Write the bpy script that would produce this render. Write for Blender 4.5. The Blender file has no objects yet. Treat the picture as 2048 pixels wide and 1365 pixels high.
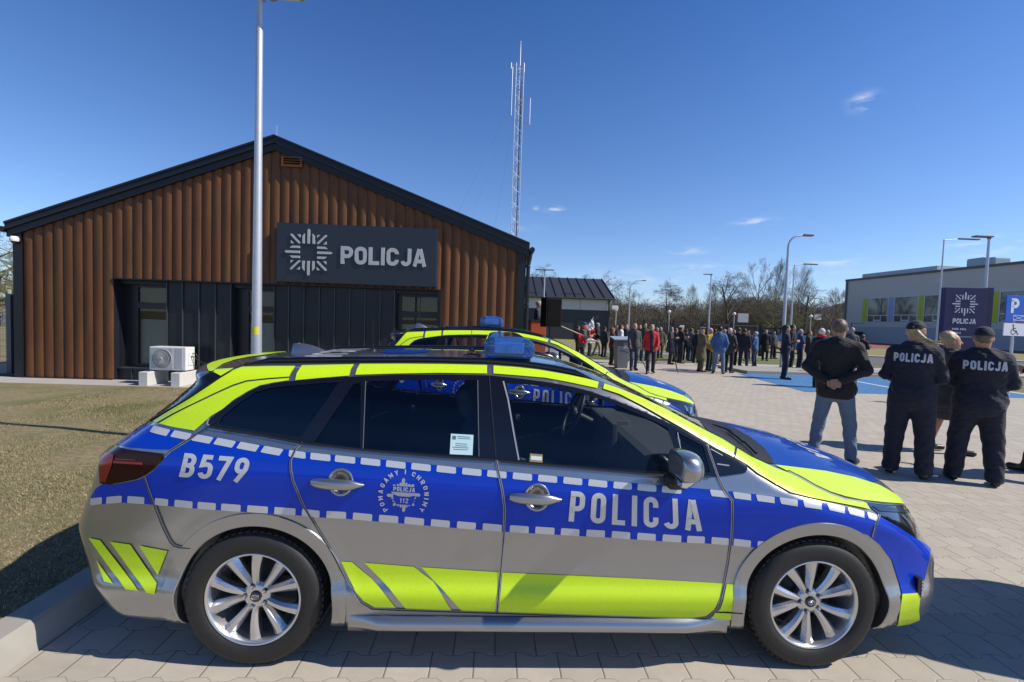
import bpy, bmesh, math, random
import numpy as np
from math import radians, sin, cos, pi, sqrt, atan2, tan
from mathutils import Vector, Matrix
from mathutils.bvhtree import BVHTree
random.seed(7); RNG = np.random.default_rng(7)
SC = bpy.context.scene
COL = SC.collection
# ------------------------------------------------------------------ camera
W_, H_ = 2048, 1365
FPX = 910.0; TILT = radians(2.46); ROLL = radians(1.907); YAW = radians(2.208); HC = 1.645
_f = np.array([sin(YAW)*cos(TILT), cos(YAW)*cos(TILT), -sin(TILT)])
_r = np.array([cos(YAW), -sin(YAW), 0.0]); _u = np.cross(_r, _f)
CR = cos(ROLL)*_r + sin(ROLL)*_u; CU = -sin(ROLL)*_r + cos(ROLL)*_u; CF = _f
CP = np.array([0.0, 0.0, HC])
cam_d = bpy.data.cameras.new('camera'); cam = bpy.data.objects.new('camera', cam_d); COL.objects.link(cam)
cam_d.sensor_width = 36; cam_d.lens = FPX/W_*36; cam_d.clip_end = 3000; cam_d.clip_start = 0.05
M = Matrix(((CR[0], CU[0], -CF[0], 0), (CR[1], CU[1], -CF[1], 0), (CR[2], CU[2], -CF[2], HC), (0, 0, 0, 1)))
cam.matrix_world = M
SC.camera = cam
# ------------------------------------------------------------------ sky, sun, exposure
SUN_EL, SUN_AZ = radians(44), radians(12)         # azimuth: from +X towards the camera side (-Y)
world = bpy.data.worlds.new('World'); SC.world = world; world.use_nodes = True
wn = world.node_tree; bg = wn.nodes['Background']
sky = wn.nodes.new('ShaderNodeTexSky'); sky.sky_type = 'NISHITA'; sky.sun_disc = False
sky.sun_elevation = SUN_EL; sky.sun_rotation = pi/2 + SUN_AZ
sky.air_density = 1.0; sky.dust_density = 0.4; sky.ozone_density = 3.0; sky.altitude = 300
bg.inputs['Strength'].default_value = 0.085
def wnode(t, **k):
    n = wn.nodes.new(t)
    for a, b in k.items(): setattr(n, a, b)
    return n
def add_clouds():
    # a few small fair-weather clouds: soft spots by direction, broken up by noise
    geo = wnode('ShaderNodeTexCoord'); nz = wnode('ShaderNodeTexNoise'); nz.inputs['Scale'].default_value = 26; nz.inputs['Detail'].default_value = 6
    mp = wnode('ShaderNodeMapping'); mp.inputs['Scale'].default_value = (1, 1, 3.2)
    wn.links.new(geo.outputs['Generated'], mp.inputs[0]); wn.links.new(mp.outputs[0], nz.inputs['Vector'])
    tot = None
    for px, py, sx, sz, st in ((1728, 205, .016, .011, .9), (1110, 419, .018, .006, .9), (1072, 417, .006, .004, .5), (1510, 443, .03, .006, .8),
                           (1375, 503, .03, .006, .55), (1668, 526, .035, .006, .7), (2000, 487, .028, .009, .9), (1390, 535, .05, .006, .35),
                           (1050, 456, .03, .006, .3), (1920, 492, .02, .004, .5), (1955, 510, .02, .005, .6), (1250, 560, .16, .02, .30), (1560, 545, .12, .012, .22)):
        d = CF + (px - W_/2)/FPX*CR - (py - H_/2)/FPX*CU; d = d/np.linalg.norm(d)
        h = np.array([d[1], -d[0], 0]); h /= np.linalg.norm(h)
        sub = wnode('ShaderNodeVectorMath', operation='SUBTRACT'); wn.links.new(geo.outputs['Generated'], sub.inputs[0]); sub.inputs[1].default_value = d
        dh = wnode('ShaderNodeVectorMath', operation='DOT_PRODUCT'); wn.links.new(sub.outputs[0], dh.inputs[0]); dh.inputs[1].default_value = h/(sx*.8)
        sz_ = wnode('ShaderNodeSeparateXYZ'); wn.links.new(sub.outputs[0], sz_.inputs[0])
        a = wnode('ShaderNodeMath', operation='MULTIPLY'); wn.links.new(sz_.outputs[2], a.inputs[0]); a.inputs[1].default_value = 1/(sz*.8)
        p1 = wnode('ShaderNodeMath', operation='POWER'); wn.links.new(dh.outputs['Value'], p1.inputs[0]); p1.inputs[1].default_value = 2
        p2 = wnode('ShaderNodeMath', operation='POWER'); wn.links.new(a.outputs[0], p2.inputs[0]); p2.inputs[1].default_value = 2
        s = wnode('ShaderNodeMath', operation='ADD'); wn.links.new(p1.outputs[0], s.inputs[0]); wn.links.new(p2.outputs[0], s.inputs[1])
        e = wnode('ShaderNodeMath', operation='MULTIPLY'); wn.links.new(s.outputs[0], e.inputs[0]); e.inputs[1].default_value = -.7
        x = wnode('ShaderNodeMath', operation='EXPONENT'); wn.links.new(e.outputs[0], x.inputs[0])
        # keep only the half of the sky the cloud is in
        g = wnode('ShaderNodeMath', operation='MULTIPLY'); wn.links.new(x.outputs[0], g.inputs[0]); g.inputs[1].default_value = st
        if tot is None: tot = g
        else:
            t2 = wnode('ShaderNodeMath', operation='ADD'); wn.links.new(tot.outputs[0], t2.inputs[0]); wn.links.new(g.outputs[0], t2.inputs[1]); tot = t2
    sp = wnode('ShaderNodeSeparateXYZ'); wn.links.new(geo.outputs['Generated'], sp.inputs[0])
    fr = wnode('ShaderNodeMath', operation='GREATER_THAN'); wn.links.new(sp.outputs[1], fr.inputs[0]); fr.inputs[1].default_value = 0
    mu = wnode('ShaderNodeMath', operation='MULTIPLY'); wn.links.new(tot.outputs[0], mu.inputs[0]); wn.links.new(fr.outputs[0], mu.inputs[1])
    rr = wnode('ShaderNodeMapRange'); wn.links.new(nz.outputs['Fac'], rr.inputs[0]); rr.inputs[1].default_value = .42; rr.inputs[2].default_value = .66
    m2 = wnode('ShaderNodeMath', operation='MULTIPLY', use_clamp=True); wn.links.new(mu.outputs[0], m2.inputs[0]); wn.links.new(rr.outputs[0], m2.inputs[1])
    mix = wnode('ShaderNodeMix', data_type='RGBA'); wn.links.new(m2.outputs[0], mix.inputs[0])
    tn = wnode('ShaderNodeMix', data_type='RGBA', blend_type='MULTIPLY'); tn.inputs[0].default_value = 1; wn.links.new(sky.outputs[0], tn.inputs[6]); 
    tz = wnode('ShaderNodeSeparateXYZ'); wn.links.new(geo.outputs['Generated'], tz.inputs[0]); cr = wnode('ShaderNodeValToRGB'); wn.links.new(tz.outputs[2], cr.inputs[0])
    el = cr.color_ramp.elements; el[0].position = 0; el[0].color = (1.36, 1.48, 1.80, 1); el[1].position = 1.0; el[1].color = (.32, .48, .80, 1)
    for q_, c_ in ((.22, (1.10, 1.34, 1.74, 1)), (.42, (.82, 1.18, 1.70, 1)), (.60, (.52, .97, 1.58, 1)), (.75, (.42, .66, 1.1, 1))): e_ = el.new(q_); e_.color = c_
    wn.links.new(cr.outputs[0], tn.inputs[7])
    wn.links.new(tn.outputs[2], mix.inputs[6]); mix.inputs[7].default_value = (9.5, 10, 11, 1)
    wn.links.new(mix.outputs[2], bg.inputs['Color'])
add_clouds()
sun_d = bpy.data.lights.new('sun', 'SUN'); sun_d.energy = 5.0; sun_d.angle = radians(.53); sun_d.color = (1, .93, .83)
sun = bpy.data.objects.new('sun', sun_d); COL.objects.link(sun)
SUN_DIR = Vector((cos(SUN_EL)*cos(SUN_AZ), -cos(SUN_EL)*sin(SUN_AZ), sin(SUN_EL)))
sun.rotation_euler = SUN_DIR.to_track_quat('Z', 'Y').to_euler(); sun.location = (20, -6, 25)
SC.view_settings.view_transform = 'Standard'; SC.view_settings.look = 'None'; SC.view_settings.exposure = 0.04
SC.view_settings.gamma = 1; SC.view_settings.use_curve_mapping = False
SC.cycles.max_bounces = 8; SC.cycles.transparent_max_bounces = 24; SC.cycles.glossy_bounces = 4; SC.cycles.sample_clamp_indirect = 6
SC.cycles.use_denoising = True

def ray(px, py): return CF + (px - W_/2)/FPX*CR - (py - H_/2)/FPX*CU
def G(px, py, z=0.0):
    d = ray(px, py); return CP + d*((z - HC)/d[2])
def PY(px, py, Y):
    d = ray(px, py); return CP + d*(Y/d[1])
def PZ(px, py, Z):                      # point at camera depth Z
    return CP + ray(px, py)*Z

# ------------------------------------------------------------------ materials
class NT:
    def __init__(s, m): s.t = m.node_tree; s.b = s.t.nodes['Principled BSDF']
    def n(s, t, **k):
        x = s.t.nodes.new(t)
        for a, b in k.items(): setattr(x, a, b)
        return x
    def put(s, sock, v):
        if isinstance(v, bpy.types.NodeSocket): s.t.links.new(v, sock)
        elif isinstance(v, bpy.types.Node): s.t.links.new(v.outputs[0], sock)
        elif v is not None: sock.default_value = v
    def m(s, op, a, b=None, c=None, clamp=False):
        x = s.n('ShaderNodeMath', operation=op, use_clamp=clamp)
        s.put(x.inputs[0], a)
        if b is not None: s.put(x.inputs[1], b)
        if c is not None: s.put(x.inputs[2], c)
        return x.outputs[0]
    def pos(s): return s.n('ShaderNodeNewGeometry').outputs['Position']
    def obj(s): return s.n('ShaderNodeTexCoord').outputs['Object']
    def xyz(s, v):
        x = s.n('ShaderNodeSeparateXYZ'); s.put(x.inputs[0], v); return x.outputs
    def comb(s, x, y, z=0.0):
        c = s.n('ShaderNodeCombineXYZ'); s.put(c.inputs[0], x); s.put(c.inputs[1], y); s.put(c.inputs[2], z); return c.outputs[0]
    def noise(s, v, scale, detail=3, rough=.55, out='Fac'):
        x = s.n('ShaderNodeTexNoise'); s.put(x.inputs['Vector'], v); x.inputs['Scale'].default_value = scale
        x.inputs['Detail'].default_value = detail; x.inputs['Roughness'].default_value = rough; return x.outputs[out]
    def white(s, v):
        x = s.n('ShaderNodeTexWhiteNoise'); s.put(x.inputs['Vector'], v); return x.outputs['Value']
    def mix(s, f, a, b):
        x = s.n('ShaderNodeMix', data_type='RGBA'); s.put(x.inputs[0], f); s.put(x.inputs[6], rgba(a) if isinstance(a, tuple) else a)
        s.put(x.inputs[7], rgba(b) if isinstance(b, tuple) else b); return x.outputs[2]
    def rng(s, v, a, b, c=0.0, d=1.0):
        x = s.n('ShaderNodeMapRange'); s.put(x.inputs[0], v)
        for i, q in enumerate((a, b, c, d)): x.inputs[i+1].default_value = q
        return x.outputs[0]
    def mapv(s, v, sc):
        x = s.n('ShaderNodeMapping'); s.put(x.inputs[0], v); x.inputs['Scale'].default_value = sc; return x.outputs[0]
    def bump(s, h, st=.3, dist=.01):
        x = s.n('ShaderNodeBump'); x.inputs['Strength'].default_value = st; x.inputs['Distance'].default_value = dist
        s.put(x.inputs['Height'], h); s.t.links.new(x.outputs[0], s.b.inputs['Normal']); return x
    def base(s, c): s.put(s.b.inputs['Base Color'], rgba(c) if isinstance(c, tuple) else c)
    def rough(s, c): s.put(s.b.inputs['Roughness'], c)
def rgba(c): return (c[0], c[1], c[2], 1.0) if len(c) == 3 else c
_MC = {}
def mat(name, col=(.5, .5, .5), rough=.5, metal=0.0, coat=0.0, var=.0, vs=8, bump=0.0, bs=200, bd=.002, spec=None, emit=None, alpha=None, coatr=.03, rv=0.0):
    if name in _MC: return _MC[name]
    m = bpy.data.materials.new(name); m.use_nodes = True; _MC[name] = m
    t = NT(m); b = t.b
    b.inputs['Roughness'].default_value = rough; b.inputs['Metallic'].default_value = metal
    b.inputs['Coat Weight'].default_value = coat; b.inputs['Coat Roughness'].default_value = coatr
    if spec is not None: b.inputs['Specular IOR Level'].default_value = spec
    t.base(col)
    if var or rv:
        n = t.noise(t.obj(), vs, 4)
        if var: t.base(t.mix(n, tuple(max(0, c*(1-var)) for c in col), tuple(min(1, c*(1+var)) for c in col)))
        if rv: t.rough(t.rng(n, .3, .7, max(0, rough-rv), min(1, rough+rv)))
    if bump: t.bump(t.noise(t.obj(), bs, 3), bump, bd)
    if emit: b.inputs['Emission Color'].default_value = rgba(emit[0]); b.inputs['Emission Strength'].default_value = emit[1]
    return m
def new_mat(name):
    m = bpy.data.materials.new(name); m.use_nodes = True; _MC[name] = m
    return m, NT(m)
def glass_mat(name, tint, gloss_ior=1.5, rough=.0, glosscol=(1, 1, 1)):
    m = bpy.data.materials.new(name); m.use_nodes = True; _MC[name] = m; nt = m.node_tree
    for n in list(nt.nodes): nt.nodes.remove(n)
    o = nt.nodes.new('ShaderNodeOutputMaterial'); mx = nt.nodes.new('ShaderNodeMixShader'); fr = nt.nodes.new('ShaderNodeFresnel')
    tr = nt.nodes.new('ShaderNodeBsdfTransparent'); gl = nt.nodes.new('ShaderNodeBsdfGlossy')
    fr.inputs['IOR'].default_value = gloss_ior; tr.inputs[0].default_value = rgba(tint); gl.inputs['Roughness'].default_value = rough
    gl.inputs[0].default_value = rgba(glosscol)
    nt.links.new(fr.outputs[0], mx.inputs[0]); nt.links.new(tr.outputs[0], mx.inputs[1]); nt.links.new(gl.outputs[0], mx.inputs[2]); nt.links.new(mx.outputs[0], o.inputs[0])
    return m

# ------------------------------------------------------------------ object helpers
def tag(o, label=None, cat=None, group=None, kind=None):
    if label: o['label'] = label
    if cat: o['category'] = cat
    if group: o['group'] = group
    if kind: o['kind'] = kind
    return o
def empty(name, loc, rz=0.0, label=None, cat=None, group=None):
    o = bpy.data.objects.new(name, None); COL.objects.link(o); o.location = loc; o.rotation_euler = (0, 0, rz); o.empty_display_size = .2
    return tag(o, label, cat, group)
def link(name, me, mats, parent=None, loc=None):
    o = bpy.data.objects.new(name, me); COL.objects.link(o)
    for m in (mats if isinstance(mats, (list, tuple)) else [mats]): me.materials.append(m)
    if parent is not None: o.parent = parent
    if loc is not None: o.location = loc
    return o
def mk(name, V, Fc, mats, parent=None, loc=None, smooth=False, idx=None, normals=None):
    me = bpy.data.meshes.new(name)
    me.from_pydata([tuple(map(float, v)) for v in V], [], [tuple(int(i) for i in f) for f in Fc])
    if idx is not None: me.polygons.foreach_set('material_index', np.asarray(idx, dtype=np.int32))
    if smooth or normals is not None: me.polygons.foreach_set('use_smooth', [True]*len(me.polygons))
    me.update()
    if normals is not None: me.normals_split_custom_set_from_vertices([tuple(n) for n in normals])
    return link(name, me, mats, parent, loc)
class MB:
    """collects simple shapes into one mesh"""
    def __init__(s): s.v = []; s.f = []; s.i = []; s.sm = []
    def add(s, V, Fc, mi=0, sm=False):
        k = len(s.v); s.v += [tuple(map(float, p)) for p in V]
        for f in Fc: s.f.append(tuple(int(a)+k for a in f)); s.i.append(mi); s.sm.append(sm)
        return s
    def box(s, a, b, mi=0, rot=None, c=None):
        x0, y0, z0 = a; x1, y1, z1 = b
        V = [(x0, y0, z0), (x1, y0, z0), (x1, y1, z0), (x0, y1, z0), (x0, y0, z1), (x1, y0, z1), (x1, y1, z1), (x0, y1, z1)]
        if rot is not None:
            R = Matrix.Rotation(rot[1], 3, rot[0]); c0 = Vector(c if c else ((x0+x1)/2, (y0+y1)/2, (z0+z1)/2))
            V = [tuple(R @ (Vector(p) - c0) + c0) for p in V]
        return s.add(V, [(0, 3, 2, 1), (4, 5, 6, 7), (0, 1, 5, 4), (1, 2, 6, 5), (2, 3, 7, 6), (3, 0, 4, 7)], mi)
    def bbox(s, a, b, r=.01, mi=0):
        """bevelled box"""
        bm = bmesh.new(); bmesh.ops.create_cube(bm, size=1)
        for v in bm.verts: v.co = Vector([a[k] + (v.co[k]+.5)*(b[k]-a[k]) for k in range(3)])
        bmesh.ops.bevel(bm, geom=list(bm.edges), offset=r, segments=2, affect='EDGES', profile=.6)
        bm.verts.index_update(); s.add([v.co[:] for v in bm.verts], [[v.index for v in f.verts] for f in bm.faces], mi, False); bm.free(); return s
    def tube(s, pts, rad, seg=8, mi=0, cap=True, sm=True, sq=None):
        pts = [Vector(p) for p in pts]; n = len(pts); rad = rad if isinstance(rad, (list, tuple)) else [rad]*n
        V = []; Fc = []; prev = None
        for i, p in enumerate(pts):
            t = (pts[min(i+1, n-1)] - pts[max(i-1, 0)]).normalized()
            if prev is None: a = t.orthogonal().normalized()
            else:
                a = prev - t*prev.dot(t)
                a = a.normalized() if a.length > 1e-6 else t.orthogonal().normalized()
            prev = a; b = t.cross(a)
            for k in range(seg):
                th = 2*pi*k/seg; V.append(p + (a*cos(th) + b*sin(th))*rad[i])
        for i in range(n-1):
            for k in range(seg):
                Fc.append((i*seg+k, i*seg+(k+1) % seg, (i+1)*seg+(k+1) % seg, (i+1)*seg+k))
        s.add(V, Fc, mi, sm)
        if cap:
            s.add(V[:seg], [tuple(range(seg))[::-1]], mi); s.add(V[-seg:], [tuple(range(seg))], mi)
        return s
    def lathe(s, prof, origin, axis='z', seg=32, mi=0, sm=True, close=False):
        """prof: list of (r, h)"""
        V = []; Fc = []; n = len(prof)
        for k in range(seg):
            th = 2*pi*k/seg
            for r, h in prof:
                if axis == 'z': q = (r*cos(th), r*sin(th), h)
                elif axis == 'y': q = (r*cos(th), h, -r*sin(th))
                else: q = (h, r*cos(th), r*sin(th))
                V.append((q[0]+origin[0], q[1]+origin[1], q[2]+origin[2]))
        for k in range(seg):
            k2 = (k+1) % seg
            for j in range(n-1 if not close else n):
                j2 = (j+1) % n; Fc.append((k*n+j, k2*n+j, k2*n+j2, k*n+j2))
        return s.add(V, Fc, mi, sm)
    def prism(s, poly, fn0, fn1, mi=0, sm=False):
        """poly: 2d loop; fn0/fn1 map (a,b) to 3d for both faces"""
        n = len(poly); V = [fn0(*p) for p in poly] + [fn1(*p) for p in poly]
        Fc = [tuple(range(n))[::-1], tuple(range(n, 2*n))] + [(i, (i+1) % n, n+(i+1) % n, n+i) for i in range(n)]
        return s.add(V, Fc, mi, sm)
    def build(s, name, mats, parent=None, loc=None, fix=True):
        me = bpy.data.meshes.new(name); me.from_pydata(s.v, [], s.f)
        me.polygons.foreach_set('material_index', np.asarray(s.i, dtype=np.int32)); me.polygons.foreach_set('use_smooth', s.sm); me.update()
        if fix:
            bm = bmesh.new(); bm.from_mesh(me); bmesh.ops.recalc_face_normals(bm, faces=bm.faces); bm.to_mesh(me); bm.free()
        return link(name, me, mats, parent, loc)
def dup(root, loc, rz=None, label=None, scale=None):
    r = root.copy(); COL.objects.link(r); r.location = loc
    if rz is not None: r.rotation_euler = (0, 0, rz)
    if scale is not None: r.scale = scale
    if label: r['label'] = label
    for ch in list(root.children):
        c = ch.copy(); COL.objects.link(c); c.parent = r
        for g in ch.children:
            d = g.copy(); COL.objects.link(d); d.parent = c
    return r

# ------------------------------------------------------------------ implicit surfaces (surface nets)
def snets(fn, lo, hi, h, proj=0, chunk=1500000):
    lo = np.asarray(lo, float); hi = np.asarray(hi, float); n = np.maximum(2, np.ceil((hi-lo)/h).astype(int)+1)
    ax = [lo[k] + h*np.arange(n[k]) for k in range(3)]
    X, Y, Z = np.meshgrid(*ax, indexing='ij'); P = np.stack([X, Y, Z], -1).reshape(-1, 3)
    val = np.concatenate([fn(P[i:i+chunk]) for i in range(0, len(P), chunk)]).reshape(n)
    s = val < 0; nc = n-1
    cnt = np.zeros(nc, int)
    for dx in (0, 1):
        for dy in (0, 1):
            for dz in (0, 1): cnt += s[dx:dx+nc[0], dy:dy+nc[1], dz:dz+nc[2]]
    act = (cnt > 0) & (cnt < 8); ids = -np.ones(nc, int); A = np.argwhere(act); ids[act] = np.arange(len(A))
    acc = np.zeros((len(A), 3)); c = np.zeros(len(A))
    for d in range(3):
        e = np.eye(3, dtype=int)[d]; o = [k for k in range(3) if k != d]
        for a in (0, 1):
            for b in (0, 1):
                off = np.zeros(3, int); off[o[0]] = a; off[o[1]] = b
                p = A+off; q = p+e; v0 = val[p[:, 0], p[:, 1], p[:, 2]]; v1 = val[q[:, 0], q[:, 1], q[:, 2]]
                m = (v0 < 0) != (v1 < 0); t = np.where(m, v0/np.where(m, v0-v1, 1), 0)
                acc[m] += (off + np.outer(t, e))[m]; c[m] += 1
    V = lo + (A + acc/np.maximum(c, 1)[:, None])*h
    Fs = []
    for d in range(3):
        o1, o2 = (d+1) % 3, (d+2) % 3; e = np.eye(3, dtype=int)
        sl0 = [slice(None)]*3; sl1 = [slice(None)]*3; sl0[d] = slice(0, -1); sl1[d] = slice(1, None)
        s0, s1 = s[tuple(sl0)], s[tuple(sl1)]; E = np.argwhere(s0 != s1)
        E = E[(E[:, o1] > 0) & (E[:, o2] > 0) & (E[:, o1] < n[o1]-1) & (E[:, o2] < n[o2]-1)]
        if not len(E): continue
        ins = s0[E[:, 0], E[:, 1], E[:, 2]]
        q = [E, E-e[o1], E-e[o1]-e[o2], E-e[o2]]; I = np.stack([ids[k[:, 0], k[:, 1], k[:, 2]] for k in q], 1)
        I[~ins] = I[~ins][:, ::-1]; Fs.append(I)
    Fc = np.concatenate(Fs) if Fs else np.zeros((0, 4), int); Fc = Fc[(Fc >= 0).all(1)]
    for _ in range(proj):
        f = fn(V); g = grad(fn, V); V = V - (f/np.maximum((g*g).sum(1), .05))[:, None]*g
    return V, Fc
def grad(fn, P, e=1.5e-3):
    g = np.zeros_like(P)
    for k in range(3):
        d = np.zeros(3); d[k] = e; g[:, k] = (fn(P+d)-fn(P-d))/(2*e)
    return g
def sd_cap(P, a, b, ra, rb):
    a = np.asarray(a, float); b = np.asarray(b, float); ab = b-a; L2 = max(ab@ab, 1e-12)
    t = np.clip(((P-a)@ab)/L2, 0, 1); return np.linalg.norm(P-a-t[:, None]*ab, axis=1) - (ra+(rb-ra)*t)
def sd_ell(P, c, r, R=None):
    q = P-np.asarray(c, float)
    if R is not None: q = q@R
    r = np.asarray(r, float); k0 = np.linalg.norm(q/r, axis=1); k1 = np.linalg.norm(q/(r*r), axis=1)
    return np.where(k1 > 1e-9, k0*(k0-1)/np.maximum(k1, 1e-9), -r.min())
def sd_box(P, c, h, r=.01, R=None):
    q = P-np.asarray(c, float)
    if R is not None: q = q@R
    q = np.abs(q)-(np.asarray(h, float)-r); return np.linalg.norm(np.maximum(q, 0), axis=1)+np.minimum(q.max(1), 0)-r
def smin(a, b, k):
    h = np.maximum(k-np.abs(a-b), 0)/k; return np.minimum(a, b)-h*h*k*.25
def smax(a, b, k): return -smin(-a, -b, k)
def rotx(a): return np.array([[1, 0, 0], [0, cos(a), -sin(a)], [0, sin(a), cos(a)]])
def roty(a): return np.array([[cos(a), 0, sin(a)], [0, 1, 0], [-sin(a), 0, cos(a)]])
def rotz(a): return np.array([[cos(a), -sin(a), 0], [sin(a), cos(a), 0], [0, 0, 1]])
def sdf_obj(name, fn, lo, hi, h, mats, parent=None, loc=None, proj=1):
    V, Fc = snets(fn, lo, hi, h, proj)
    return mk(name, V, Fc, mats, parent, loc, smooth=True)

# ------------------------------------------------------------------ flat polygons -> fine triangles
def fill2d(loops, g):
    bm = bmesh.new(); es = []
    for lp in loops:
        vs = [bm.verts.new((p[0], p[1], 0)) for p in lp]
        for i in range(len(vs)): es.append(bm.edges.new((vs[i], vs[(i+1) % len(vs)])))
    bmesh.ops.triangle_fill(bm, use_beauty=True, use_dissolve=False, edges=es)
    for v in [v for v in bm.verts if not v.link_faces]: bm.verts.remove(v)
    for ax in (0, 1):
        a = min(v.co[ax] for v in bm.verts); b = max(v.co[ax] for v in bm.verts); gg = g[ax] if isinstance(g, tuple) else g
        k = int(math.floor(a/gg))+1
        while k*gg < b:
            co = [0, 0, 0]; no = [0, 0, 0]; co[ax] = k*gg; no[ax] = 1
            bmesh.ops.bisect_plane(bm, geom=list(bm.verts)+list(bm.edges)+list(bm.faces), dist=1e-4*gg, plane_co=co, plane_no=no); k += 1
    bmesh.ops.triangulate(bm, faces=bm.faces)
    bm.verts.index_update()
    V = np.array([(v.co.x, v.co.y) for v in bm.verts]); Fc = [tuple(v.index for v in f.verts) for f in bm.faces]; bm.free()
    return V, Fc
def fillmany(polys, g):
    """independent simple polygons (each a list of loops) joined"""
    V = []; Fc = []
    k = 0
    for lp in polys:
        v, f = fill2d(lp, g); V.append(v); Fc += [tuple(i+k for i in t) for t in f]; k += len(v)
    return np.concatenate(V), Fc
def in_poly(P, poly):
    x, y = P[:, 0], P[:, 1]; ins = np.zeros(len(P), bool); n = len(poly)
    for i in range(n):
        x0, y0 = poly[i]; x1, y1 = poly[(i+1) % n]
        if y0 == y1: continue
        c = ((y0 > y) != (y1 > y)) & (x < (x1-x0)*(y-y0)/(y1-y0)+x0); ins ^= c
    return ins
def dist_poly(P, poly):
    d = np.full(len(P), 1e9); n = len(poly)
    for i in range(n):
        a = np.array(poly[i], float); b = np.array(poly[(i+1) % n], float); ab = b-a; t = np.clip(((P-a)@ab)/max(ab@ab, 1e-9), 0, 1)
        d = np.minimum(d, np.linalg.norm(P-a-t[:, None]*ab, axis=1))
    return d
# ------------------------------------------------------------------ stroke lettering (condensed road-sign style capitals)
def arc(cx, cy, rx, ry, a0, a1, n=9):
    return [(cx+rx*cos(radians(a0+(a1-a0)*i/n)), cy+ry*sin(radians(a0+(a1-a0)*i/n))) for i in range(n+1)]
def glyph(ch, w=.5, t=.16):
    """centre lines in a box w wide, 1 high; returns (advance width, [polylines])"""
    h = t/2; x0, x1, y0, y1, m = h, w-h, h, 1-h, .5; r = min((w-t)/2, .22)
    R = lambda: None
    if ch == 'I': return t, [[(h, 0), (h, 1)]]
    if ch == 'P': return w, [[(x0, 0), (x0, y1)], [(0, y1), (x1-r, y1)]+arc(x1-r, y1-r, r, r, 90, 0)+arc(x1-r, .44+r, r, r, 0, -90)+[(x0, .44)]]
    if ch == 'O': return w, [arc(x1-r, y1-r, r, r, 0, 90)+arc(x0+r, y1-r, r, r, 90, 180)+arc(x0+r, y0+r, r, r, 180, 270)+arc(x1-r, y0+r, r, r, 270, 360)+[(x1, y1-r)]]
    if ch == '0': return glyph('O', w, t)
    if ch == 'L': return w*.88, [[(x0, 1), (x0, y0), (w*.88, y0)]]
    if ch == 'C': return w, [[(x1, .66)]+arc(x1-r, y1-r, r, r, 0, 90)+arc(x0+r, y1-r, r, r, 90, 180)+arc(x0+r, y0+r, r, r, 180, 270)+arc(x1-r, y0+r, r, r, 270, 360)+[(x1, .34)]]
    if ch == 'G': return w, [[(x1, .68)]+arc(x1-r, y1-r, r, r, 0, 90)+arc(x0+r, y1-r, r, r, 90, 180)+arc(x0+r, y0+r, r, r, 180, 270)+arc(x1-r, y0+r, r, r, 270, 360)+[(x1, .48), (m*w, .48)]]
    if ch == 'J': return w*.9, [[(x1-.1*w, 1), (x1-.1*w, y0+r)]+arc(x1-.1*w-r, y0+r, r, r, 0, -165)[1:]]
    if ch == 'A': return w*1.1, [[(h*.9, 0), (w*.55-h*.3, 1)], [(w*1.1-h*.9, 0), (w*.55+h*.3, 1)], [(.2*w, .3), (.9*w, .3)]]
    if ch == 'B': return w, [[(x0, 0), (x0, 1)], [(0, y1)]+arc(x1-r-.02, y1-r, r, r, 90, 0)+arc(x1-r-.02, .5+r, r, r, 0, -90)+[(x0, .5)], [(0, y0), (x1-r, y0)]+arc(x1-r, y0+r, r, r, -90, 0)+arc(x1-r, .5-r, r, r, 0, 90)]
    if ch == 'R': return w, [[(x0, 0), (x0, 1)], [(0, y1), (x1-r, y1)]+arc(x1-r, y1-r, r, r, 90, 0)+arc(x1-r, .46+r, r, r, 0, -90)+[(x0, .46)], [(w*.5, .46), (x1, 0)]]
    if ch == 'K': return w, [[(x0, 0), (x0, 1)], [(x0, .4), (x1, 1)], [(w*.45, .55), (x1, 0)]]
    if ch == 'N': return w, [[(x0, 0), (x0, 1)], [(x1, 0), (x1, 1)], [(x0, 1), (x1, 0)]]
    if ch == 'M': return w*1.2, [[(x0, 0), (x0, 1)], [(w*1.2-h, 0), (w*1.2-h, 1)], [(x0, 1), (w*.6, .3), (w*1.2-h, 1)]]
    if ch == 'H': return w, [[(x0, 0), (x0, 1)], [(x1, 0), (x1, 1)], [(x0, .5), (x1, .5)]]
    if ch == 'Y': return w, [[(h*.8, 1), (w/2, .48)], [(w-h*.8, 1), (w/2, .48)], [(w/2, .55), (w/2, 0)]]
    if ch == '1': return w*.7, [[(w*.45, 0), (w*.45, 1)], [(w*.45, y1), (w*.1, .76)]]
    if ch == '2': return w, [arc(w/2, y1-r, r+.02, r, 170, -10)+[(x0, y0)], [(0, y0), (w, y0)]]
    if ch == '5': return w, [[(x1, y1), (x0+.04, y1), (x0+.01, .56), (x1-r, .60)]+arc(x1-r, .60-r, r, r, 85, 0)+arc(x1-r, y0+r, r, r, 0, -90)+arc(x0+r, y0+r, r, r, 270, 190)]
    if ch == '7': return w, [[(0, y1), (x1, y1), (w*.32, 0)]]
    if ch == '9': return w, [arc(x1-r, y1-r, r, r, 0, 90)+arc(x0+r, y1-r, r, r, 90, 180)+arc(x0+r, .42+r, r, r, 180, 270)+arc(x1-r, .42+r, r, r, 270, 360)+[(x1, y1-r)], [(x1, .7), (x1-.02, .5), (w*.3, 0)]]
    return w*.6, []
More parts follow.
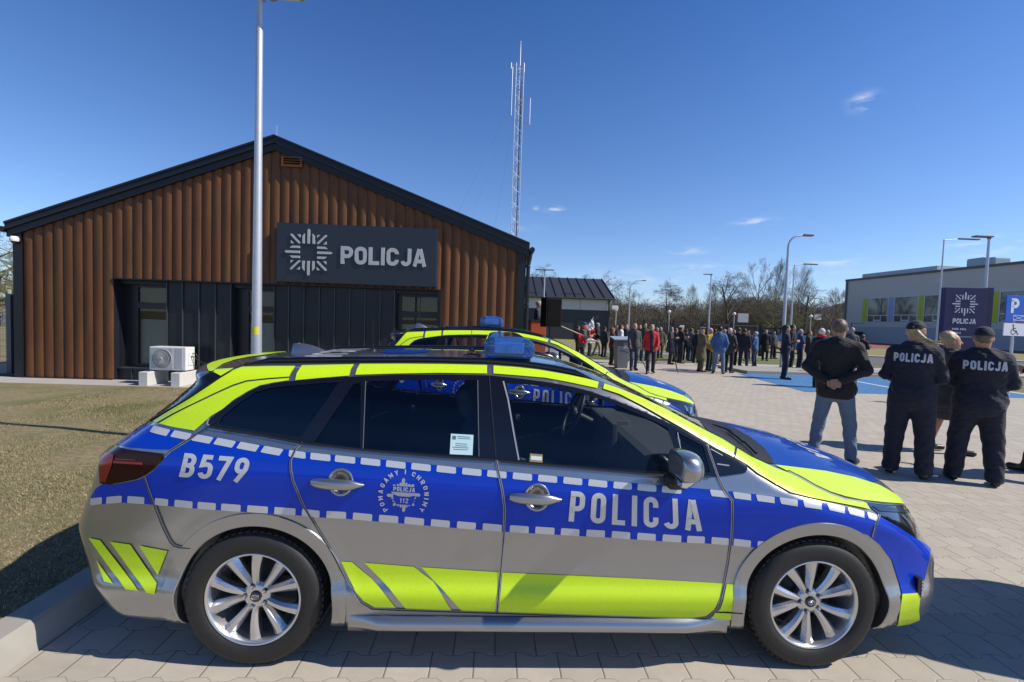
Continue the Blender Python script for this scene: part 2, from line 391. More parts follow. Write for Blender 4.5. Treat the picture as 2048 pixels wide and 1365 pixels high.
def stroke(pl, t):
    """polyline -> outline polygon of width t with mitred joins"""
    P = [Vector(p) for p in pl]; Q = [P[0]]
    for p in P[1:]:
        if (p-Q[-1]).length > 1e-4: Q.append(p)
    P = Q; n = len(P); Lf = []; Rt = []
    closed = (P[0]-P[-1]).length < 1e-3
    if closed: P = P[:-1]; n -= 1
    for i in range(n):
        a = P[(i-1) % n] if (closed or i > 0) else None; b = P[(i+1) % n] if (closed or i < n-1) else None
        d1 = (P[i]-a).normalized() if a is not None else None; d2 = (b-P[i]).normalized() if b is not None else None
        if d1 is None: d1 = d2
        if d2 is None: d2 = d1
        n1 = Vector((-d1.y, d1.x)); n2 = Vector((-d2.y, d2.x)); mm = (n1+n2)
        mm = mm.normalized() if mm.length > 1e-6 else n1; k = 1/max(.5, mm.dot(n1))
        Lf.append(P[i]+mm*(t/2*k)); Rt.append(P[i]-mm*(t/2*k))
    Fq = []
    V = Lf+Rt; m = n if closed else n-1
    for i in range(m):
        j = (i+1) % n; Fq.append([V[i], V[j], V[n+j], V[n+i]])
    return Fq
def text_quads(s, t=.17, w=.52, gap=.12, space=.3):
    """list of quads (4 x (x,y)) in a strip: height 1, total width returned"""
    x = 0; out = []
    for ch in s:
        if ch == ' ': x += space; continue
        adv, pls = glyph(ch, w, t)
        for ly, pl in enumerate(pls):
            for q in stroke(pl, t): out.append([(x+p.x, p.y, ly) for p in q])
        x += adv+gap
    return out, x-gap
def quads_mesh(quads, sub=1):
    V = []; Fc = []
    for q in quads:
        k = len(V)
        a, b, c, d = [np.array(p) for p in q]
        nu = max(1, int(np.linalg.norm(b-a)*sub)); nv = 1
        for i in range(nu+1):
            u = i/nu; V.append(a*(1-u)+b*u); V.append(d*(1-u)+c*u)
        for i in range(nu): Fc.append((k+2*i, k+2*i+2, k+2*i+3, k+2*i+1))
    return np.array(V), Fc
def flat_text(name, s, fn, m, parent=None, t=.17, w=.52, gap=.12, space=.3):
    """fn maps (u,v) in 0..W/H, 0..1 to 3d"""
    q, wd = text_quads(s, t, w, gap, space); V, Fc = quads_mesh(q, 1)
    P = [Vector(fn(p[0]/wd, p[1])) for p in V]
    nn = (Vector(fn(1, 0))-Vector(fn(0, 0))).cross(Vector(fn(0, 1))-Vector(fn(0, 0))).normalized()
    return mk(name, [a+nn*(.0008*p[2]) for a, p in zip(P, V)], Fc, m, parent)
# ================================================================== GROUND
def paving_mat(name, c0, c1, sx=.205, sy=.168, wear=True):
    m, t = new_mat(name); p = t.xyz(t.pos()); u = t.m('DIVIDE', p[0], sx); v = t.m('DIVIDE', p[1], sy)
    # interlocking blocks: cross joints follow a trapezoid wave
    tri = t.m('PINGPONG', t.m('ADD', u, 50.25), .5)                       # 0..0.5
    wv = t.m('MULTIPLY', t.m('SUBTRACT', t.rng(tri, .17, .33), .5), .15)
    v2 = t.m('ADD', t.m('ADD', v, wv), 40.0); row = t.m('FLOOR', v2)
    u2 = t.m('ADD', t.m('ADD', u, t.m('MULTIPLY', t.m('MODULO', row, 2.0), .5)), 400.25)
    col = t.m('FLOOR', u2); fu = t.m('FRACT', u2); fv = t.m('FRACT', v2)
    du = t.m('MULTIPLY', t.m('MINIMUM', fu, t.m('SUBTRACT', 1.0, fu)), sx); dv = t.m('MULTIPLY', t.m('MINIMUM', fv, t.m('SUBTRACT', 1.0, fv)), sy)
    d = t.m('MINIMUM', du, dv); jt = t.m('MINIMUM', t.rng(du, .0016, .0042), t.rng(dv, .0010, .0030, .55, 1.0)); bev = t.rng(d, .001, .007)
    rnd = t.white(t.comb(col, row)); n1 = t.noise(t.pos(), .55, 5, .6); n2 = t.noise(t.pos(), 90, 3, .7); n3 = t.noise(t.pos(), 7, 5, .65)
    base = t.mix(t.m('ADD', t.m('MULTIPLY', rnd, .5), t.m('MULTIPLY', n1, .5)), c0, c1)
    base = t.mix(t.rng(n3, .35, .75, 0, .35), base, tuple(c*.72 for c in c0)); st_ = t.noise(t.mapv(t.pos(), (1, 2.2, 1)), .8, 6, .7); base = t.mix(t.rng(st_, .58, .80, 0, .45), base, tuple(c*.55 for c in c0)); base = t.mix(t.rng(n2, .3, .7, .0, .22), base, tuple(min(1, c*.6) for c in c1))
    t.base(t.mix(jt, tuple(c*.36 for c in c0), base)); t.rough(.88)
    h = t.m('ADD', bev, t.m('MULTIPLY', n2, .12)); t.bump(h, .55, .003); return m
PAVE = paving_mat('paving_blocks', (.40, .36, .295), (.54, .485, .40))
BLUEP = paving_mat('blue_painted_blocks', (.04, .16, .36), (.07, .23, .47))
def sheet(name, pts, z, m, thick=None, kind='structure', label=None, cat=None):
    n = len(pts); V = [(x, y, z) for x, y in pts]
    if thick: 
        V += [(x, y, z-thick) for x, y in pts]; F = [tuple(range(n)), tuple(range(n, 2*n))[::-1]]+[(i, (i+1) % n, n+(i+1) % n, n+i)[::-1] for i in range(n)]
    else: F = [tuple(range(n))]
    o = mk(name, V, F, m)
    if kind: o['kind'] = kind
    return tag(o, label, cat)
m, t = new_mat('rough_ground'); n = t.noise(t.pos(), .05, 6); n2 = t.noise(t.pos(), 2.5, 5)
t.base(t.mix(t.rng(n2, .35, .65), t.mix(t.rng(n, .4, .6), (.16, .13, .07), (.09, .11, .035)), (.22, .18, .10))); t.rough(.95)
GROUND = sheet('ground', [(-900, -400), (900, -400), (900, 1500), (-900, 1500)], -.03, m)
sheet('paved_yard', [(-2.12, -12), (16, -12), (16, 21.2), (-2.12, 21.2)], 0, PAVE)
sheet('paved_yard', [(.9, 21.2), (16.2, 21.2), (20, 30), (22, 60), (.9, 60)], -.004, PAVE)
# lawn
m, t = new_mat('dry_turf'); n = t.noise(t.pos(), .9, 5); n2 = t.noise(t.pos(), 28, 5, .7); n3 = t.noise(t.mapv(t.pos(), (1, 2.4, 1)), 9, 4)
c = t.mix(t.rng(n3, .3, .7), (.185, .152, .078), (.35, .295, .165)); c = t.mix(t.rng(n2, .35, .7, 0, .6), c, (.13, .10, .05)); c = t.mix(t.rng(n, .46, .66, 0, .75), c, (.105, .118, .035))
t.base(c); t.rough(.95); t.bump(n2, .9, .02); TURF = m
nx, ny = 60, 60; V = []; F = []
for j in range(ny+1):
    for i in range(nx+1):
        x = -2.35-28*(i/nx)**2; y = -6+15.28*j/ny; z = .112+(.012*sin(x*3.1+y)*cos(y*2.3-x))*(1 if i > 0 and j < ny else 0)
        V.append((x, y, z))
for j in range(ny):
    for i in range(nx): a = j*(nx+1)+i; F.append((a, a+nx+1, a+nx+2, a+1))
mk('lawn', V, F, TURF, smooth=True)['kind'] = 'structure'
sheet('lawn', [(-60, 9.28), (-10.9, 9.28), (-10.9, 60), (-60, 60)], .04, TURF)
# loose dead and green blades in the part of the lawn that is seen
def blades(n, xr, yr, zb, h, seed, name, lab, cols, wid=.0030):
    r = np.random.default_rng(seed); x = r.uniform(*xr, n); y = r.uniform(*yr, n); a = r.uniform(0, 2*pi, n); hh = h*r.uniform(.35, 1.2, n); ln = r.uniform(.3, 1.4, n)*hh; b = r.uniform(0, 2*pi, n)
    wx, wy = np.cos(a)*wid, np.sin(a)*wid; tx, ty = x+np.cos(b)*ln, y+np.sin(b)*ln; z = np.full(n, zb)
    V = np.stack([np.stack([x-wx, y-wy, z], 1), np.stack([x+wx, y+wy, z], 1), np.stack([tx, ty, z+hh], 1)], 1).reshape(-1, 3)
    me = bpy.data.meshes.new(name); me.from_pydata(V.tolist(), [], np.arange(3*n).reshape(-1, 3).tolist())
    g = np.sin(x*1.7+1)*np.cos(y*1.3)+.6*np.sin(x*4.1)*np.sin(y*3.7)+r.normal(0, .6, n); me.polygons.foreach_set('material_index', np.where(g > .80, 1, np.where(r.random(n) < .35, 2, 0)).astype(np.int32)); me.update()
    o = link(name, me, cols); o['kind'] = 'stuff'; tag(o, lab, 'grass'); return o
GC = [mat('straw_blade', (.36, .30, .17), .8), mat('green_blade', (.12, .15, .035), .7), mat('brown_blade', (.20, .165, .08), .85)]
blades(200000, (-7.2, -2.36), (2.0, 9.2), .108, .021, 3, 'grass', 'short dry yellowish grass of the lawn behind the parked cars', GC)
# kerb between lawn and parking bays
KC = mat('kerb_concrete', (.34, .32, .28), .85, var=.18, vs=6, bump=.3, bs=160)
kb = MB(); y = -6.0
while y < 9.2:
    prof = [(-2.345, -.02), (-2.345, .122), (-2.205, .122), (-2.185, .105), (-2.125, -.02)]
    kb.prism(prof, lambda a, b, y=y: (a, y+.004, b), lambda a, b, y=y: (a, y+.996, b)); y += 1.0
o = kb.build('kerb', KC); o['kind'] = 'structure'
sheet('paved_strip', [(-12.6, 9.30), (.9, 9.30), (.9, 10.24), (-12.6, 10.24)], .085, mat('strip_slabs', (.40, .38, .35), .85, var=.15, vs=3, bump=.3, bs=90), .1)
sheet('paved_strip', [(-7.45, 8.98), (-2.2, 8.98), (-2.2, 9.32), (-7.45, 9.32)], .081, _MC['strip_slabs'], .1)
# blue disabled bays with the raised kerb at their head
sheet('blue_bay', [(8.45, 11.95), (15.6, 11.95), (15.95, 16.35), (8.95, 16.35)], .004, BLUEP)
wl = MB()
for a, b in (((12.05, 11.95), (12.4, 16.35)), ((15.6, 11.95), (15.95, 16.35))): wl.add([(a[0]-.06, a[1], .008), (a[0]+.06, a[1], .008), (b[0]+.06, b[1], .008), (b[0]-.06, b[1], .008)], [(0, 1, 2, 3)])
wl.build('bay_line', mat('white_line_paint', (.72, .72, .70), .7, var=.1), fix=False)['kind'] = 'structure'
kb = MB()
kb.bbox((9.35, 16.4, -.02), (16.4, 16.55, .12), .012); kb.box((9.35, 16.55, -.02), (16.4, 18.6, .112))
kb.build('kerb', KC)['kind'] = 'structure'
# beyond the yard, to the right: lawn, road, verge, sports court, each a band about as far off as seen
def band(name, Z0, Z1, x0, x1, z, m, **k):
    """ground band between two distances, square to the view"""
    P = []
    for px, Z in ((x0, Z0), (x1, Z0), (x1, Z1), (x0, Z1)):
        d = ray(px, 700); h = np.array([d[0], d[1]]); P.append(tuple(h*Z))
    return sheet(name, P, z, m, **k)
ASPH = mat('asphalt', (.12, .118, .112), .9, var=.15, vs=2, bump=.3, bs=120)
LG = mat('spring_grass', (.13, .15, .045), .95, var=.35, vs=.6)
band('verge', 21.6, 26.5, 1150, 3300, .005, LG)
band('path', 19.5, 21.5, 1480, 3300, .012, mat('path_slabs', (.42, .40, .37), .9, var=.15, vs=1))
band('road', 23.5, 31.5, 1640, 3300, .012, ASPH)
band('kerb', 31.6, 33.0, 1640, 3300, .06, KC)
band('road', 26.6, 29.2, 700, 1640, .012, mat('pale_asphalt', (.30, .29, .27), .9, var=.15, vs=1))
band('verge', 33, 50, 1640, 3300, .02, mat('straw_verge', (.24, .21, .09), .95, var=.3, vs=.5))
band('verge', 29.2, 50, 700, 1640, .02, mat('straw_verge', (.24, .21, .09)))
band('sports_court', 50, 78, 1700, 3300, .03, mat('red_tartan', (.26, .085, .06), .9, var=.1, vs=.4))
band('sports_court', 42, 50, 1500, 1700, .03, mat('red_tartan'))
# hill and slopes
def hill(name, px0, px1, Z, tops, m, zb=-1):
    V = []; F = []; n = len(tops)
    for i, (px, py) in enumerate(tops):
        p = PZ(px, py, Z); q = PZ(px, py, Z*.72); V += [(p[0], p[1], p[2]), (q[0], q[1], zb), (p[0]*1.3, p[1]*1.3, zb)]
    for i in range(n-1): F += [(3*i, 3*i+1, 3*i+4, 3*i+3), (3*i, 3*i+3, 3*i+5, 3*i+2)]
    o = mk(name, V, F, m, smooth=True); o['kind'] = 'structure'; return o
m, t = new_mat('wooded_hill'); n = t.noise(t.pos(), .12, 6, .7); t.base(t.mix(n, (.035, .038, .045), (.085, .085, .095))); t.rough(1)
hill("hill", 0, 0, 420, [(1100, 652), (1400, 650), (1600, 640), (1640, 618), (1690, 605), (1760, 604), (1900, 612), (2300, 660)], m)
m, t = new_mat('dry_slope'); n = t.noise(t.pos(), .5, 5); t.base(t.mix(n, (.20, .17, .10), (.34, .29, .18))); t.rough(1)
hill('slope', 0, 0, 70, [(-500, 588), (-150, 592), (30, 598), (200, 606), (500, 620)], m, -.1)

# ================================================================== POLICE STATION
FY = 10.22                                # facade plane
def fx(px, py): return PY(px, py, FY)
XL, XR = -10.30, .60; ZE = 3.33; XA, ZA = -4.84, 5.36
def zroof(x): return ZE+(ZA-ZE)*((x-XL)/(XA-XL) if x < XA else (XR-x)/(XR-XA))
st = empty('police_station', (-4.85, FY, 0), 0, 'single-storey gabled police station clad in rust-brown ribbed metal with a dark window band', 'building'); sx, sy = 4.85, -FY
ANTH = mat('anthracite_sheet', (.020, .023, .030), .42, .3, rv=.1, vs=2)
ANTH2 = mat('anthracite_flashing', (.016, .018, .023), .4, .3)
m, t = new_mat('rust_cladding'); o = t.obj(); n = t.noise(t.mapv(o, (2.2, 2.2, .35)), 2.5, 5, .6); n2 = t.noise(o, 45, 4, .7)
c = t.mix(t.rng(n, .35, .65), (.115, .042, .011), (.175, .066, .017)); c = t.mix(t.rng(n2, .4, .75, 0, .45), c, (.052, .022, .010)); t.base(c); t.rough(t.rng(n2, .3, .7, .5, .7)); t.b.inputs['Metallic'].default_value = .15; RUST = m
BX0, BX1, BZ = -8.28, -1.30, 2.30         # recessed band
cl = MB(); pitch = .2075; x = XL+.15
k = 0
while x < XR-.16:
    x2 = min(x+pitch, XR-.12)
    xa, xb = x, x2; inb = xa > BX0-.06 and xb < BX1+.1
    zb = BZ if inb else .10
    # a scalloped board: round face with a lip on its right edge
    nseg = 8; V = []
    for i in range(nseg+1):
        u = i/nseg; d = .034*sin(pi*min(1, u*.5+.08)) if u < .98 else .026
        xx = xa+(xb-xa)*u; dd = .005+.036*sin(pi*u*.92)
        if i == nseg: dd = .010
        V.append((xx+sx, -dd, zb))
    V.append((xb+sx, 0, zb))
    m_ = len(V); V += [(v[0], v[1], zroof(min(max(v[0]-sx, XL), XR))-.20-zb+zb) for v in V]
    cl.add(V, [(i, i+1, m_+i+1, m_+i) for i in range(m_-1)], 0, False)
    cl.add(V[:m_]+[(xa+sx, 0, zb)], [tuple(range(m_+1))[::-1]], 0)
    x = x2; k += 1
cl.build('cladding', RUST, st, fix=False)
# shell of the building behind the cladding, with the band set back
wl = MB(); D = 16.0
def wallpoly(pts, y0, y1, mi=0): wl.prism(pts, lambda a, b: (a+sx, y0, b), lambda a, b: (a+sx, y1, b), mi)
zr = lambda x: zroof(x)-.12
wallpoly([(XL, 0), (BX0, 0), (BX0, zr(BX0)), (XL, zr(XL))], .0, .30); wallpoly([(BX0, BZ), (BX1, BZ), (BX1, zr(BX1)), (XA, zr(XA)), (BX0, zr(BX0))], .0, .30)
wallpoly([(BX1, 0), (XR, 0), (XR, zr(XR)), (BX1, zr(BX1))], .0, .30)
wl.box((XL+sx, .30, 0), (XL+.3+sx, D, ZE-.12)); wl.box((XR-.3+sx, .30, 0), (XR+sx, D, ZE-.12)); wallpoly([(XL, 0), (XR, 0), (XR, ZE-.12), (XA, ZA-.12), (XL, ZE-.12)], D, D+.2)
wl.build('wall', ANTH, st)
# corner trims, plinth line, lintel of the band
tr = MB()
tr.box((XL+sx-.02, -.055, .085), (XL+sx+.15, .0, zroof(XL+.1)-.18)); tr.box((XR+sx-.13, -.05, .085), (XR+sx+.03, .0, zroof(XR-.1)-.2)); tr.box((XR+sx-.01, .0, .08), (XR+sx+.05, .45, ZE-.15))
tr.box((BX0+sx, -.050, BZ-.025), (BX1+sx, .10, BZ)); tr.box((XL+.14+sx, -.062, .085), (BX0+sx, -.046, .11)); tr.box((BX1+sx, -.062, .085), (XR-.13+sx, -.046, .11))
tr.build('trim', ANTH2, st)
# band back: standing-seam sheet and the three windows set deep in it
BD = .10; WD = .34
WIN = [(-8.28, -7.235, 'l'), (-5.82, -4.92, 'm'), (-2.24, -1.30, 'r')]
bk = MB(); xs = [BX0]
for a, b, _ in WIN: xs += [a, b]
segs = [(WIN[0][1], WIN[1][0]), (WIN[1][1], WIN[2][0])]
for a, b in segs:
    bk.box((a+sx, BD, .0), (b+sx, BD+.05, BZ)); n = int(round((b-a)/.335)); p = (b-a)/n
    for i in range(n+1):
        q = a+p*i; q = min(max(q, a+.02), b-.02); bk.box((q+sx-.007, BD-.032, .30), (q+sx+.007, BD+.002, BZ-.03), 1)
for a, b, _ in WIN: bk.box((a+sx, BD, .0), (b+sx, BD+.05, .335)); bk.box((a+sx+.3, BD-.02, .09), (a+sx+.31, BD, .32), 1); bk.box((a+sx, BD+.05, 2.19), (b+sx, WD+.02, BZ))
bk.box((BX0+sx, BD-.03, .31), (BX1+sx, BD, .335), 0)
bk.build('standing_seam_band', [ANTH, mat('seam_edge', (.085, .09, .10), .35, .5)], st)
m, t = new_mat('window_pane'); t.base((.02, .022, .026)); t.b.inputs['Roughness'].default_value = .03; t.b.inputs['Coat Weight'].default_value = 1; PANE0 = m
BLIND = mat('window_blind', (.50, .53, .50), .7); PANE = glass_mat('station_glass', (.75, .8, .78), 1.6)
for a, b, w in WIN:
    a2, b2 = a+sx, b+sx; lf = .30 if w == 'l' else .26 if w == 'm' else .10; fr = MB()
    fr.box((a2, BD+.05, .335), (a2+.012, WD, 2.2)); fr.box((b2-.012, BD+.05, .335), (b2, WD, 2.2)); fr.box((a2, BD, .325), (b2, WD, .345), 1)
    x0, x1 = a2+lf, b2-.03
    for p in (((a2+.012, WD-.06, .345), (x0, WD, 2.19)), ((x1, WD-.06, .345), (b2-.012, WD, 2.19)), ((x0, WD-.06, 2.13), (x1, WD, 2.19)), ((x0, WD-.06, .345), (x1, WD, .42)), ((x0, WD-.06, 1.66), (x1, WD, 1.80))): fr.box(*p)
    if w == 'r': fr.box(((x0+x1)/2-.008, WD-.075, .42), ((x0+x1)/2+.008, WD-.058, 2.13), 1)
    f = fr.build('window', [mat('window_frame_paint', (.012, .013, .017), .35), mat('sill_sheet', (.10, .105, .115), .35, .4)], st)
    mk('glass', [(x0, WD-.03, .42), (x1, WD-.03, .42), (x1, WD-.03, 2.13), (x0, WD-.03, 2.13)], [(0, 1, 2, 3)], PANE, f)
    bl = MB(); bl.box((x0-.1, WD+.05, .3), (x1+.1, WD+.06, 1.42 if w != 'r' else 1.5)); zz = .42
    while zz < 1.42: bl.box((x0-.1, WD+.042, zz), (x1+.1, WD+.05, zz+.006), 0); zz += .12
    bl.box((x0-.1, WD+.2, .3), (x1+.1, WD+.21, 2.3), 1); bl.build('blind', [BLIND, mat('room_dark', (.10, .08, .05), .9)], f)
# roof: two planes with the layered verge boards
rf = MB()
def slope(xa, za, xb, zb, off0, off1, y0, y1, mi):
    rf.prism([(xa, za+off0), (xb, zb+off0), (xb, zb+off1), (xa, za+off1)], lambda a, b: (a+sx, y0, b), lambda a, b: (a+sx, y1, b), mi)
sl = (ZA-ZE)/(XA-XL); sr = (ZA-ZE)/(XR-XA); eo = .11
for (xe, s_) in ((XL-eo, sl), (XR+eo, sr)):
    ze = ZA-abs(xe-XA)*s_
    slope(xe, ze, XA, ZA, -.20, -.05, -.09, .02, 0)       # lower board
    slope(xe, ze, XA, ZA, -.045, .055, -.13, .03, 0)       # upper board
    slope(xe, ze, XA, ZA, .058, .085, -.15, D+.3, 1)       # sheet
    slope(xe, ze, XA, ZA, -.12, .056, .03, D+.2, 0)
    slope(xe, ze, XA, ZA, .085, .105, -.155, -.125, 2); slope(xe, ze, XA, ZA, -.052, -.044, -.135, -.09, 2)
rf.build('roof', [ANTH2, mat('roof_sheet', (.022, .024, .029), .4, .4), mat('verge_edge', (.06, .065, .075), .35, .5)], st)
gt = MB(); gt.tube([(XR+sx+.17, -.14, 3.24), (XR+sx+.17, D, 3.24)], .06, 10); gt.tube([(XR+sx+.15, -.02, 3.2), (XR+sx+.13, -.03, 3.05), (XR+sx+.10, -.02, 2.9), (XR+sx+.10, -.02, .1)], .045, 12)
for z in (.8, 2.0, 2.85): gt.lathe([(.046, z), (.052, z+.01), (.052, z+.04), (.046, z+.05)], (XR+sx+.10, -.02, 0), 'z', 12)
gt.tube([(XL+sx-.17, -.14, 3.24), (XL+sx-.17, D, 3.24)], .06, 10); gt.build('gutter', ANTH2, st)
vt = MB(); vx0, vx1, vz0, vz1 = -4.70, -4.27, 4.82, 5.03
for p in (((vx0+sx, -.10, vz0), (vx0+sx+.03, -.03, vz1)), ((vx1+sx-.03, -.10, vz0), (vx1+sx, -.03, vz1)), ((vx0+sx+.03, -.10, vz0), (vx1+sx-.03, -.03, vz0+.025)), ((vx0+sx+.03, -.10, vz1-.025), (vx1+sx-.03, -.03, vz1))): vt.box(*p)
vt.box((vx0+sx+.03, -.052, vz0+.025), (vx1+sx-.03, -.045, vz1-.025), 1)
for i in range(3): vt.box((vx0+sx+.03, -.095, vz0+.04+.05*i), (vx1+sx-.03, -.055, vz0+.055+.05*i), 0, rot=('X', radians(30)))
vt.build('vent_louvre', [mat('louvre_brown', (.17, .055, .02), .6), mat('vent_dark', (.01, .008, .007), .9)], st)
lr = MB(); lr.tube([(XA+sx, -.02, ZA+.08), (XA+sx, -.02, ZA+.34)], .006, 6); lr.box((XA+sx-.03, -.05, ZA+.08), (XA+sx+.03, .01, ZA+.11)); lr.build('lightning_rod', mat('zinc', (.55, .56, .58), .4, .8), st)
# ---- fascia sign
def burst(MBo, cx, cz, R, T, y, th, mi=0, sc=.70):
    """emblem of parallel bars radiating from an open square"""
    def bar(p0, p1, w, e0=0, e1=0):
        a = Vector((p0[0], p0[1])); b = Vector((p1[0], p1[1])); d = (b-a).normalized(); n = Vector((-d.y, d.x))*w/2
        q = [a-n, b-n*(1-e1), b+d*w*.5*1, b+n*(1-e1), a+n]
        MBo.prism([(p.x, p.y) for p in q], lambda u, v: T(cx+u*R, y, cz+v*R), lambda u, v: T(cx+u*R, y-th, cz+v*R), mi)
    polys = []
    for k in range(4):
        A = k*pi/2; rr = lambda u, v: (u*cos(A)-v*sin(A), u*sin(A)+v*cos(A))
        polys.append([rr(*p) for p in ((-.052, .37), (.052, .37), (.052, .93), (.03, .985), (0, 1), (-.03, .985), (-.052, .93))])
        for q in (-1, 1): polys.append([rr(q*u, v) for u, v in ((.165, .37), (.262, .37), (.262, .69), (.165, .80))])
        d = .043
        polys.append([rr(u, v) for u, v in ((.36, .36+.0), (.36+1.4*d, .36), (.76, .76-1.4*d), (.765, .765), (.76-1.4*d, .76), (.36, .36+1.4*d))])
        polys.append([rr(u, v) for u, v in ((.49, .75), (.36, .75), (.36, .62))]); polys.append([rr(u, v) for u, v in ((.75, .49), (.75, .36), (.62, .36))])
    for p in polys: MBo.prism(p, lambda u, v: T(cx+u*R, y, cz+v*R), lambda u, v: T(cx+u*R, y-th, cz+v*R), mi)
sg = empty('station_sign', (-3.03, FY-.05, 0), 0, 'wide dark fascia sign with a pale badge of bars and the word POLICJA', 'sign'); gx, gy = 3.03, 0
sp = MB(); sp.bbox((-4.735+gx, -.14, 2.335), (-1.312+gx, -.005, 3.600), .008); sp.build('panel', mat('sign_panel', (.022, .028, .040), .35), sg)
SIGNW = mat('sign_letters', (.50, .51, .53), .4)
bs = MB(); burst(bs, -4.055+gx, 2.985, .50, lambda a, b, c_: (a, b, c_), -.142, .02); bs.build('badge', SIGNW, sg)
def block_text(name, s_, x0, x1, z0, z1, y, m_, parent, t=.19, w=.62, gap=.12, th=.015, T=None):
    q, wd = text_quads(s_, t, w, gap); b = MB(); T = T or (lambda a, yy, c_: (a, yy, c_))
    for f in q:
        pts = [(x0+(x1-x0)*a[0]/wd, z0+(z1-z0)*a[1]) for a in f]; ly = f[0][2]
        b.prism(pts, lambda a, c_: T(a, y, c_), lambda a, c_: T(a, y-th-.0007*ly, c_))
    return b.build(name, m_, parent)
block_text('lettering', 'POLICJA', -3.37+gx, -1.54+gx, 2.765, 3.145, -.142, SIGNW, sg, t=.22, w=.74, gap=.12, th=.02)
# ---- security camera, fence post on the left corner
cm = empty('security_camera', (-10.22, FY-.07, 3.05), 0, 'small white dome camera on the left corner of the brown building', 'camera')
b = MB(); b.lathe([(.0001, .05), (.05, .045), (.075, .01), (.078, -.03), (.07, -.06)], (0, -.05, 0), 'z', 20); b.box((-.03, -.02, -.02), (.03, .05, .04)); b.build('housing', mat('white_plastic', (.8, .8, .8), .4), cm)
b = MB(); b.lathe([(.058, -.06), (.05, -.09), (.03, -.108), (.0001, -.115)], (0, -.05, 0), 'z', 20); b.build('dome', mat('camera_dome', (.02, .02, .025), .08, coat=1), cm)
# ---- air-conditioning unit on two concrete blocks
WH = mat('ac_white_enamel', (.74, .74, .72), .45, var=.05); GR = mat('ac_shaded_front', (.46, .47, .47), .5)  # front panels coloured greyer than the casing for the shade on that face
ac = empty('air_conditioner', (-6.85, 9.72, .08), 0, 'white outdoor air-conditioning unit with round fan grille standing on two pale concrete blocks', 'air conditioner')
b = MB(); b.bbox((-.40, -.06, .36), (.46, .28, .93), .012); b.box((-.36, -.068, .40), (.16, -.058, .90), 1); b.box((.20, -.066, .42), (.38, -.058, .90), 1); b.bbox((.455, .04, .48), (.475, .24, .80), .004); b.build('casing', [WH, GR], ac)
b = MB(); C = (-.10, .645)
b.lathe([(.225, -.062), (.235, -.085), (.245, -.062)], (C[0], 0, C[1]), 'y', 40); b.lathe([(.0001, -.092), (.03, -.092), (.045, -.085), (.045, -.075)], (C[0], 0, C[1]), 'y', 20)
for k in range(36):
    a = 2*pi*k/36; b.tube([(C[0]+.035*cos(a), -.085, C[1]+.035*sin(a)), (C[0]+.13*cos(a+.12), -.092, C[1]+.13*sin(a+.12)), (C[0]+.23*cos(a+.28), -.078, C[1]+.23*sin(a+.28))], .0035, 4)
for r in (.10, .17): b.tube([(C[0]+r*cos(2*pi*i/40), -.088, C[1]+r*sin(2*pi*i/40)) for i in range(41)], .003, 4, cap=False)
b.build('fan_grille', mat('grille_grey', (.50, .51, .51), .45), ac)
b = MB(); b.lathe([(.0001, -.070), (.225, -.070)], (C[0], 0, C[1]), 'y', 30); b.build('fan', mat('fan_dark', (.24, .24, .25), .6), ac)
b = MB(); b.tube([(.47, .18, .78), (.56, .18, .76), (.60, .20, .66), (.57, .22, .50), (.52, .25, .42), (.30, .27, .34)], .012, 6); b.tube([(.47, .12, .70), (.55, .14, .68), (.59, .2, .6), (.60, .45, .5), (.60, .6, .4)], .014, 6); b.build('pipe', mat('pipe_black', (.02, .02, .02), .6), ac)
for k, xx in enumerate((-.37, .27)):
    b = MB(); b.bbox((xx, -.22, 0), (xx+.18, .38, .285), .012); b.box((xx+.05, -.1, .285), (xx+.13, .30, .307), 1)
    o = b.build('concrete_block', [mat('block_concrete', (.58, .57, .54), .85, var=.12, vs=9, bump=.3, bs=150), mat('rubber_pad', (.05, .05, .05), .8)], None, (-6.85, 9.72, .082))
    tag(o, 'pale concrete block under the '+('fan' if k == 0 else 'pipe')+' end of the air-conditioning unit', 'block', 'concrete blocks under the air conditioner')
ac.location = (-6.80, 9.74, .086); ac.scale = (.85, .85, .85)

# ================================================================== NEAR LAMP POST
GALV, t = new_mat('galvanised_steel'); n = t.noise(t.mapv(t.obj(), (1, 1, .5)), 60, 3, .6); n2 = t.noise(t.obj(), 8, 3)
t.base(t.mix(t.m('ADD', t.m('MULTIPLY', n, .6), t.m('MULTIPLY', n2, .4)), (.44, .46, .49), (.66, .67, .69))); t.b.inputs['Metallic'].default_value = .55; t.rough(.45)
LX, LY = -2.715, 5.30
lp = empty('lamp_post', (LX, LY, .1), 0, 'tall galvanised lamp post on the lawn, its head cut by the top edge', 'street lamp')
b = MB(); b.lathe([(.001, 0), (.057, 0), (.057, .4), (.0535, 1.2), (.0455, 2.4), (.0405, 3.2), (.038, 3.9), (.036, 4.68), (.032, 4.70), (.0315, 5.02)], (0, 0, 0), 'z', 28); b.build('pole', GALV, lp)
b = MB(); HZ = .14; b.bbox((-.045, -.045, 4.88), (.045, .045, 5.0), .01); b.tube([(0, 0, 4.94), (.12, 0, 4.97), (.2, 0, 4.98)], .045, 10); b.bbox((-.06, -.12, 4.955), (.46, .12, 5.03), .03); b.bbox((.1, -.09, 4.945), (.40, .09, 4.957), .004, 1); b.lathe([(.0001, 4.90), (.06, 4.905), (.075, 4.93), (.075, 4.96)], (.13, 0, 0), 'z', 16)
b.build('lamp_head', [mat('lamp_head_grey', (.30, .30, .30), .5), mat('lamp_diffuser', (.7, .68, .6), .3)], lp, (0, 0, .13))
b = MB(); 
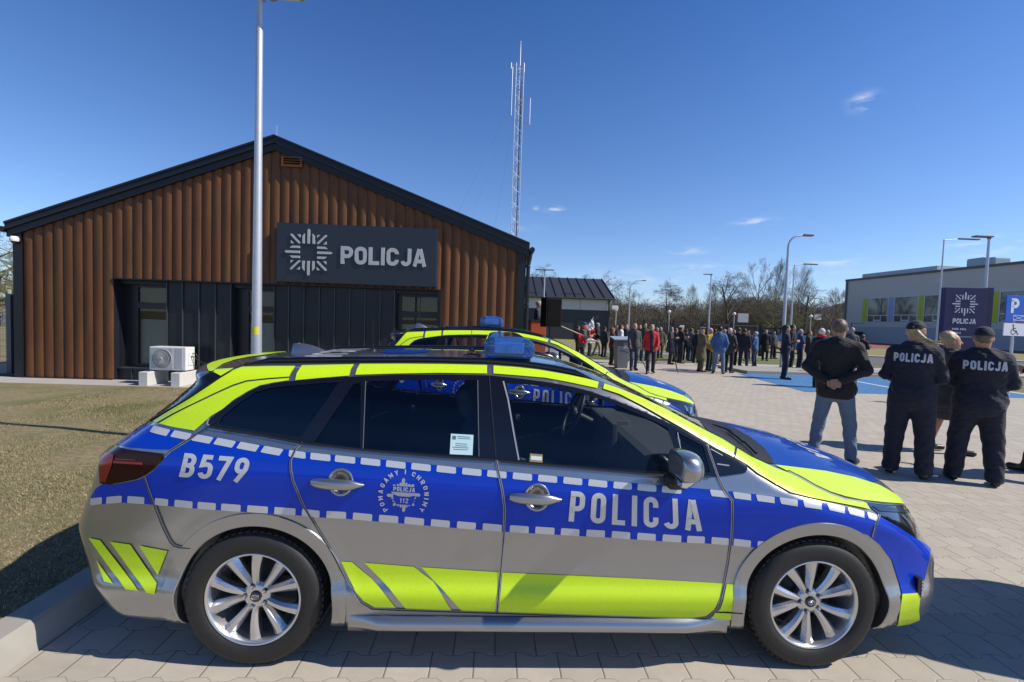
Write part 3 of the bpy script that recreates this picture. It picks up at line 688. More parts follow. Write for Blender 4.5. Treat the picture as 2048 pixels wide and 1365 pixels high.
for k in range(7):
    a0 = radians(-118+k*11); a1 = a0+radians(11); r = .0535; b.add([(r*cos(a0), r*sin(a0), 1.30), (r*cos(a1), r*sin(a1), 1.30), (r*cos(a1), r*sin(a1), 1.39), (r*cos(a0), r*sin(a0), 1.39)], [(0, 1, 2, 3)])
b.build('sticker', mat('yellow_sticker', (.75, .65, .03), .5), lp, fix=False)

# ================================================================== LATTICE MAST behind the station
MYd = 26.0
def mp(px, py): p = PY(px, py, MYd); return p
base = mp(1029, 470); top = mp(1037.5, 128)
ms = empty('radio_mast', (base[0], MYd, 0), 0, 'slender silver lattice radio mast rising behind the brown roof', 'mast')
ZNC = mat('bright_zinc', (.62, .64, .66), .4, .7)
H = top[2]; w0 = .215; b = MB()
corn = [(-w0, -w0*.58), (w0, -w0*.58), (0, w0*1.15)]
def lean(z): return 0.0
for cx_, cy_ in corn: b.tube([(cx_, cy_, 0), (cx_, cy_, H)], .024, 6)
b.build('leg_tubes', ZNC, ms)
b = MB(); z = 0; k = 0
while z < H-.3:
    for i in range(3):
        p, q = corn[i], corn[(i+1) % 3]
        if k % 2: p, q = q, p
        b.tube([(p[0], p[1], z), (q[0], q[1], z+.42)], .011, 4, cap=False); b.tube([(p[0], p[1], z), (q[0], q[1], z)], .008, 4, cap=False)
    z += .42; k += 1
b.build('bracing', ZNC, ms)
b = MB(); b.tube([(0, 0, H-.2), (0, 0, H+1.25)], [.03, .012], 8)
for (dx, z0, z1, arm) in ((-.42, H-2.9, H-.25, (H-.5, H-1.1, H-2.3)), (.62, H-3.35, H-1.9, (H-3.2, H-3.3)), (.22, H-.5, H-.02, (H-.1, H-.4)), (-.50, H-.35, H-.02, (H-.1,))):
    b.tube([(dx, -.1, z0), (dx, -.1, z1)], .035, 8)
    for a in arm: b.tube([(0, 0, a), (dx, -.1, a)], .012, 5)
b.build('antenna', ZNC, ms)
b = MB(); b.tube([(.1, .05, 0), (.1, .05, H-1)], .03, 6); b.build('cable', mat('cable_black', (.02, .02, .02), .6), ms)
b = MB()
for dx, dy in ((-7.0, 2), (-5.4, 4), (-2.5, 10)): b.tube([(0, 0, H-1.2), (dx, dy, 0)], .006, 4)
b.build('guy_wire', mat('wire_grey', (.45, .5, .6), .4, .6), ms)
# ================================================================== BARE TREES
def bare_tree(seed, H, r0, spread=.55, up=.35, levels=5, nb=4, thin=1.0, first=.22, droop=0.0):
    R = random.Random(seed); trunk = MB(); crown = MB()
    def grow(p, d, L, r, lev):
        n = 4 if lev == 0 else 3 if lev < 3 else 2; pts = [p.copy()]; q = p.copy(); dd = d.copy()
        for i in range(n):
            dd = (dd+Vector((R.gauss(0, .10), R.gauss(0, .10), R.gauss(0, .05)))*(1+.5*lev)*.55+Vector((0, 0, up*.12-droop*.14*lev))).normalized(); q = q+dd*(L/n); pts.append(q.copy())
        (trunk if lev < 1 else crown).tube([tuple(a) for a in pts], [r*(1-.62*i/n) for i in range(n+1)], 7 if lev == 0 else 4 if lev < 3 else 3, cap=False)
        if lev >= levels: return
        k = (nb+3 if lev == 0 else nb) if lev < 3 else nb
        for i in range(k):
            u = (first if lev == 0 else .25)+(1-(first if lev == 0 else .25))*(i+R.random()*.8)/k; u = min(u, .98)
            a = pts[min(int(u*n), n-1)].lerp(pts[min(int(u*n)+1, n)], u*n-int(u*n)); az = R.random()*2*pi; t = Vector((cos(az), sin(az), 0))
            ax = (pts[-1]-pts[0]).normalized(); t = (t-ax*t.dot(ax)); t = t.normalized() if t.length > .1 else ax.orthogonal().normalized()
            nd = (ax*(1-spread*.55)+t*spread*(1.25-.35*u)+Vector((0, 0, .18*up))).normalized()
            grow(a, nd, L*(.62 if lev else .60)*(1.12-.45*u)*R.uniform(.8, 1.15), max(.004*thin, r*(1-.6*u)*.55), lev+1)
    grow(Vector((0, 0, 0)), Vector((0, 0, 1)), H*.74, r0, 0)
    return trunk, crown
BARK = mat('grey_brown_bark', (.075, .062, .050), .9, var=.3, vs=2); TWIG = mat('brown_twigs', (.11, .09, .072), .9); TWIGG = mat('budding_twigs', (.17, .165, .075), .9); TWIGR = mat('reddish_twigs', (.11, .072, .05), .9)
TREES = {}
def tree_proto(key, **k):
    tw = k.pop('twig', TWIG); t, c = bare_tree(**k); root = empty('bare_tree', (0, 0, -50)); t.build('trunk', BARK, root, fix=False); c.build('crown', tw, root, fix=False); TREES[key] = (root, k['H'], [False]); return root
tree_proto('oak', seed=3, H=10, r0=.24, spread=.80, nb=5, levels=5, up=.3, thin=1.4)
tree_proto('round', seed=12, H=8, r0=.17, spread=.85, nb=6, levels=5, up=.3, first=.34, thin=1.4)
tree_proto('birch', seed=21, H=12, r0=.13, spread=.42, nb=7, levels=4, thin=1.4, up=.8, first=.2)
tree_proto('poplar', seed=31, H=11, r0=.16, spread=.55, nb=5, levels=5, up=.6, first=.2, thin=1.4, twig=TWIGR)
tree_proto('willow', seed=41, H=8, r0=.2, spread=.9, nb=6, levels=5, up=.2, first=.15, twig=TWIGG, droop=.4, thin=1.4)
tree_proto('shrub', seed=51, H=5, r0=.08, spread=.95, nb=5, levels=4, up=.5, first=.05, twig=TWIGR)
def put_tree(key, px, top, Z, rz, label, wid=1.0):
    root, H0, used = TREES[key]; hy = 641+(px-940)*.0333; H = (hy-top)*Z/FPX+HC; p = PZ(px, hy, Z); s = H/H0
    if used[0]: o = dup(root, (p[0], p[1], 0), rz)
    else: o = root; used[0] = True; o.location = (p[0], p[1], 0); o.rotation_euler = (0, 0, rz)
    o.scale = (s*wid, s*wid, s); tag(o, label, 'tree', 'leafless trees behind the yard'); return o
for a in (('oak', 1190, 541, 78, .3, 'broad leafless tree rising behind the ridge of the small garage', 1.15), ('round', 1337, 568, 70, 1.1, 'round-headed bare tree on a thin trunk left of the slim lamp with a flat head', 1.0),
          ('oak', 1455, 538, 80, 2.1, 'tall rounded bare tree right of the slim lamp with a flat head', 1.05), ('poplar', 1513, 531, 84, .4, 'tall narrow bare tree between the rounded bare tree and the curved lamp', .8),
          ('birch', 1551, 529, 88, 1.9, 'thin upright birch just left of the big curved lamp', .7), ('willow', 1562, 573, 70, .9, 'olive-green budding tree low behind the big curved lamp', 1.2),
          ('oak', 1606, 563, 74, 4.0, 'dark spreading bare tree right of the big curved lamp', 1.05), ('birch', 1594, 540, 95, 2.7, 'faint slender birch above the dark spreading tree', .8),
          ('willow', 1086, 533, 72, 2.2, 'yellow-green budding willow behind the left end of the garage roof', 1.4), ('birch', 1381, 576, 86, 1.3, 'slim pale birch just right of the round-headed bare tree', .7),
          ('poplar', 1243, 578, 82, 3.1, 'reddish bare tree close to the right end of the garage', 1.0), ('poplar', 1268, 588, 88, 4.1, 'low bare tree behind the curved lamp beside the garage', 1.1),
          ('birch', 1425, 572, 92, 5.1, 'slender bare tree touching the slim lamp with a flat head', .9), ('birch', 1672, 583, 130, .2, 'small bare tree on the hill beside the school corner', 1.1), ('poplar', 1686, 590, 140, .9, 'faint bare tree directly against the school corner', 1.2),
          ('willow', -8, 432, 34, .5, 'large budding willow cut by the left edge, beyond the station corner', 1.3), ('willow', 28, 450, 40, 1.5, 'budding willow peeping past the left corner of the station', 1.2), ('shrub', 18, 560, 36, 2.5, 'reddish bush behind the grey fence post', 1.4)):
    put_tree(*a)
# ---- the wood behind: nobody could count it
def wood(name, x0, x1, Z0, Z1, topf, n, tw, seed, label):
    r = np.random.default_rng(seed); V = []; k = 0
    for i in range(n):
        px = r.uniform(x0, x1); Z = r.uniform(Z0, Z1); hy = 641+(px-940)*.0333; p = PZ(px, hy, Z); H = (hy-topf(px)-r.uniform(-3, 14))*Z/FPX+HC; H = max(H, 2.5); m = int(tw*r.uniform(.7, 1.2))
        a = r.uniform(0, 2*pi, m); h = H*r.beta(2.2, 1.6, m); rad = H*.26*np.sqrt(r.random(m))*(.35+1.0*np.sin(np.pi*np.clip(h/H, 0, 1))); L = H*r.uniform(.05, .17, m)
        b0 = np.stack([p[0]+rad*np.cos(a), p[1]+rad*np.sin(a), h], 1); d = np.stack([np.cos(a)*.6+r.normal(0, .35, m), np.sin(a)*.6+r.normal(0, .35, m), r.uniform(.3, 1.2, m)], 1); d /= np.linalg.norm(d, axis=1)[:, None]
        w = np.stack([-np.ones(m)*.9, r.normal(0, .5, m), r.normal(0, .6, m)], 1); w = np.cross(d, np.cross(w, d)); w /= np.linalg.norm(w, axis=1)[:, None]; w *= (Z*.00028)*r.uniform(.5, 1.6, m)[:, None]
        V.append(np.stack([b0-w, b0+w, b0+d*L[:, None]], 1).reshape(-1, 3))
        t = .0009*Z*r.uniform(.6, 1.3); V.append(np.array([(p[0]-t, p[1], 0), (p[0]+t, p[1], 0), (p[0]+r.normal(0, .3), p[1], H*.95)]))
        for j in range(9):
            zz = H*r.uniform(.15, .6); az = r.uniform(0, 2*pi); l = H*r.uniform(.15, .32); V.append(np.array([(p[0], p[1], zz-t), (p[0], p[1], zz+t), (p[0]+cos(az)*l, p[1]+sin(az)*l, zz+l*1.1)]))
    V = np.concatenate(V); me = bpy.data.meshes.new(name); me.from_pydata(V.tolist(), [], np.arange(len(V)).reshape(-1, 3).tolist()); nf = len(V)//3
    me.polygons.foreach_set('material_index', r.integers(0, 3, nf).astype(np.int32)); me.update()
    o = link(name, me, [mat('wood_brown', (.15, .12, .095), 1), mat('wood_grey', (.20, .175, .15), 1), mat('wood_olive', (.14, .135, .07), 1)]); o['kind'] = 'stuff'; return tag(o, label, 'wood')
tf = lambda px: np.interp(px, [1050, 1210, 1260, 1320, 1400, 1480, 1560, 1640, 1690], [590, 596, 606, 612, 606, 596, 598, 612, 622])
wood('leafless_wood', 1215, 1700, 95, 135, tf, 330, 300, 5, 'brown leafless wood stretching behind the fence and the lamps')
wood('leafless_wood', -60, 34, 60, 90, lambda px: 592, 26, 300, 6, 'low brown wood seen past the left corner of the station')
um = MB()
for i in range(240):
    px = RNG.uniform(1205, 1690); Z = RNG.uniform(100, 140); hy = 641+(px-940)*.0333; p = PZ(px, hy, Z); h = RNG.uniform(1.5, 4.2); w = RNG.uniform(1.2, 3.5); V = []
    for j in range(26):
        a = RNG.uniform(0, 2*pi); q = RNG.uniform(.2, 1); V += [(p[0]+cos(a)*w*q-.25, p[1]+sin(a)*w*q, -.1), (p[0]+cos(a)*w*q+.25, p[1]+sin(a)*w*q, -.1), (p[0]+cos(a)*w*q*1.2+RNG.normal(0, .4), p[1]+sin(a)*w*q, h*RNG.uniform(.5, 1.1))]
    um.add(V, [(3*j, 3*j+1, 3*j+2) for j in range(26)])
o = um.build('undergrowth', [_MC['wood_brown']], fix=False); o['kind'] = 'stuff'; tag(o, 'dark brushwood filling the foot of the far wood', 'undergrowth')

# ================================================================== GARAGE
def gp(px, py, Y): return PY(px, py, Y)
GY = 46.0; a = gp(1228, 600, GY); gx1 = a[0]; gze = a[2]; rg = gp(1201, 561.5, GY+6); gx0 = gx1-26; gsp = gp(1220, 622, GY)[2]
ga = empty('garage', ((gx0+gx1)/2, GY, 0), 0, 'low garage with dark seamed roof, pale upper wall and anthracite lower wall', 'building'); ox = -(gx0+gx1)/2
LP = mat('pale_panel', (.50, .50, .49), .6, var=.05, vs=.5); DK = mat('garage_anthracite', (.028, .031, .038), .55)
b = MB(); b.box((gx0+ox, 0, 0), (gx1-.35+ox, 12, gsp), 0); b.build('lower_wall', DK, ga)
b = MB(); b.box((gx0+ox, .0, gsp+.003), (gx1-.35+ox, 12, gze), 0)
for i in range(8): x = gx1-.35-3.6*(i+1)+ox+.5; b.box((x, -.02, gsp), (x+.05, .01, gze), 1)
b.build('upper_wall', [LP, mat('panel_joint', (.22, .23, .24), .6)], ga)
b = MB(); rz = rg[2]
b.prism([(0, gze-.05), (0, gze+.10), (6, rz+.12), (6, rz-.05)], lambda q, z: (gx0+ox, q-.4, z), lambda q, z: (gx1+ox, q-.4, z)); b.prism([(6, rz-.05), (6, rz+.12), (12.6, gze+.10), (12.6, gze-.05)], lambda q, z: (gx0+ox, q-.4, z), lambda q, z: (gx1+ox, q-.4, z))
for i in range(27):
    x = gx1-.1-i*.98+ox; b.prism([(0, gze+.10), (0, gze+.20), (6, rz+.22), (6, rz+.12)], lambda q, z, x=x: (x, q-.41, z), lambda q, z, x=x: (x+.07, q-.41, z), 1)
for i in range(5):
    x = gx1-3-i*4.7+ox; b.tube([(x, .5, gze+.5), (x-2.2, .5, gze+.5)], .05, 5, 1)
b.build('roof', [mat('garage_roof', (.045, .048, .055), .5, .3), mat('garage_seam', (.020, .022, .026), .5)], ga)
b = MB(); p0 = gp(1153, 636, GY); p1 = gp(1191, 640, GY); b.box((p0[0]+ox-gx0*0-0, -.06, 0), (p1[0]+ox, -.003, p1[2])); b.build('door', mat('garage_door', (.015, .017, .021), .5), ga)
b = MB(); b.tube([(gx1-.5+ox, -.12, .1), (gx1-.5+ox, -.12, gze)], .09, 8); b.tube([(gx0+ox, -.45, gze), (gx1+ox, -.45, gze)], .09, 8); b.build('gutter', DK, ga)
b = MB(); b.bbox((gx1-.3+ox, -.5, gze-1.0), (gx1+.35+ox, -.2, gze-.62), .05); b.build('camera', _MC['white_plastic'], ga)

# ================================================================== SCHOOL beyond the court
ZS = 85.0; P0 = PZ(1689, 664, ZS); sd = np.array([.055, -.998, 0]); sd /= np.linalg.norm(sd); sn = np.array([-.998, -.055, 0])     # along the wall, out of the wall
def wp(px, py): d = ray(px, py); t = ((P0-CP)@sn)/(d@sn); return CP+d*t
SCY = [P0[0], P0[1], 0]
sc = empty('school', (P0[0], P0[1], 0), 0, 'long pale school building with lime and lilac window panels beyond the red court', 'building')
def sl_(p, off=0.0): return (p[0]-P0[0]+sn[0]*off, p[1]-P0[1]+sn[1]*off, p[2])
L = 62.0; zt0 = wp(1690, 563.5)[2]; zt1 = wp(2047, 527.5)[2]; LW = np.linalg.norm(wp(2047, 600)-wp(1690, 600)); zt = lambda s: zt0+(zt1-zt0)*s/LW
SW = mat('school_render', (.60, .57, .52), .85, var=.04, vs=.2); b = MB()
def wq(s0, s1, z0, z1, off, mi=0, th=.12):
    V = []
    for o_ in (off, off-th):
        for s, z in ((s0, z0), (s1, z0 if not callable(z0) else z0(s1)), (s1, z1(s1) if callable(z1) else z1), (s0, z1(s0) if callable(z1) else z1)): V.append((sd[0]*s+sn[0]*o_, sd[1]*s+sn[1]*o_, z))
    b.add(V, [(0, 1, 2, 3), (7, 6, 5, 4), (0, 4, 5, 1), (1, 5, 6, 2), (2, 6, 7, 3), (3, 7, 4, 0)], mi)
wq(0, L, 0, zt, 0, 0, 20); b.build('wall', SW, sc); b = MB()
wq(-.3, L, lambda s: zt(s), lambda s: zt(s)+.35, .25, 0, 20.5) if False else None
V = []
for o_ in (.25, -20.3):
    for s in (-.3, L): V += [(sd[0]*s+sn[0]*o_, sd[1]*s+sn[1]*o_, zt(s)), (sd[0]*s+sn[0]*o_, sd[1]*s+sn[1]*o_, zt(s)+.32)]
b.add(V, [(0, 2, 3, 1), (4, 5, 7, 6), (1, 3, 7, 5), (0, 4, 6, 2), (0, 1, 5, 4), (2, 6, 7, 3)]); b.build('roof_edge', mat('school_roof_edge', (.10, .11, .12), .5), sc)
b = MB(); wq(.4, 14, zt0+.36, zt0+1.35, -2.5, 0, 10); b.build('upper_volume', mat('school_upper', (.55, .55, .54), .8), sc)
def sof(px): return float((wp(px, 620)-P0)@sd)
zb_, ztp = wp(1736, 644.5)[2], wp(1736, 597.5)[2]; ztr = wp(1736, 631.5)[2]
pan = [(1725, 1736.3, 'g'), (1736.3, 1776, 'w'), (1776, 1789, 'l'), (1789, 1835.5, 'w'), (1835.5, 1848.5, 'g'), (1848.5, 1908, 'w'), (1908, 1924, 'l'), (1924, 1981, 'w'), (1981, 1999, 'g'), (1999, 2075, 'w'), (2075, 2100, 'l')]
PG = mat('lime_panel', (.50, .55, .05), .6); PL = mat('lilac_panel', (.34, .40, .60), .6); WFR = mat('school_frame', (.62, .64, .66), .5)
m, t = new_mat('school_glass'); t.base((.045, .055, .065)); t.b.inputs['Roughness'].default_value = .06; t.b.inputs['Coat Weight'].default_value = 1; SG = m
for x0, x1, k in pan:
    s0, s1 = sof(x0), sof(x1); b = MB()
    if k != 'w': wq(s0+.02, s1-.02, zb_, ztp, .05, 0, .1); b.build('facade_panel', PG if k == 'g' else PL, sc); continue
    wq(s0+.05, s1-.05, zb_, ztp, .012, 0, .05); f = b.build('window', SG, sc); b = MB(); n = 3
    for z in (zb_, ztr, ztp): wq(s0, s1, z-.07, z+.07, .06, 0, .08)
    for i in range(n+1): s = s0+(s1-s0)*i/n; wq(s-.06, s+.06, zb_, ztp if i in (0, n) else ztr, .063, 0, .08)
    wq(s0+(s1-s0)/3, s0+2*(s1-s0)/3, zb_+.15, zb_+.4, .064, 0, .07); b.build('frame', WFR, f)
b = MB(); wq(0, L, 0, wp(1800, 655)[2], .03, 0, .05); b.build('plinth', mat('lilac_plinth', (.42, .43, .46), .8), sc)
b = MB()
for k in range(3):
    q = wp(1927+10*k, 535); b.bbox(tuple(np.array(sl_(q, -3))-[1.2, 1.2, .8]), tuple(np.array(sl_(q, -3))+[1.2, 1.2, 1.4]), .2)
b.build('roof_ventilator', mat('ventilator_grey', (.35, .42, .45), .5, .4), sc)
b = MB(); b.tube([sl_(P0*np.array([1, 1, 0])+np.array([0, 0, .1]), .15), sl_(P0*np.array([1, 1, 0])+np.array([0, 0, zt0]), .15)], .18, 8); b.build('downpipe', mat('school_pipe', (.16, .18, .20), .5), sc)
# fence along the court with dark windbreak
cf = empty('court_fence', tuple(PZ(1900, 680, 80)*np.array([1, 1, 0])), 0, 'dark mesh fence running along the far side of the red court', 'fence'); l0 = np.array(cf.location); b = MB(); d0 = PZ(1700, 680, 81)*np.array([1, 1, 0])-l0; d1 = PZ(2200, 680, 81)*np.array([1, 1, 0])-l0
b.prism([(0, 0), (1, 0), (1, 1), (0, 1)], lambda u, v: tuple(d0+(d1-d0)*u+np.array([0, 0, 1.9*v])), lambda u, v: tuple(d0+(d1-d0)*u+np.array([0, .1, 1.9*v]))); b.build('windbreak', mat('windbreak_net', (.05, .055, .05), .9), cf)
b = MB()
for i in range(14): q = d0+(d1-d0)*i/13; b.tube([(q[0], q[1]-.1, 0), (q[0], q[1]-.1, 3.4)], .07, 6)
b.tube([tuple(d0+np.array([0, -.1, 3.3])), tuple(d1+np.array([0, -.1, 3.3]))], .04, 5); b.build('post_row', mat('fence_grey', (.06, .065, .07), .6), cf)

# ================================================================== FENCES, LAMPS, SIGNS
DF = mat('dark_fence_steel', (.018, .021, .027), .5, .3)
f0 = PZ(1287, 651, 28)*np.array([1, 1, 0]); f1 = PZ(1521, 660, 28.5)*np.array([1, 1, 0]); fe = empty('steel_fence', tuple(f0), 0, 'dark steel picket fence behind the crowd', 'fence'); dv = f1-f0; Lf = np.linalg.norm(dv); b = MB(); n = int(Lf/.13)
for i in range(n+1): q = dv*i/n; b.box((q[0]-.012, q[1]-.012, .1), (q[0]+.012, q[1]+.012, 2.0))
for z in (.25, 1.85): b.tube([(0, 0, z), (dv[0], dv[1], z)], .028, 4)
b.build('picket_panel', DF, fe)
for i in range(5): q = dv*i/4; b = MB(); b.box((q[0]-.05, q[1]-.05, 0), (q[0]+.05, q[1]+.05, 2.1)); b.build('post', DF, fe)
g0 = PZ(1523, 660, 28)*np.array([1, 1, 0]); g1 = PZ(1604, 662, 27)*np.array([1, 1, 0]); gt_ = empty('sliding_gate', tuple(g0), 0, 'open-framed dark gate with a diagonal brace right of the picket fence', 'gate'); dv = g1-g0; b = MB()
for z in (.30, .55, 1.75): b.tube([(0, 0, z), (dv[0], dv[1], z)], .05, 4)
b.tube([(0, 0, 1.7), (dv[0]*.55, dv[1]*.55, .35)], .05, 4)
for u in (0, .36, 1): b.box((dv[0]*u-.07, dv[1]*u-.07, 0), (dv[0]*u+.07, dv[1]*u+.07, 1.9))
b.build('gate_frame', DF, gt_)
def lamp(px, Z, top, base_r, kind, label, arm=1.0, ang=0.0, m_=None, two=False):
    hy = 641+(px-940)*.0333; p = PZ(px, hy, Z); H = (hy-top)*Z/FPX+HC; o = empty('street_lamp', (p[0], p[1], 0), ang, label, 'street lamp', 'street lamps around the yard'); m_ = m_ or GALV; b = MB()
    if kind == 'curved':
        R = arm*.75; pts = [(0, 0, 0), (0, 0, H*.35), (0, 0, H-R)]+[(R-R*cos(a), 0, H-R+R*sin(a)) for a in [radians(15*i) for i in range(1, 6)]]+[(R, 0, H), (arm*1.05, 0, H+.05)]
        b.tube(pts, [base_r, base_r*.85, base_r*.6]+[base_r*.45]*(len(pts)-3), 10); b.build('pole', m_, o); b = MB(); b.bbox((arm*.95, -.10, H-.01), (arm*.95+.42, .10, H+.07), .025)
    elif kind == 'bent':
        b.tube([(0, 0, 0), (0, 0, H*.4), (0, 0, H-.05)], [base_r, base_r*.8, base_r*.5], 10); b.tube([(0, 0, H-.1), (arm, 0, H+.05*arm)], base_r*.35, 6); b.build('pole', m_, o); b = MB(); b.bbox((arm*.55, -.12, H+.0), (arm*1.35, .12, H+.10), .03)
    else:
        b.tube([(0, 0, 0), (0, 0, H*.4), (0, 0, H)], [base_r, base_r*.75, base_r*.55], 12); b.build('pole', m_, o); b = MB(); b.lathe([(.0001, H-.05), (.06, H-.05), (.06, H+.05), (.0001, H+.06)], (0, 0, 0), 'z', 12); b.bbox((-.60, -.11, H+.0), (.08, .11, H+.06), .02)
        if two: b.bbox((.0, -.11, H+.0), (.60, .11, H+.06), .02)
    b.build('lamp_head', mat('lantern_grey', (.16, .17, .18), .5), o); return o
lamp(1257, 45, 562, .08, 'curved', 'curved street lamp standing right beside the garage', 1.2)
lamp(1417, 36, 551, .085, 'flat', 'slim lamp with a flat head pointing left, behind the crowd', 0, 0)
lamp(1567, 19, 473, .080, 'curved', 'tall curved lamp, thickest of those behind the crowd', .62)
lamp(1581, 42, 530, .10, 'bent', 'smaller lamp with a straight slanting arm right behind the thickest curved lamp', 1.6)
lamp(1874, 34, 480, .085, 'bent', 'lamp with a long straight arm in front of the school windows', 2.0)
lamp(1963, 17.4, 478, .075, 'flat', 'flat-headed lamp rising behind the purple police totem', 0)
lamp(1086, 30, 542, .07, 'flat', 'twin flat-headed lamp in front of the garage roof ridge', 0, 0, None, True)
for i, (px, w) in enumerate(((1231, 'small post lamp at the right foot of the garage'), (1337, 'small post lamp under the round-headed bare tree'), (1467, 'small post lamp left of the grey board'), (1620, 'small post lamp under the dark spreading tree'))):
    hy = 641+(px-940)*.0333; p = PZ(px, hy, 62); o = empty('post_lamp', (p[0], p[1], 0), 0, w, 'lamp', 'small post lamps along the far path'); b = MB(); b.tube([(0, 0, 0), (0, 0, 3.5)], .06, 6); b.build('pole', mat('pale_pole', (.5, .5, .5), .5), o); b = MB(); b.lathe([(.0001, 3.5), (.2, 3.55), (.24, 3.7), (.1, 3.9), (.0001, 3.92)], (0, 0, 0), 'z', 10); b.build('lamp_head', _MC['white_plastic'], o)
def board(px0, px1, py0, py1, Z, label, m_):
    a = PZ(px0, py1, Z); c = PZ(px1, py0, Z); o = empty('notice_board', ((a[0]+c[0])/2, a[1], 0), 0, label, 'board'); w = (c[0]-a[0])/2; b = MB(); b.bbox((-w, -.04, a[2]), (w, .04, c[2]), .02); b.build('panel', m_, o); b = MB()
    for s in (-.7, .7): b.tube([(w*s, .1, 0), (w*s, .1, c[2])], .05, 6)
    b.build('post_pair', DF, o)
board(1475, 1497, 628, 645, 44, 'light grey board on two posts behind the fence', mat('board_grey', (.42, .45, .48), .6)); board(1628, 1643, 629.5, 640, 95, 'white hoarding far behind the dark spreading tree', mat('board_white', (.7, .7, .74), .6))
# ---- purple totem
tz = 17.0; p = PZ(1921, 675, tz); tt = empty('police_totem', (p[0], p[1], 0), radians(-8), 'tall purple totem with the police badge and small lines of text', 'sign'); TP = mat('totem_purple', (.026, .014, .085), .4); th_ = HC+(674.5-578)*tz/FPX
b = MB(); b.bbox((-.70, -.11, 0), (.70, .11, th_), .012); b.build('panel', TP, tt)
b = MB(); b.box((.70, -.105, .02), (.92, .16, th_+.02)); b.build('side_panel', mat('totem_side', (.018, .010, .06), .4), tt)
WT = mat('totem_white', (.72, .72, .76), .5); b = MB(); burst(b, -.02, th_-.60, .44, lambda a, y, c: (a, y, c), -.112, .006); b.build('badge', WT, tt); block_text('lettering', 'POLICJA', -.40, .38, th_-1.33, th_-1.14, -.112, WT, tt, t=.22, w=.74, th=.006)
for i, (s_, w_) in enumerate((('KOMISARIAT', .52), ('POLICJI', .30))):
    if w_: block_text('small_lettering', s_, -.40, -.40+w_, th_-1.57-.14*i, th_-1.50-.14*i, -.112, WT, tt, t=.2, w=.6, th=.004)
b = MB(); b.box((-.40, -.116, th_-1.84), (.30, -.112, th_-1.79)); b.build('small_line', mat('totem_faint', (.25, .22, .36), .5), tt)
# ---- P sign with the disabled plate
pz = 10.5; p = PZ(2031, 678, pz); ps = empty('parking_sign', (p[0], p[1], 0), radians(4), 'blue P parking sign above a white wheelchair plate on a grey post', 'road sign'); sc_ = FPX/pz
zf = lambda py: HC+(678-py)/sc_
b = MB(); b.tube([(-.02, .05, 0), (-.02, .05, zf(592))], .030, 12); b.build('post', GALV, ps)
SB = mat('sign_blue', (.006, .10, .55), .4); SWh = mat('sign_white', (.75, .76, .80), .4)
b = MB(); b.bbox((-.325, -.012, zf(645)), (.325, .006, zf(593)), .004); b.build('blue_panel', SB, ps)
b = MB(); ph0, ph1 = zf(628), zf(599); 
for q in [f for pl in glyph('P', .66, .22)[1] for f in stroke(pl, .22)]: b.prism([(-.20+a.x*(ph1-ph0)*.95, ph0+a.y*(ph1-ph0)) for a in q], lambda a, c: (a, -.013, c), lambda a, c: (a, -.015, c))
b.build('letter', SWh, ps)
b = MB(); e0, e1 = zf(642.5), zf(632.5)
def bar_(b, a, c, w, y=-.0135, th=.0015, mi=0):
    A, C_ = Vector(a), Vector(c); d = (C_-A).normalized(); n = Vector((-d.y, d.x))*w/2; b.prism([tuple(A-n), tuple(C_-n), tuple(C_+n), tuple(A+n)], lambda u, v: (u, y, v), lambda u, v: (u, y-th, v), mi)
for a, c in (((-.12, e0), (.16, e0)), ((-.12, e1), (.16, e1)), ((-.12, e0), (-.12, e1)), ((.16, e0), (.16, e1)), ((-.12, e0), (.16, e1)), ((-.12, e1), (.16, e0))): bar_(b, a, c, .010)
b.build('envelope_mark', SWh, ps)
b = MB(); b.bbox((-.345, -.012, zf(673.5)), (.345, .006, zf(648.5)), .004); b.build('white_plate', SWh, ps)
b = MB(); c0 = zf(665); R = .062
pts = [(-.09+R*cos(radians(a)), c0+R*sin(radians(a))) for a in range(110, 381, 15)]
for i in range(len(pts)-1): bar_(b, pts[i], pts[i+1], .014)
for a, c in (((-.10, c0+.125), (-.09, c0+.02)), ((-.09, c0+.02), (-.01, c0+.02)), ((-.01, c0+.02), (.02, c0-.06)), ((.02, c0-.06), (.055, c0-.05)), ((-.095, c0+.075), (-.03, c0+.075))): bar_(b, a, c, .018, y=-.0138)
b.lathe([(.0001, -.0155), (.020, -.0155), (.020, -.013)], (-.102, 0, c0+.150), 'y', 16); b.build('wheelchair_mark', mat('sign_black', (.01, .01, .012), .5), ps)
# ---- left corner: fence post, netting, slab
p = PZ(21, 609, 10.6); fp = empty('mesh_fence', (p[0], p[1], 0), 0, 'grey fence post with thin wire netting at the left corner of the station', 'fence')
b = MB(); b.bbox((-.055, -.055, 0), (.055, .055, 1.89), .006); b.build('post', mat('post_grey', (.11, .12, .145), .45, .3), fp)
b = MB()
for i in range(34): b.tube([(-.06-.06*i, 0, .3), (-.06-.06*i, 0, 1.75)], .0022, 3, cap=False)
for i in range(12): b.tube([(-.05, 0, .3+.13*i), (-2.2, 0, .3+.13*i)], .0025, 3, cap=False)
b.build('netting', mat('netting_grey', (.12, .13, .14), .5), fp)
b = MB(); b.bbox((-2.4, -.05, 0), (-.04, .10, .28), .01); b.build('base_slab', mat('slab_concrete', (.30, .29, .27), .9), fp)
wl_ = MB(); q0 = PZ(-160, 672, 34); q1 = PZ(48, 676, 34); wl_.box((q0[0], q0[1], 0), (q1[0], q0[1]+.3, .9)); o = wl_.build('low_wall', mat('pale_wall', (.42, .40, .37), .9)); tag(o, 'low pale wall on the dry slope beyond the left corner', 'wall')
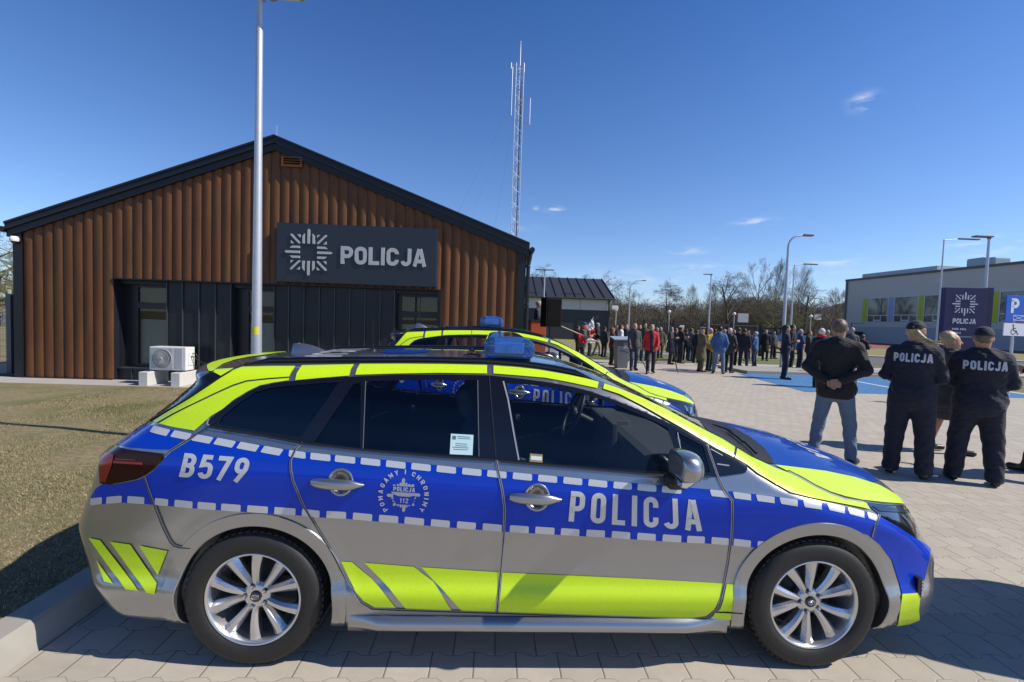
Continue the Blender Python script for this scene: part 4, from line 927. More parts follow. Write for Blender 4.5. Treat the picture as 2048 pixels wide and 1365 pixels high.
# ================================================================== POLICE CARS
# car frame: x forward from the rear axle, y across (near side negative), z up
CARX, CARY = -1.08, 2.962
def table(pts, s=.03, lo=-1.6, hi=4.4, n=3000):
    xs = np.linspace(lo, hi, n); p = np.array(pts, float); y = np.interp(xs, p[:, 0], p[:, 1])
    k = max(1, int(3*s/(xs[1]-xs[0]))); g = np.exp(-.5*(np.arange(-k, k+1)*(xs[1]-xs[0])/s)**2); g /= g.sum()
    ys = np.convolve(np.pad(y, k, mode='edge'), g, 'valid')
    return lambda q: np.interp(q, xs, ys)
T_side = table([(0, .76), (.13, .79), (.18, .84), (.22, .866), (.26, .878), (.30, .889), (.345, .893), (.37, .889), (.405, .870), (.44, .862), (.50, .859), (.58, .862), (.72, .877), (.80, .887), (.86, .890),
                (.92, .878), (.97, .860), (1.02, .836), (1.10, .802), (1.2, .752), (1.3, .694), (1.36, .650), (1.42, .59), (1.5, .5)], .009, 0, 1.6)
T_belt = table([(-1, .08), (0, .06), (.6, .03), (1.1, 0), (2.2, -.05), (2.6, -.06), (3.6, -.06)], .1)
T_plan = table([(-1.2, .86), (-.8, .935), (-.5, .975), (-.25, .995), (0, 1), (2.7, 1), (3.0, .99), (3.2, .955), (3.4, .89), (3.6, .80), (3.8, .7)], .06)
T_zc = table([(-1.2, 1.33), (-.62, 1.365), (-.3, 1.392), (0, 1.412), (.4, 1.432), (.8, 1.441), (1.1, 1.441), (1.32, 1.432), (1.5, 1.405), (1.63, 1.373), (1.74, 1.336), (1.86, 1.290), (1.98, 1.237), (2.1, 1.182), (2.2, 1.136), (2.3, 1.091), (2.4, 1.046), (2.5, 1.014),
               (2.62, .995), (2.8, .972), (3.0, .934), (3.2, .882), (3.35, .832), (3.48, .776), (3.6, .70), (3.7, .6)], .035)
T_ze = table([(-1.2, 1.26), (-.62, 1.315), (-.45, 1.338), (-.2, 1.369), (.07, 1.381), (.36, 1.396), (.8, 1.410), (1.05, 1.411), (1.23, 1.400), (1.465, 1.372), (1.628, 1.344), (1.738, 1.310), (1.856, 1.266), (1.976, 1.214), (2.096, 1.153), (2.217, 1.095), (2.3, 1.056), (2.365, 1.02), (2.457, .970),
               (2.6, .928), (2.8, .888), (3.0, .838), (3.2, .775), (3.4, .70), (3.6, .60)], .035)
T_rc = table([(0, -.86), (.17, -.90), (.25, -.97), (.35, -1.015), (.5, -1.03), (.62, -1.03), (.72, -1.01), (.80, -.985), (.93, -.955), (1.0, -.875), (1.1, -.755), (1.2, -.645), (1.28, -.56), (1.315, -.575), (1.33, -.60), (1.40, -.58), (1.5, -.6)], .014, 0, 1.6)
T_re = table([(0, .13), (.3, .12), (.6, .085), (.75, .095), (.95, .10), (1.1, .12), (1.2, .13), (1.28, .135), (1.33, .15), (1.4, .14)], .02, 0, 1.6)
T_fc = table([(0, 3.5), (.12, 3.48), (.2, 3.54), (.3, 3.565), (.5, 3.575), (.6, 3.56), (.68, 3.545), (.75, 3.52), (.82, 3.46), (1, 3.3)], .02, 0, 1.6)
T_zb = table([(-1.1, .25), (-.8, .20), (-.45, .17), (-.3, .172), (2.9, .172), (3.1, .165), (3.4, .15), (3.7, .16)], .04)
ARCH = ((.015, .312, .362), (2.672, .312, .364))
def F_body(P, arches=True):
    x, y, z = P[:, 0], np.abs(P[:, 1]), P[:, 2]
    w = np.clip((z-.55)/.4, 0, 1); w = w*w*(3-2*w)
    ys = T_side(z - T_belt(x)*w)*T_plan(x)
    for cx, cz, r in ARCH:
        d = np.hypot(x-cx, z-cz); t = np.clip((d-.40)/.09, 0, 1); ys = ys + .005*(1-t*t*(3-2*t))
    side = y-ys
    q = (y/.62)**2.2; zt = T_zc(x)-(T_zc(x)-T_ze(x))*q
    top = (z-zt)/np.where(x > 1.4, np.where(x < 2.45, 1.12, 1.03), 1.0)
    k = (y/.6)**2.6
    rear = (T_rc(z)+T_re(z)*k-x)*.9
    front = (x-(T_fc(z)-(.10+.10*np.clip((z-.5)/.25, 0, 1))*k))*.95
    bot = T_zb(x)-z
    f = smax(side, top, .055)
    f = smax(f, rear, .05); f = smax(f, front, .06); f = smax(f, bot, .03)
    if arches:
        for cx, cz, r in ARCH:
            a = np.minimum(r-np.hypot(x-cx, z-cz), y-.50); f = np.maximum(f, a)
    return f
def F_skin(P): return F_body(P, False)
CAMC = CP-np.array([CARX, CARY, 0.0])
def cast(px):
    """photo pixels -> points on the body skin (car frame)"""
    px = np.asarray(px, float); D = CF[None] + np.outer((px[:, 0]-W_/2)/FPX, CR) - np.outer((px[:, 1]-H_/2)/FPX, CU)
    ts = np.linspace(1.7, 4.4, 136); best = np.full(len(px), 1e9); tb = np.zeros(len(px)); hit = np.full(len(px), -1.0); hp = np.zeros(len(px)); fprev = None
    for t in ts:
        f = F_skin(CAMC+D*t); m = f < best; best[m] = f[m]; tb[m] = t
        if fprev is not None:
            h = (hit < 0) & (f < 0) & (fprev >= 0); hit[h] = t
        fprev = f
    ok = hit > 0; lo = hit-.02; hi = hit.copy()
    for _ in range(12):
        mid = (lo+hi)/2; f = F_skin(CAMC+D*mid[:, None]); lo = np.where(f > 0, mid, lo); hi = np.where(f > 0, hi, mid)
    t = np.where(ok, hi, tb); P = CAMC+D*t[:, None]
    for _ in range(3):
        f = F_skin(P); g = grad(F_skin, P); P = np.where(ok[:, None], P, P-(f/np.maximum((g*g).sum(1), .1))[:, None]*g)
    return P
def side_pts(xz):
    """(x,z) on the near side -> skin points"""
    xz = np.asarray(xz, float); lo = np.full(len(xz), -1.05); hi = np.full(len(xz), -.25)
    for _ in range(22):
        mid = (lo+hi)/2; f = F_skin(np.stack([xz[:, 0], mid, xz[:, 1]], 1)); lo = np.where(f > 0, mid, lo); hi = np.where(f > 0, hi, mid)
    return np.stack([xz[:, 0], hi, xz[:, 1]], 1)
def top_pts(xy):
    xy = np.asarray(xy, float); lo = np.full(len(xy), .4); hi = np.full(len(xy), 1.7)
    for _ in range(22):
        mid = (lo+hi)/2; f = F_skin(np.stack([xy[:, 0], xy[:, 1], mid], 1)); hi = np.where(f > 0, mid, hi); lo = np.where(f > 0, lo, mid)
    return np.stack([xy[:, 0], xy[:, 1], lo], 1)
def end_pts(yz, front):
    yz = np.asarray(yz, float); s = 1 if front else -1; lo = np.full(len(yz), .9); hi = np.full(len(yz), 3.0)
    for _ in range(24):
        mid = (lo+hi)/2; f = F_skin(np.stack([1.3+s*mid, yz[:, 0], yz[:, 1]], 1)); hi = np.where(f > 0, mid, hi); lo = np.where(f > 0, lo, mid)
    return np.stack([1.3+s*lo, yz[:, 0], yz[:, 1]], 1)
# ---- outlines traced on the near side (photo pixels)
TOPL = [(391, 868.5), (435, 876), (481, 884), (529, 892), (577, 900), (622, 905.8), (722, 915.5), (823, 925.8), (925, 935.6), (1026, 944.9), (1127, 953.8), (1227, 963.3), (1324, 971.4), (1419, 979), (1465, 983.5),
        (1511, 988.8), (1558, 994.5), (1605, 1001), (1654, 1007.5), (1695, 1015.7), (1733, 1024.6), (1752, 1030)]
BOTL = [(180, 1011), (206, 1008), (245, 1005), (290, 1008), (338, 1012), (386, 1016.5), (433, 1020), (482, 1023.5), (537, 1027), (592, 1030.5), (640, 1034.8), (693, 1037.5), (745, 1042), (797, 1046), (848, 1050.7), (900, 1055),
        (952, 1059), (1003, 1063), (1057, 1066), (1109, 1069), (1158, 1072), (1209, 1074.5), (1260, 1078), (1311, 1081.5), (1362, 1084.5), (1409, 1086.6), (1457, 1090), (1501, 1094.5), (1543, 1098)]
LIPF = [(1547, 1093.6), (1569, 1077), (1591.5, 1065.8), (1616.6, 1057.4), (1644, 1053.5), (1675, 1054), (1708, 1060), (1736, 1071), (1761, 1091), (1783.6, 1121.4), (1797.5, 1166), (1803, 1188)]
BLUE = TOPL + [(1790, 1051), (1830, 1077), (1852, 1090), (1861, 1098), (1856, 1124), (1850, 1152), (1840, 1185)] + LIPF[::-1] + BOTL[::-1] + [(184, 992), (192, 978), (204, 969), (226, 970), (248, 966), (277, 960), (291, 953.5), (308, 942), (322, 928), (331, 914), (343, 903)]
BLUE_HATCH = [(228, 889), (250, 871), (283, 848), (308, 852), (349, 861), (385, 868), (362, 884), (340, 900), (300, 899), (260, 895.5)]
LAMP_R = [(204, 966), (226, 967.5), (248, 963.5), (277, 957.5), (289, 952), (306, 940.5), (320, 926), (329, 913), (327, 908), (300, 904.5), (260, 900), (240, 896), (227, 892), (208, 899), (203, 915), (202, 940)]
Y_PIL_A = [(306.5, 844), (316, 846), (345, 829), (380, 811), (430, 787), (466, 770.5), (493, 762), (535, 757.5), (579, 754.5), (583, 746), (591, 734), (540, 734), (484, 735.6), (471, 740.6), (444.5, 756), (430, 765.5), (380, 799), (340, 823)]
Y_PIL_B = [(319, 848), (347, 831.5), (381, 814), (431, 790), (467, 774), (494, 765), (536, 760.5), (579, 757.5), (578, 761.5), (548, 766), (521, 771.5), (497, 783), (468, 800.5), (446, 819), (424, 832), (390, 861.7), (350, 855)]
Y_SP_1 = [(414, 736), (415, 731), (424, 726.6), (438, 722), (453, 718.6), (475, 714.5), (497, 711), (519, 709), (556, 707.3), (526, 711.5), (497, 715.3), (468, 721.5), (446, 729.5), (425, 744), (418, 743.5)]
Y_SP_2 = [(430, 740.5), (468, 738), (468, 742), (455, 748), (443, 754.5), (427, 746.4)]
Y_ROOF = [[(604, 732.5), (708, 730.5), (702, 740), (699, 752.5), (640, 757), (591, 761.5), (594, 748)],
          [(720, 729.8), (800, 729.5), (880, 730), (974, 732), (974, 748.5), (878, 747), (795, 748.5), (711, 751), (714, 740)],
          [(987, 733), (1032, 736), (1076, 741), (1134, 751), (1171, 758.6), (1197, 765.5), (1194, 777.7), (1134, 765), (1090, 757), (1032, 752), (987, 748.6)],
          [(1208, 769.5), (1238.6, 780), (1282.5, 798), (1326.5, 818.5), (1370.4, 842), (1414.4, 865.5), (1443.7, 880.3), (1469, 896), (1464, 914.8), (1429, 897), (1399.7, 879), (1355.8, 853.3), (1326.5, 837), (1282.5, 812.3), (1238.6, 790.3), (1205.6, 779.3)],
          [(1473, 898.8), (1499.7, 915), (1529, 928.8), (1551, 939), (1580, 949.3), (1600, 959.5), (1629, 976), (1658.6, 990), (1688, 999.5), (1724.5, 1006), (1731, 1008), (1739, 1020.6), (1702.5, 1013), (1658.6, 1004.4), (1619, 996.4), (1580, 986), (1551, 969.9), (1514.4, 947.9), (1492, 930), (1469, 917)],
          [(1549, 931), (1600, 937), (1651.6, 943.6), (1710, 956), (1757, 971), (1776, 981), (1792, 991), (1803, 999), (1807, 1006), (1803, 1008), (1768.5, 1006), (1724, 1001), (1690, 994), (1660, 984.5), (1631, 971), (1603, 955.5), (1575, 944)]]
Y_DOOR = [[(683, 1122.8), (704, 1123.6), (744.7, 1157.6), (792, 1214.7), (750, 1214), (728, 1202), (711, 1182.6)], [(729.4, 1125), (828, 1133), (867, 1163), (903.4, 1220), (811.5, 1216), (764, 1160)],
          [(843.5, 1134), (998, 1144), (990.5, 1223), (923, 1220), (867, 1160)], [(1005, 1144.5), (1130, 1150), (1260, 1156), (1380, 1162.6), (1445, 1166.5), (1438.6, 1196.6), (1427, 1219), (1411, 1231), (1380, 1235), (997, 1224.6)],
          [(1453, 1167.3), (1483.5, 1171), (1469, 1223), (1438, 1221.6), (1446, 1200)], [(1430, 1224.6), (1467, 1225.8), (1464, 1239), (1421.7, 1235.5)]]
Y_BUMP_F = [(1803, 1188), (1839, 1185.4), (1836, 1221.6), (1838, 1239), (1793, 1257)]
Y_BUMP_R = [[(179, 1075.5), (201.5, 1079.7), (240, 1129), (278, 1181.3), (253, 1178.5), (215, 1127)], [(221.8, 1083), (262, 1088.6), (314.8, 1166), (310.6, 1188.8), (294.7, 1185)], [(280, 1090.8), (336.5, 1101.4), (317, 1150)], [(194.5, 1120), (227.4, 1167.3), (209.8, 1163)]]
DLO = [(416, 849), (424, 836), (445, 820), (468, 803), (497, 785), (520.6, 773.5), (548, 768), (578, 763.5), (676, 756), (740, 753), (800, 751), (900, 750.5), (980, 752.5), (1046.5, 759.5), (1105, 767.4), (1149, 776), (1180, 784), (1238.6, 805), (1282.5, 827),
       (1326.5, 852), (1370.4, 864), (1397, 877.6), (1414.8, 888), (1448.5, 904), (1477.7, 918.6), (1491, 930), (1494, 939), (1489.5, 946.4), (1455.8, 951.5), (1433.8, 954), (1397, 954), (1280, 948), (1150, 936), (1060, 927), (989.7, 921), (878, 914), (739, 901.6), (614, 888), (560, 878), (511.8, 868.5), (428, 855), (419, 853)]
DLO[18:20] = [(1282.5, 823), (1326.5, 842)]
GLASS = {'quarter': [(440, 846), (447, 834), (482, 805.5), (512, 786), (541, 777.5), (585, 772.5), (640, 768), (678, 766), (655, 800), (601, 876), (512, 862), (447, 851)],
         'small_rear': [(708, 769), (722, 767.5), (720.5, 897), (630, 885)],
         'rear_door': [(733, 764), (840, 761.5), (955, 762), (958, 914), (728, 898)],
         'front_door': [(1013, 768), (1060, 771), (1111, 778), (1180, 793), (1224, 808), (1282, 832), (1334, 856), (1350, 905), (1358, 946), (1200, 936), (1042, 923)],
         'small_front': [(1350, 864), (1405, 893), (1420, 946), (1372, 946), (1360, 902)]}
DOOR_R = [(608, 888), (595, 899), (584.5, 920), (585, 940), (589.5, 960), (611, 1013), (636, 1054.6), (669.7, 1110), (701.7, 1174.3), (711, 1182.7), (727, 1203), (745, 1213.5), (795, 1216.5), (992, 1222.5), (998, 1149), (1005.5, 1071), (1007, 1015.7), (1004, 985), (996.5, 950), (991, 924), (878, 914), (739, 901.6)]
DOOR_F = [(993.5, 924), (999.5, 950), (1007, 985), (1010.5, 1015.7), (1009.5, 1071), (1002.5, 1149), (996, 1223), (1200, 1230), (1380, 1235.3), (1414, 1232), (1433, 1215), (1446, 1166), (1453, 1127), (1460, 1077), (1461.8, 1021), (1461, 1001), (1443, 977), (1432, 954.5), (1280, 948.5), (1150, 936.5)]
def ell(cx, cy, rx, ry, n=28, p=2.0): return [(cx+rx*abs(cos(a))**(2/p)*(1 if cos(a) >= 0 else -1), cy+ry*abs(sin(a))**(2/p)*(1 if sin(a) >= 0 else -1)) for a in [2*pi*i/n for i in range(n)]]
BOWLS = [(682, 964, 22, 24), (1074, 994.5, 22, 24)]
def line_px(pts, w):
    """polyline in pixels -> band polygon"""
    q = stroke([(a, -b) for a, b in pts], w); return [[(p.x, -p.y) for p in f] for f in q]
def car_materials():
    D = {}
    m, t = new_mat('silver_paint'); b = t.b
    t.base((.362, .368, .378)); b.inputs['Metallic'].default_value = .86; b.inputs['Roughness'].default_value = .30; b.inputs['Coat Weight'].default_value = 1; b.inputs['Coat Roughness'].default_value = .04
    fl = t.noise(t.obj(), 1400, 2); t.rough(t.rng(fl, .3, .7, .25, .34)); D['silver'] = m
    dirt = t.noise(t.obj(), 3, 5); t.put(b.inputs['Coat Roughness'], t.rng(dirt, .35, .7, .03, .14))
    for nm, c in (('blue_foil', (.0, .040, .47)), ('blue_lid_foil', (.002, .042, .30))):
        m, t = new_mat(nm); t.base(c); t.b.inputs['Roughness'].default_value = .45; t.b.inputs['Specular IOR Level'].default_value = .12; t.b.inputs['Coat Weight'].default_value = .55; t.b.inputs['Coat IOR'].default_value = 1.4; t.b.inputs['Coat Roughness'].default_value = .04
        w = t.noise(t.mapv(t.obj(), (1, 1, 9)), 3.2, 2); t.bump(w, .12, .01); D[nm] = m
    m, t = new_mat('fluorescent_foil'); t.b.inputs['Roughness'].default_value = .42; t.b.inputs['Coat Weight'].default_value = .35; t.b.inputs['Coat Roughness'].default_value = .2
    o = t.obj(); v = t.n('ShaderNodeTexVoronoi'); v.inputs['Scale'].default_value = 85; t.put(v.inputs['Vector'], o)
    t.base(t.mix(t.m('MULTIPLY', v.outputs['Distance'], 1.1, clamp=True), (.60, .83, .009), (.54, .77, .006))); t.bump(v.outputs['Distance'], .05, .002); D['yellow'] = m
    m, t = new_mat('reflective_foil'); t.base((.60, .61, .63)); t.b.inputs['Roughness'].default_value = .36; t.b.inputs['Metallic'].default_value = .25
    v = t.n('ShaderNodeTexVoronoi'); v.inputs['Scale'].default_value = 120; t.put(v.inputs['Vector'], t.obj()); t.bump(v.outputs['Distance'], .15, .002); D['white'] = m
    D['black'] = mat('black_gloss_trim', (.006, .006, .008), .18, coat=.6)
    D['rubber'] = mat('window_rubber', (.012, .012, .013), .5)
    D['liner'] = mat('wheel_arch_liner', (.010, .010, .011), .8, bump=.4, bs=90, bd=.004)
    D['gap'] = mat('panel_gap', (.006, .006, .007), .7)
    D['edge'] = mat('bare_silver_edge', (.40, .41, .43), .4, .4)
    D['chrome'] = mat('chrome', (.75, .76, .78), .12, 1.0)
    D['glass'] = glass_mat('side_glass', (.86, .91, .93), 1.55); D['rglass'] = glass_mat('rear_side_glass', (.76, .81, .85), 1.6)
    D['privacy'] = glass_mat('privacy_glass', (.16, .18, .20), 1.75)
    D['wglass'] = glass_mat('windscreen_glass', (.62, .70, .70), 1.5)
    D['tyre'] = None
    m, t = new_mat('tyre_rubber'); t.base(t.mix(t.noise(t.obj(), 26, 5), (.010, .010, .010), (.026, .025, .023))); t.b.inputs['Roughness'].default_value = .62
    t.bump(t.noise(t.obj(), 120, 2), .25, .002); D['tyre'] = m
    m, t = new_mat('alloy'); t.base(t.mix(t.noise(t.obj(), 5, 3), (.58, .58, .585), (.66, .66, .67))); t.b.inputs['Metallic'].default_value = .85; t.rough(.27); t.b.inputs['Coat Weight'].default_value = .6; D['alloy'] = m
    D['alloyin'] = mat('alloy_barrel', (.42, .42, .42), .42, .7, var=.3)
    D['disc'] = mat('brake_disc', (.10, .095, .09), .5, .7)
    D['seat'] = mat('seat_fabric', (.09, .095, .105), .8, bump=.3, bs=300)
    D['dash'] = mat('dashboard_plastic', (.07, .07, .075), .55)
    D['red'] = mat('tail_lamp_red', (.24, .006, .004), .25, coat=.2)
    D['lampblk'] = mat('smoked_lamp', (.022, .002, .003), .16, spec=.25)
    D['lampin'] = mat('lamp_reflector', (.6, .6, .62), .15, .9)
    D['lens'] = glass_mat('lamp_lens', (.85, .88, .9), 1.5)
    m = bpy.data.materials.new('beacon_lens'); m.use_nodes = True; _MC['beacon_lens'] = m; b = m.node_tree.nodes['Principled BSDF']
    b.inputs['Base Color'].default_value = (.09, .32, .90, 1); b.inputs['Roughness'].default_value = .06; b.inputs['Transmission Weight'].default_value = .86; b.inputs['IOR'].default_value = 1.18; b.inputs['Coat Weight'].default_value = 1
    D['beacon'] = m
    D['beaconin'] = mat('beacon_module', (.55, .62, .72), .25, .3)
    D['paper'] = mat('window_notice_paper', (.52, .72, .74), .5)
    D['ink'] = mat('notice_ink', (.06, .16, .22), .6)
    D['brown'] = mat('sticker_brown', (.35, .2, .07), .5)
    D['plate'] = mat('number_plate', (.8, .8, .78), .4)
    return D
CM = car_materials()
FAR = {}
class Car:
    def __init__(s, root, warp=None): s.root = root; s.warp = warp or (lambda P: P)
    def mesh(s, name, V, Fc, m, off=0.0, N=None, parent=None, both=True, flipside=False, idx=None, skin=True):
        V = np.asarray(V, float)
        if skin:
            N = grad(F_skin, V, 3e-3); N /= np.maximum(np.linalg.norm(N, axis=1), 1e-6)[:, None]; V = V+N*off
        Fc = [tuple(f) for f in Fc]
        if len(Fc) and N is not None:
            f = np.array([q[:3] for q in Fc]); fn = np.cross(V[f[:, 1]]-V[f[:, 0]], V[f[:, 2]]-V[f[:, 0]]); fl = (fn*N[f[:, 0]]).sum(1) < 0
            Fc = [q[::-1] if fl[i] else q for i, q in enumerate(Fc)]
        o = mk(name, s.warp(V), Fc, m, parent or s.root, smooth=True, idx=idx, normals=N)
        if both:
            mir = np.array([1, -1, 1])
            FAR[o] = mk(name, s.warp(V*mir), [q[::-1] for q in Fc], m, FAR.get(parent, parent) or s.root, smooth=True, idx=idx, normals=None if N is None else N*mir)
        return o
    def px(s, name, polys, m, off=.003, g=(9, 6), **k):
        polys = [p if isinstance(p[0], list) else [p] for p in polys]
        V, Fc = fillmany(polys, g); return s.mesh(name, cast(V), Fc, m, off, **k)
    def pxquads(s, name, quads, m, off, lay=.0010, **k):
        """quads given in pixel coordinates (with optional layer as 3rd number)"""
        V = []; Fc = []; L = []
        for q in quads:
            a = [np.array(p[:2], float) for p in q]; n = len(V); nu = max(1, int(np.linalg.norm(a[1]-a[0])/8))
            for i in range(nu+1):
                u = i/nu; V.append(a[0]*(1-u)+a[1]*u); V.append(a[3]*(1-u)+a[2]*u); L += [q[0][2] if len(q[0]) > 2 else 0]*2
            for i in range(nu): Fc.append((n+2*i, n+2*i+2, n+2*i+3, n+2*i+1))
        P = cast(np.array(V)); N = grad(F_skin, P, 3e-3); N /= np.linalg.norm(N, axis=1)[:, None]
        P = P+N*(off+lay*np.array(L))[:, None]
        return s.mesh(name, P, Fc, m, 0, N=N, skin=False, **k)
    def raw(s, mb, name, mats, parent=None, both=False):
        """MB -> object through the warp"""
        V = np.array(mb.v); Fc = list(mb.f); idx = list(mb.i); sm = list(mb.sm); fp = parent
        if both:
            b2 = MB(); b2.v = [(a, -b, c) for a, b, c in mb.v]; b2.f = [q[::-1] for q in mb.f]; b2.i = mb.i; b2.sm = mb.sm; far = s.raw(b2, name, mats, FAR.get(parent, parent))
        V = s.warp(V); me = bpy.data.meshes.new(name); me.from_pydata([tuple(v) for v in V], [], Fc)
        me.polygons.foreach_set('material_index', idx); me.polygons.foreach_set('use_smooth', sm); me.update()
        bm = bmesh.new(); bm.from_mesh(me); bmesh.ops.recalc_face_normals(bm, faces=bm.faces); bm.to_mesh(me); bm.free()
        o = link(name, me, mats, parent or s.root)
        if both: FAR[o] = far
        return o
def textq(sx, TL, TR, BR, BL, t=.17, w=.52, gap=.14, space=.3):
    q, wd = text_quads(sx, t, w, gap, space); TL, TR, BR, BL = [np.array(p, float) for p in (TL, TR, BR, BL)]; out = []
    for f in q: out.append([tuple((TL*(1-a[0]/wd)+TR*(a[0]/wd))*a[1]+(BL*(1-a[0]/wd)+BR*(a[0]/wd))*(1-a[1]))+(a[2],) for a in f])
    return out
_BODY = {}
def body_mesh():
    """half-symmetric body shell, faces cut where the glass and the grips are"""
    if _BODY: return _BODY['V'], _BODY['F'], _BODY['N']
    V, Fc = snets(F_body, (-1.1, -.97, .10), (3.7, .97, 1.48), .0165, proj=0)
    # pull onto the skin except around the arch cuts
    cut = np.zeros(len(V), bool)
    for cx, cz, r in ARCH: cut |= (np.hypot(V[:, 0]-cx, V[:, 2]-cz) < r+.02)
    for _ in range(7):
        f = F_skin(V); g = grad(F_skin, V, 3e-3); stp = (f/np.maximum((g*g).sum(1), .1))[:, None]*g; V = np.where(cut[:, None], V, V-np.clip(stp, -.01, .01))
    N = grad(F_skin, V, 3e-3); N /= np.maximum(np.linalg.norm(N, axis=1), 1e-6)[:, None]
    C = V[Fc].mean(1); Q = C.copy(); Q[:, 1] = -np.abs(Q[:, 1])
    d = Q-CAMC; zc = d@CF; px = np.stack([W_/2+FPX*(d@CR)/zc, H_/2-FPX*(d@CU)/zc], 1)
    kill = np.zeros(len(Fc), bool); side = (np.abs(C[:, 1]) > .45) & (C[:, 2] > .6)
    for k, p in GLASS.items():
        s_ = side & (in_poly(px, p) | (dist_poly(px, p) < 6)); kill |= s_
    for cx, cy, rx, ry in BOWLS: kill |= side & (((px[:, 0]-cx)/rx)**2+((px[:, 1]-cy)/ry)**2 < .8)
    kill |= in_poly(C[:, :2], WS_IN) & (C[:, 2] > 1.0)
    kill |= in_poly(C[:, 1:], RW_IN) & (C[:, 0] < -.3)
    Fc = Fc[~kill]; cutv = cut
    N2 = N.copy(); _BODY.update(V=V, F=Fc, N=N2, cut=cut)
    return V, Fc, N2
def sym(p): return p+[(a, -b) for a, b in p[::-1] if abs(b) > 1e-6]
WS = sym([(1.50, 0), (1.485, .25), (1.42, .45), (1.36, .53), (1.62, .565), (1.9, .60), (2.15, .625), (2.27, .62), (2.38, .45), (2.44, .25), (2.455, 0)])
WS_IN = sym([(1.53, 0), (1.515, .25), (1.45, .43), (1.42, .50), (1.62, .535), (1.9, .57), (2.13, .595), (2.24, .58), (2.35, .43), (2.41, .25), (2.43, 0)])
RW = [(-.60, 1.02), (.60, 1.02), (.56, 1.15), (.50, 1.27), (-.50, 1.27), (-.56, 1.15)]
RW_IN = [(-.57, 1.045), (.57, 1.045), (.53, 1.15), (.475, 1.25), (-.475, 1.25), (-.53, 1.15)]
def make_wheel(car, cx, near, parent, steer=0.0):
    """wheel centred at (cx, side); built facing -y then mirrored for the far side"""
    s = -1 if near else 1; yo = .868*s
    ty = MB()
    R = .316; prof = [(.222, .0), (.232, -.010), (.250, -.012), (.280, -.014), (.298, -.008), (.309, .004), (.3155, .020), (.316, .045), (.3165, .10), (.316, .16), (.3155, .185), (.309, .201), (.29, .21), (.25, .205), (.222, .20)]
    prof2 = [(r, yo-s*(-h) if False else yo-s*h) for r, h in prof]
    ty.lathe(prof2, (0, 0, 0), 'y', 72)
    # tread: block rows around the shoulder
    for k in range(60):
        a = 2*pi*k/60; c, n = cos(a), sin(a)
        for (h0, h1) in ((.012, .050), (.056, .10), (.108, .15), (.156, .195)):
            V = []
            for rr in (.3135, .3195):
                for hh, da in ((h0, -.036), (h0, .028), (h1, .044), (h1, -.020)):
                    V.append((rr*cos(a+da), yo-s*hh, rr*sin(a+da)))
            ty.add(V, [(0, 1, 2, 3), (4, 7, 6, 5), (0, 4, 5, 1), (1, 5, 6, 2), (2, 6, 7, 3), (3, 7, 4, 0)])
    p = car.warp(np.array([[cx, 0, .3]]))[0]; wh = ty.build('wheel', CM['tyre'], parent, (p[0], 0, .318))
    def P(r, a, h): return (r*cos(a), yo-s*h, r*sin(a))
    rm = MB()
    lip = [(.196, .055), (.205, .012), (.208, .004), (.213, -.002), (.219, -.002), (.2225, .004), (.222, .02), (.20, .06)]
    rm.lathe([(r, yo-s*h) for r, h in lip], (0, 0, 0), 'y', 72, 0)
    rm.lathe([(r, yo-s*h) for r, h in [(.207, .01), (.199, .05), (.192, .10), (.186, .17)]], (0, 0, 0), 'y', 60, 1)
    # five pairs of spokes, each with a raised ridge, sweeping outwards
    for k in range(5):
        for q in (-1, 1):
            a0 = pi/2+2*pi*k/5+.30
            nst = 9; rows = []
            for i in range(nst):
                u = i/(nst-1); r = .040+u*(.2105-.040); am = a0+q*(.205+.108*u); wdt = (.0150+.0160*u**1.4)
                hh = .030-.012*u-.016*sin(pi*u)*.5+(.0 if u < .9 else -.004)
                dn = wdt/r; tw = q*.35
                rows.append([P(r, am-dn, hh+.010+.012*(1 if q > 0 else .2)), P(r, am-dn*.42, hh+.001), P(r, am+dn*.42, hh+.001), P(r, am+dn, hh+.010+.012*(1 if q < 0 else .2)), P(r, am+dn*.9, hh+.045), P(r, am-dn*.9, hh+.045)])
            V = [v for rw in rows for v in rw]; Fc = []
            for i in range(nst-1):
                for j in range(6): Fc.append((i*6+j, i*6+(j+1) % 6, (i+1)*6+(j+1) % 6, (i+1)*6+j))
            rm.add(V, Fc, 0, False)
    rm.lathe([(r, yo-s*h) for r, h in [(.001, .028), (.030, .028), (.036, .026), (.048, .030), (.062, .036), (.066, .05), (.06, .08)]], (0, 0, 0), 'y', 40, 0)
    rm.build('rim', [CM['alloy'], CM['alloyin']], wh)
    dk = MB(); dk.lathe([(r, yo-s*h) for r, h in [(.0, .105), (.07, .105), (.072, .125), (.135, .125), (.135, .14), (0, .14)]], (0, 0, 0), 'y', 40, 0)
    dk.lathe([(r, yo-s*h) for r, h in [(.0, .15), (.186, .15)]], (0, 0, 0), 'y', 40, 1)
    dk.box((.06, min(yo-s*.10, yo-s*.15), -.06), (.16, max(yo-s*.10, yo-s*.15), .06), 0)
    dk.build('brake_disc', [CM['disc'], CM['liner']], wh)
    for k in range(5):
        a = pi/2+2*pi*k/5+.30+pi/5*0; a += 0.0
        ln = MB(); c = P(.050, a, 0)
        ln.lathe([(.0115, yo-s*.034), (.0115, yo-s*.024)], (c[0], 0, c[2]), 'y', 14, 1)
        ln.lathe([(.0001, yo-s*.016), (.006, yo-s*.016), (.0085, yo-s*.020), (.0085, yo-s*.03)], (c[0], 0, c[2]), 'y', 6, 0, sm=False)
        ln.build('lug_nut', [CM['lampin'], CM['black']], wh)
    cp = MB(); cp.lathe([(.0001, yo-s*.022), (.020, yo-s*.022), (.026, yo-s*.024), (.027, yo-s*.03)], (0, 0, 0), 'y', 28, 1)
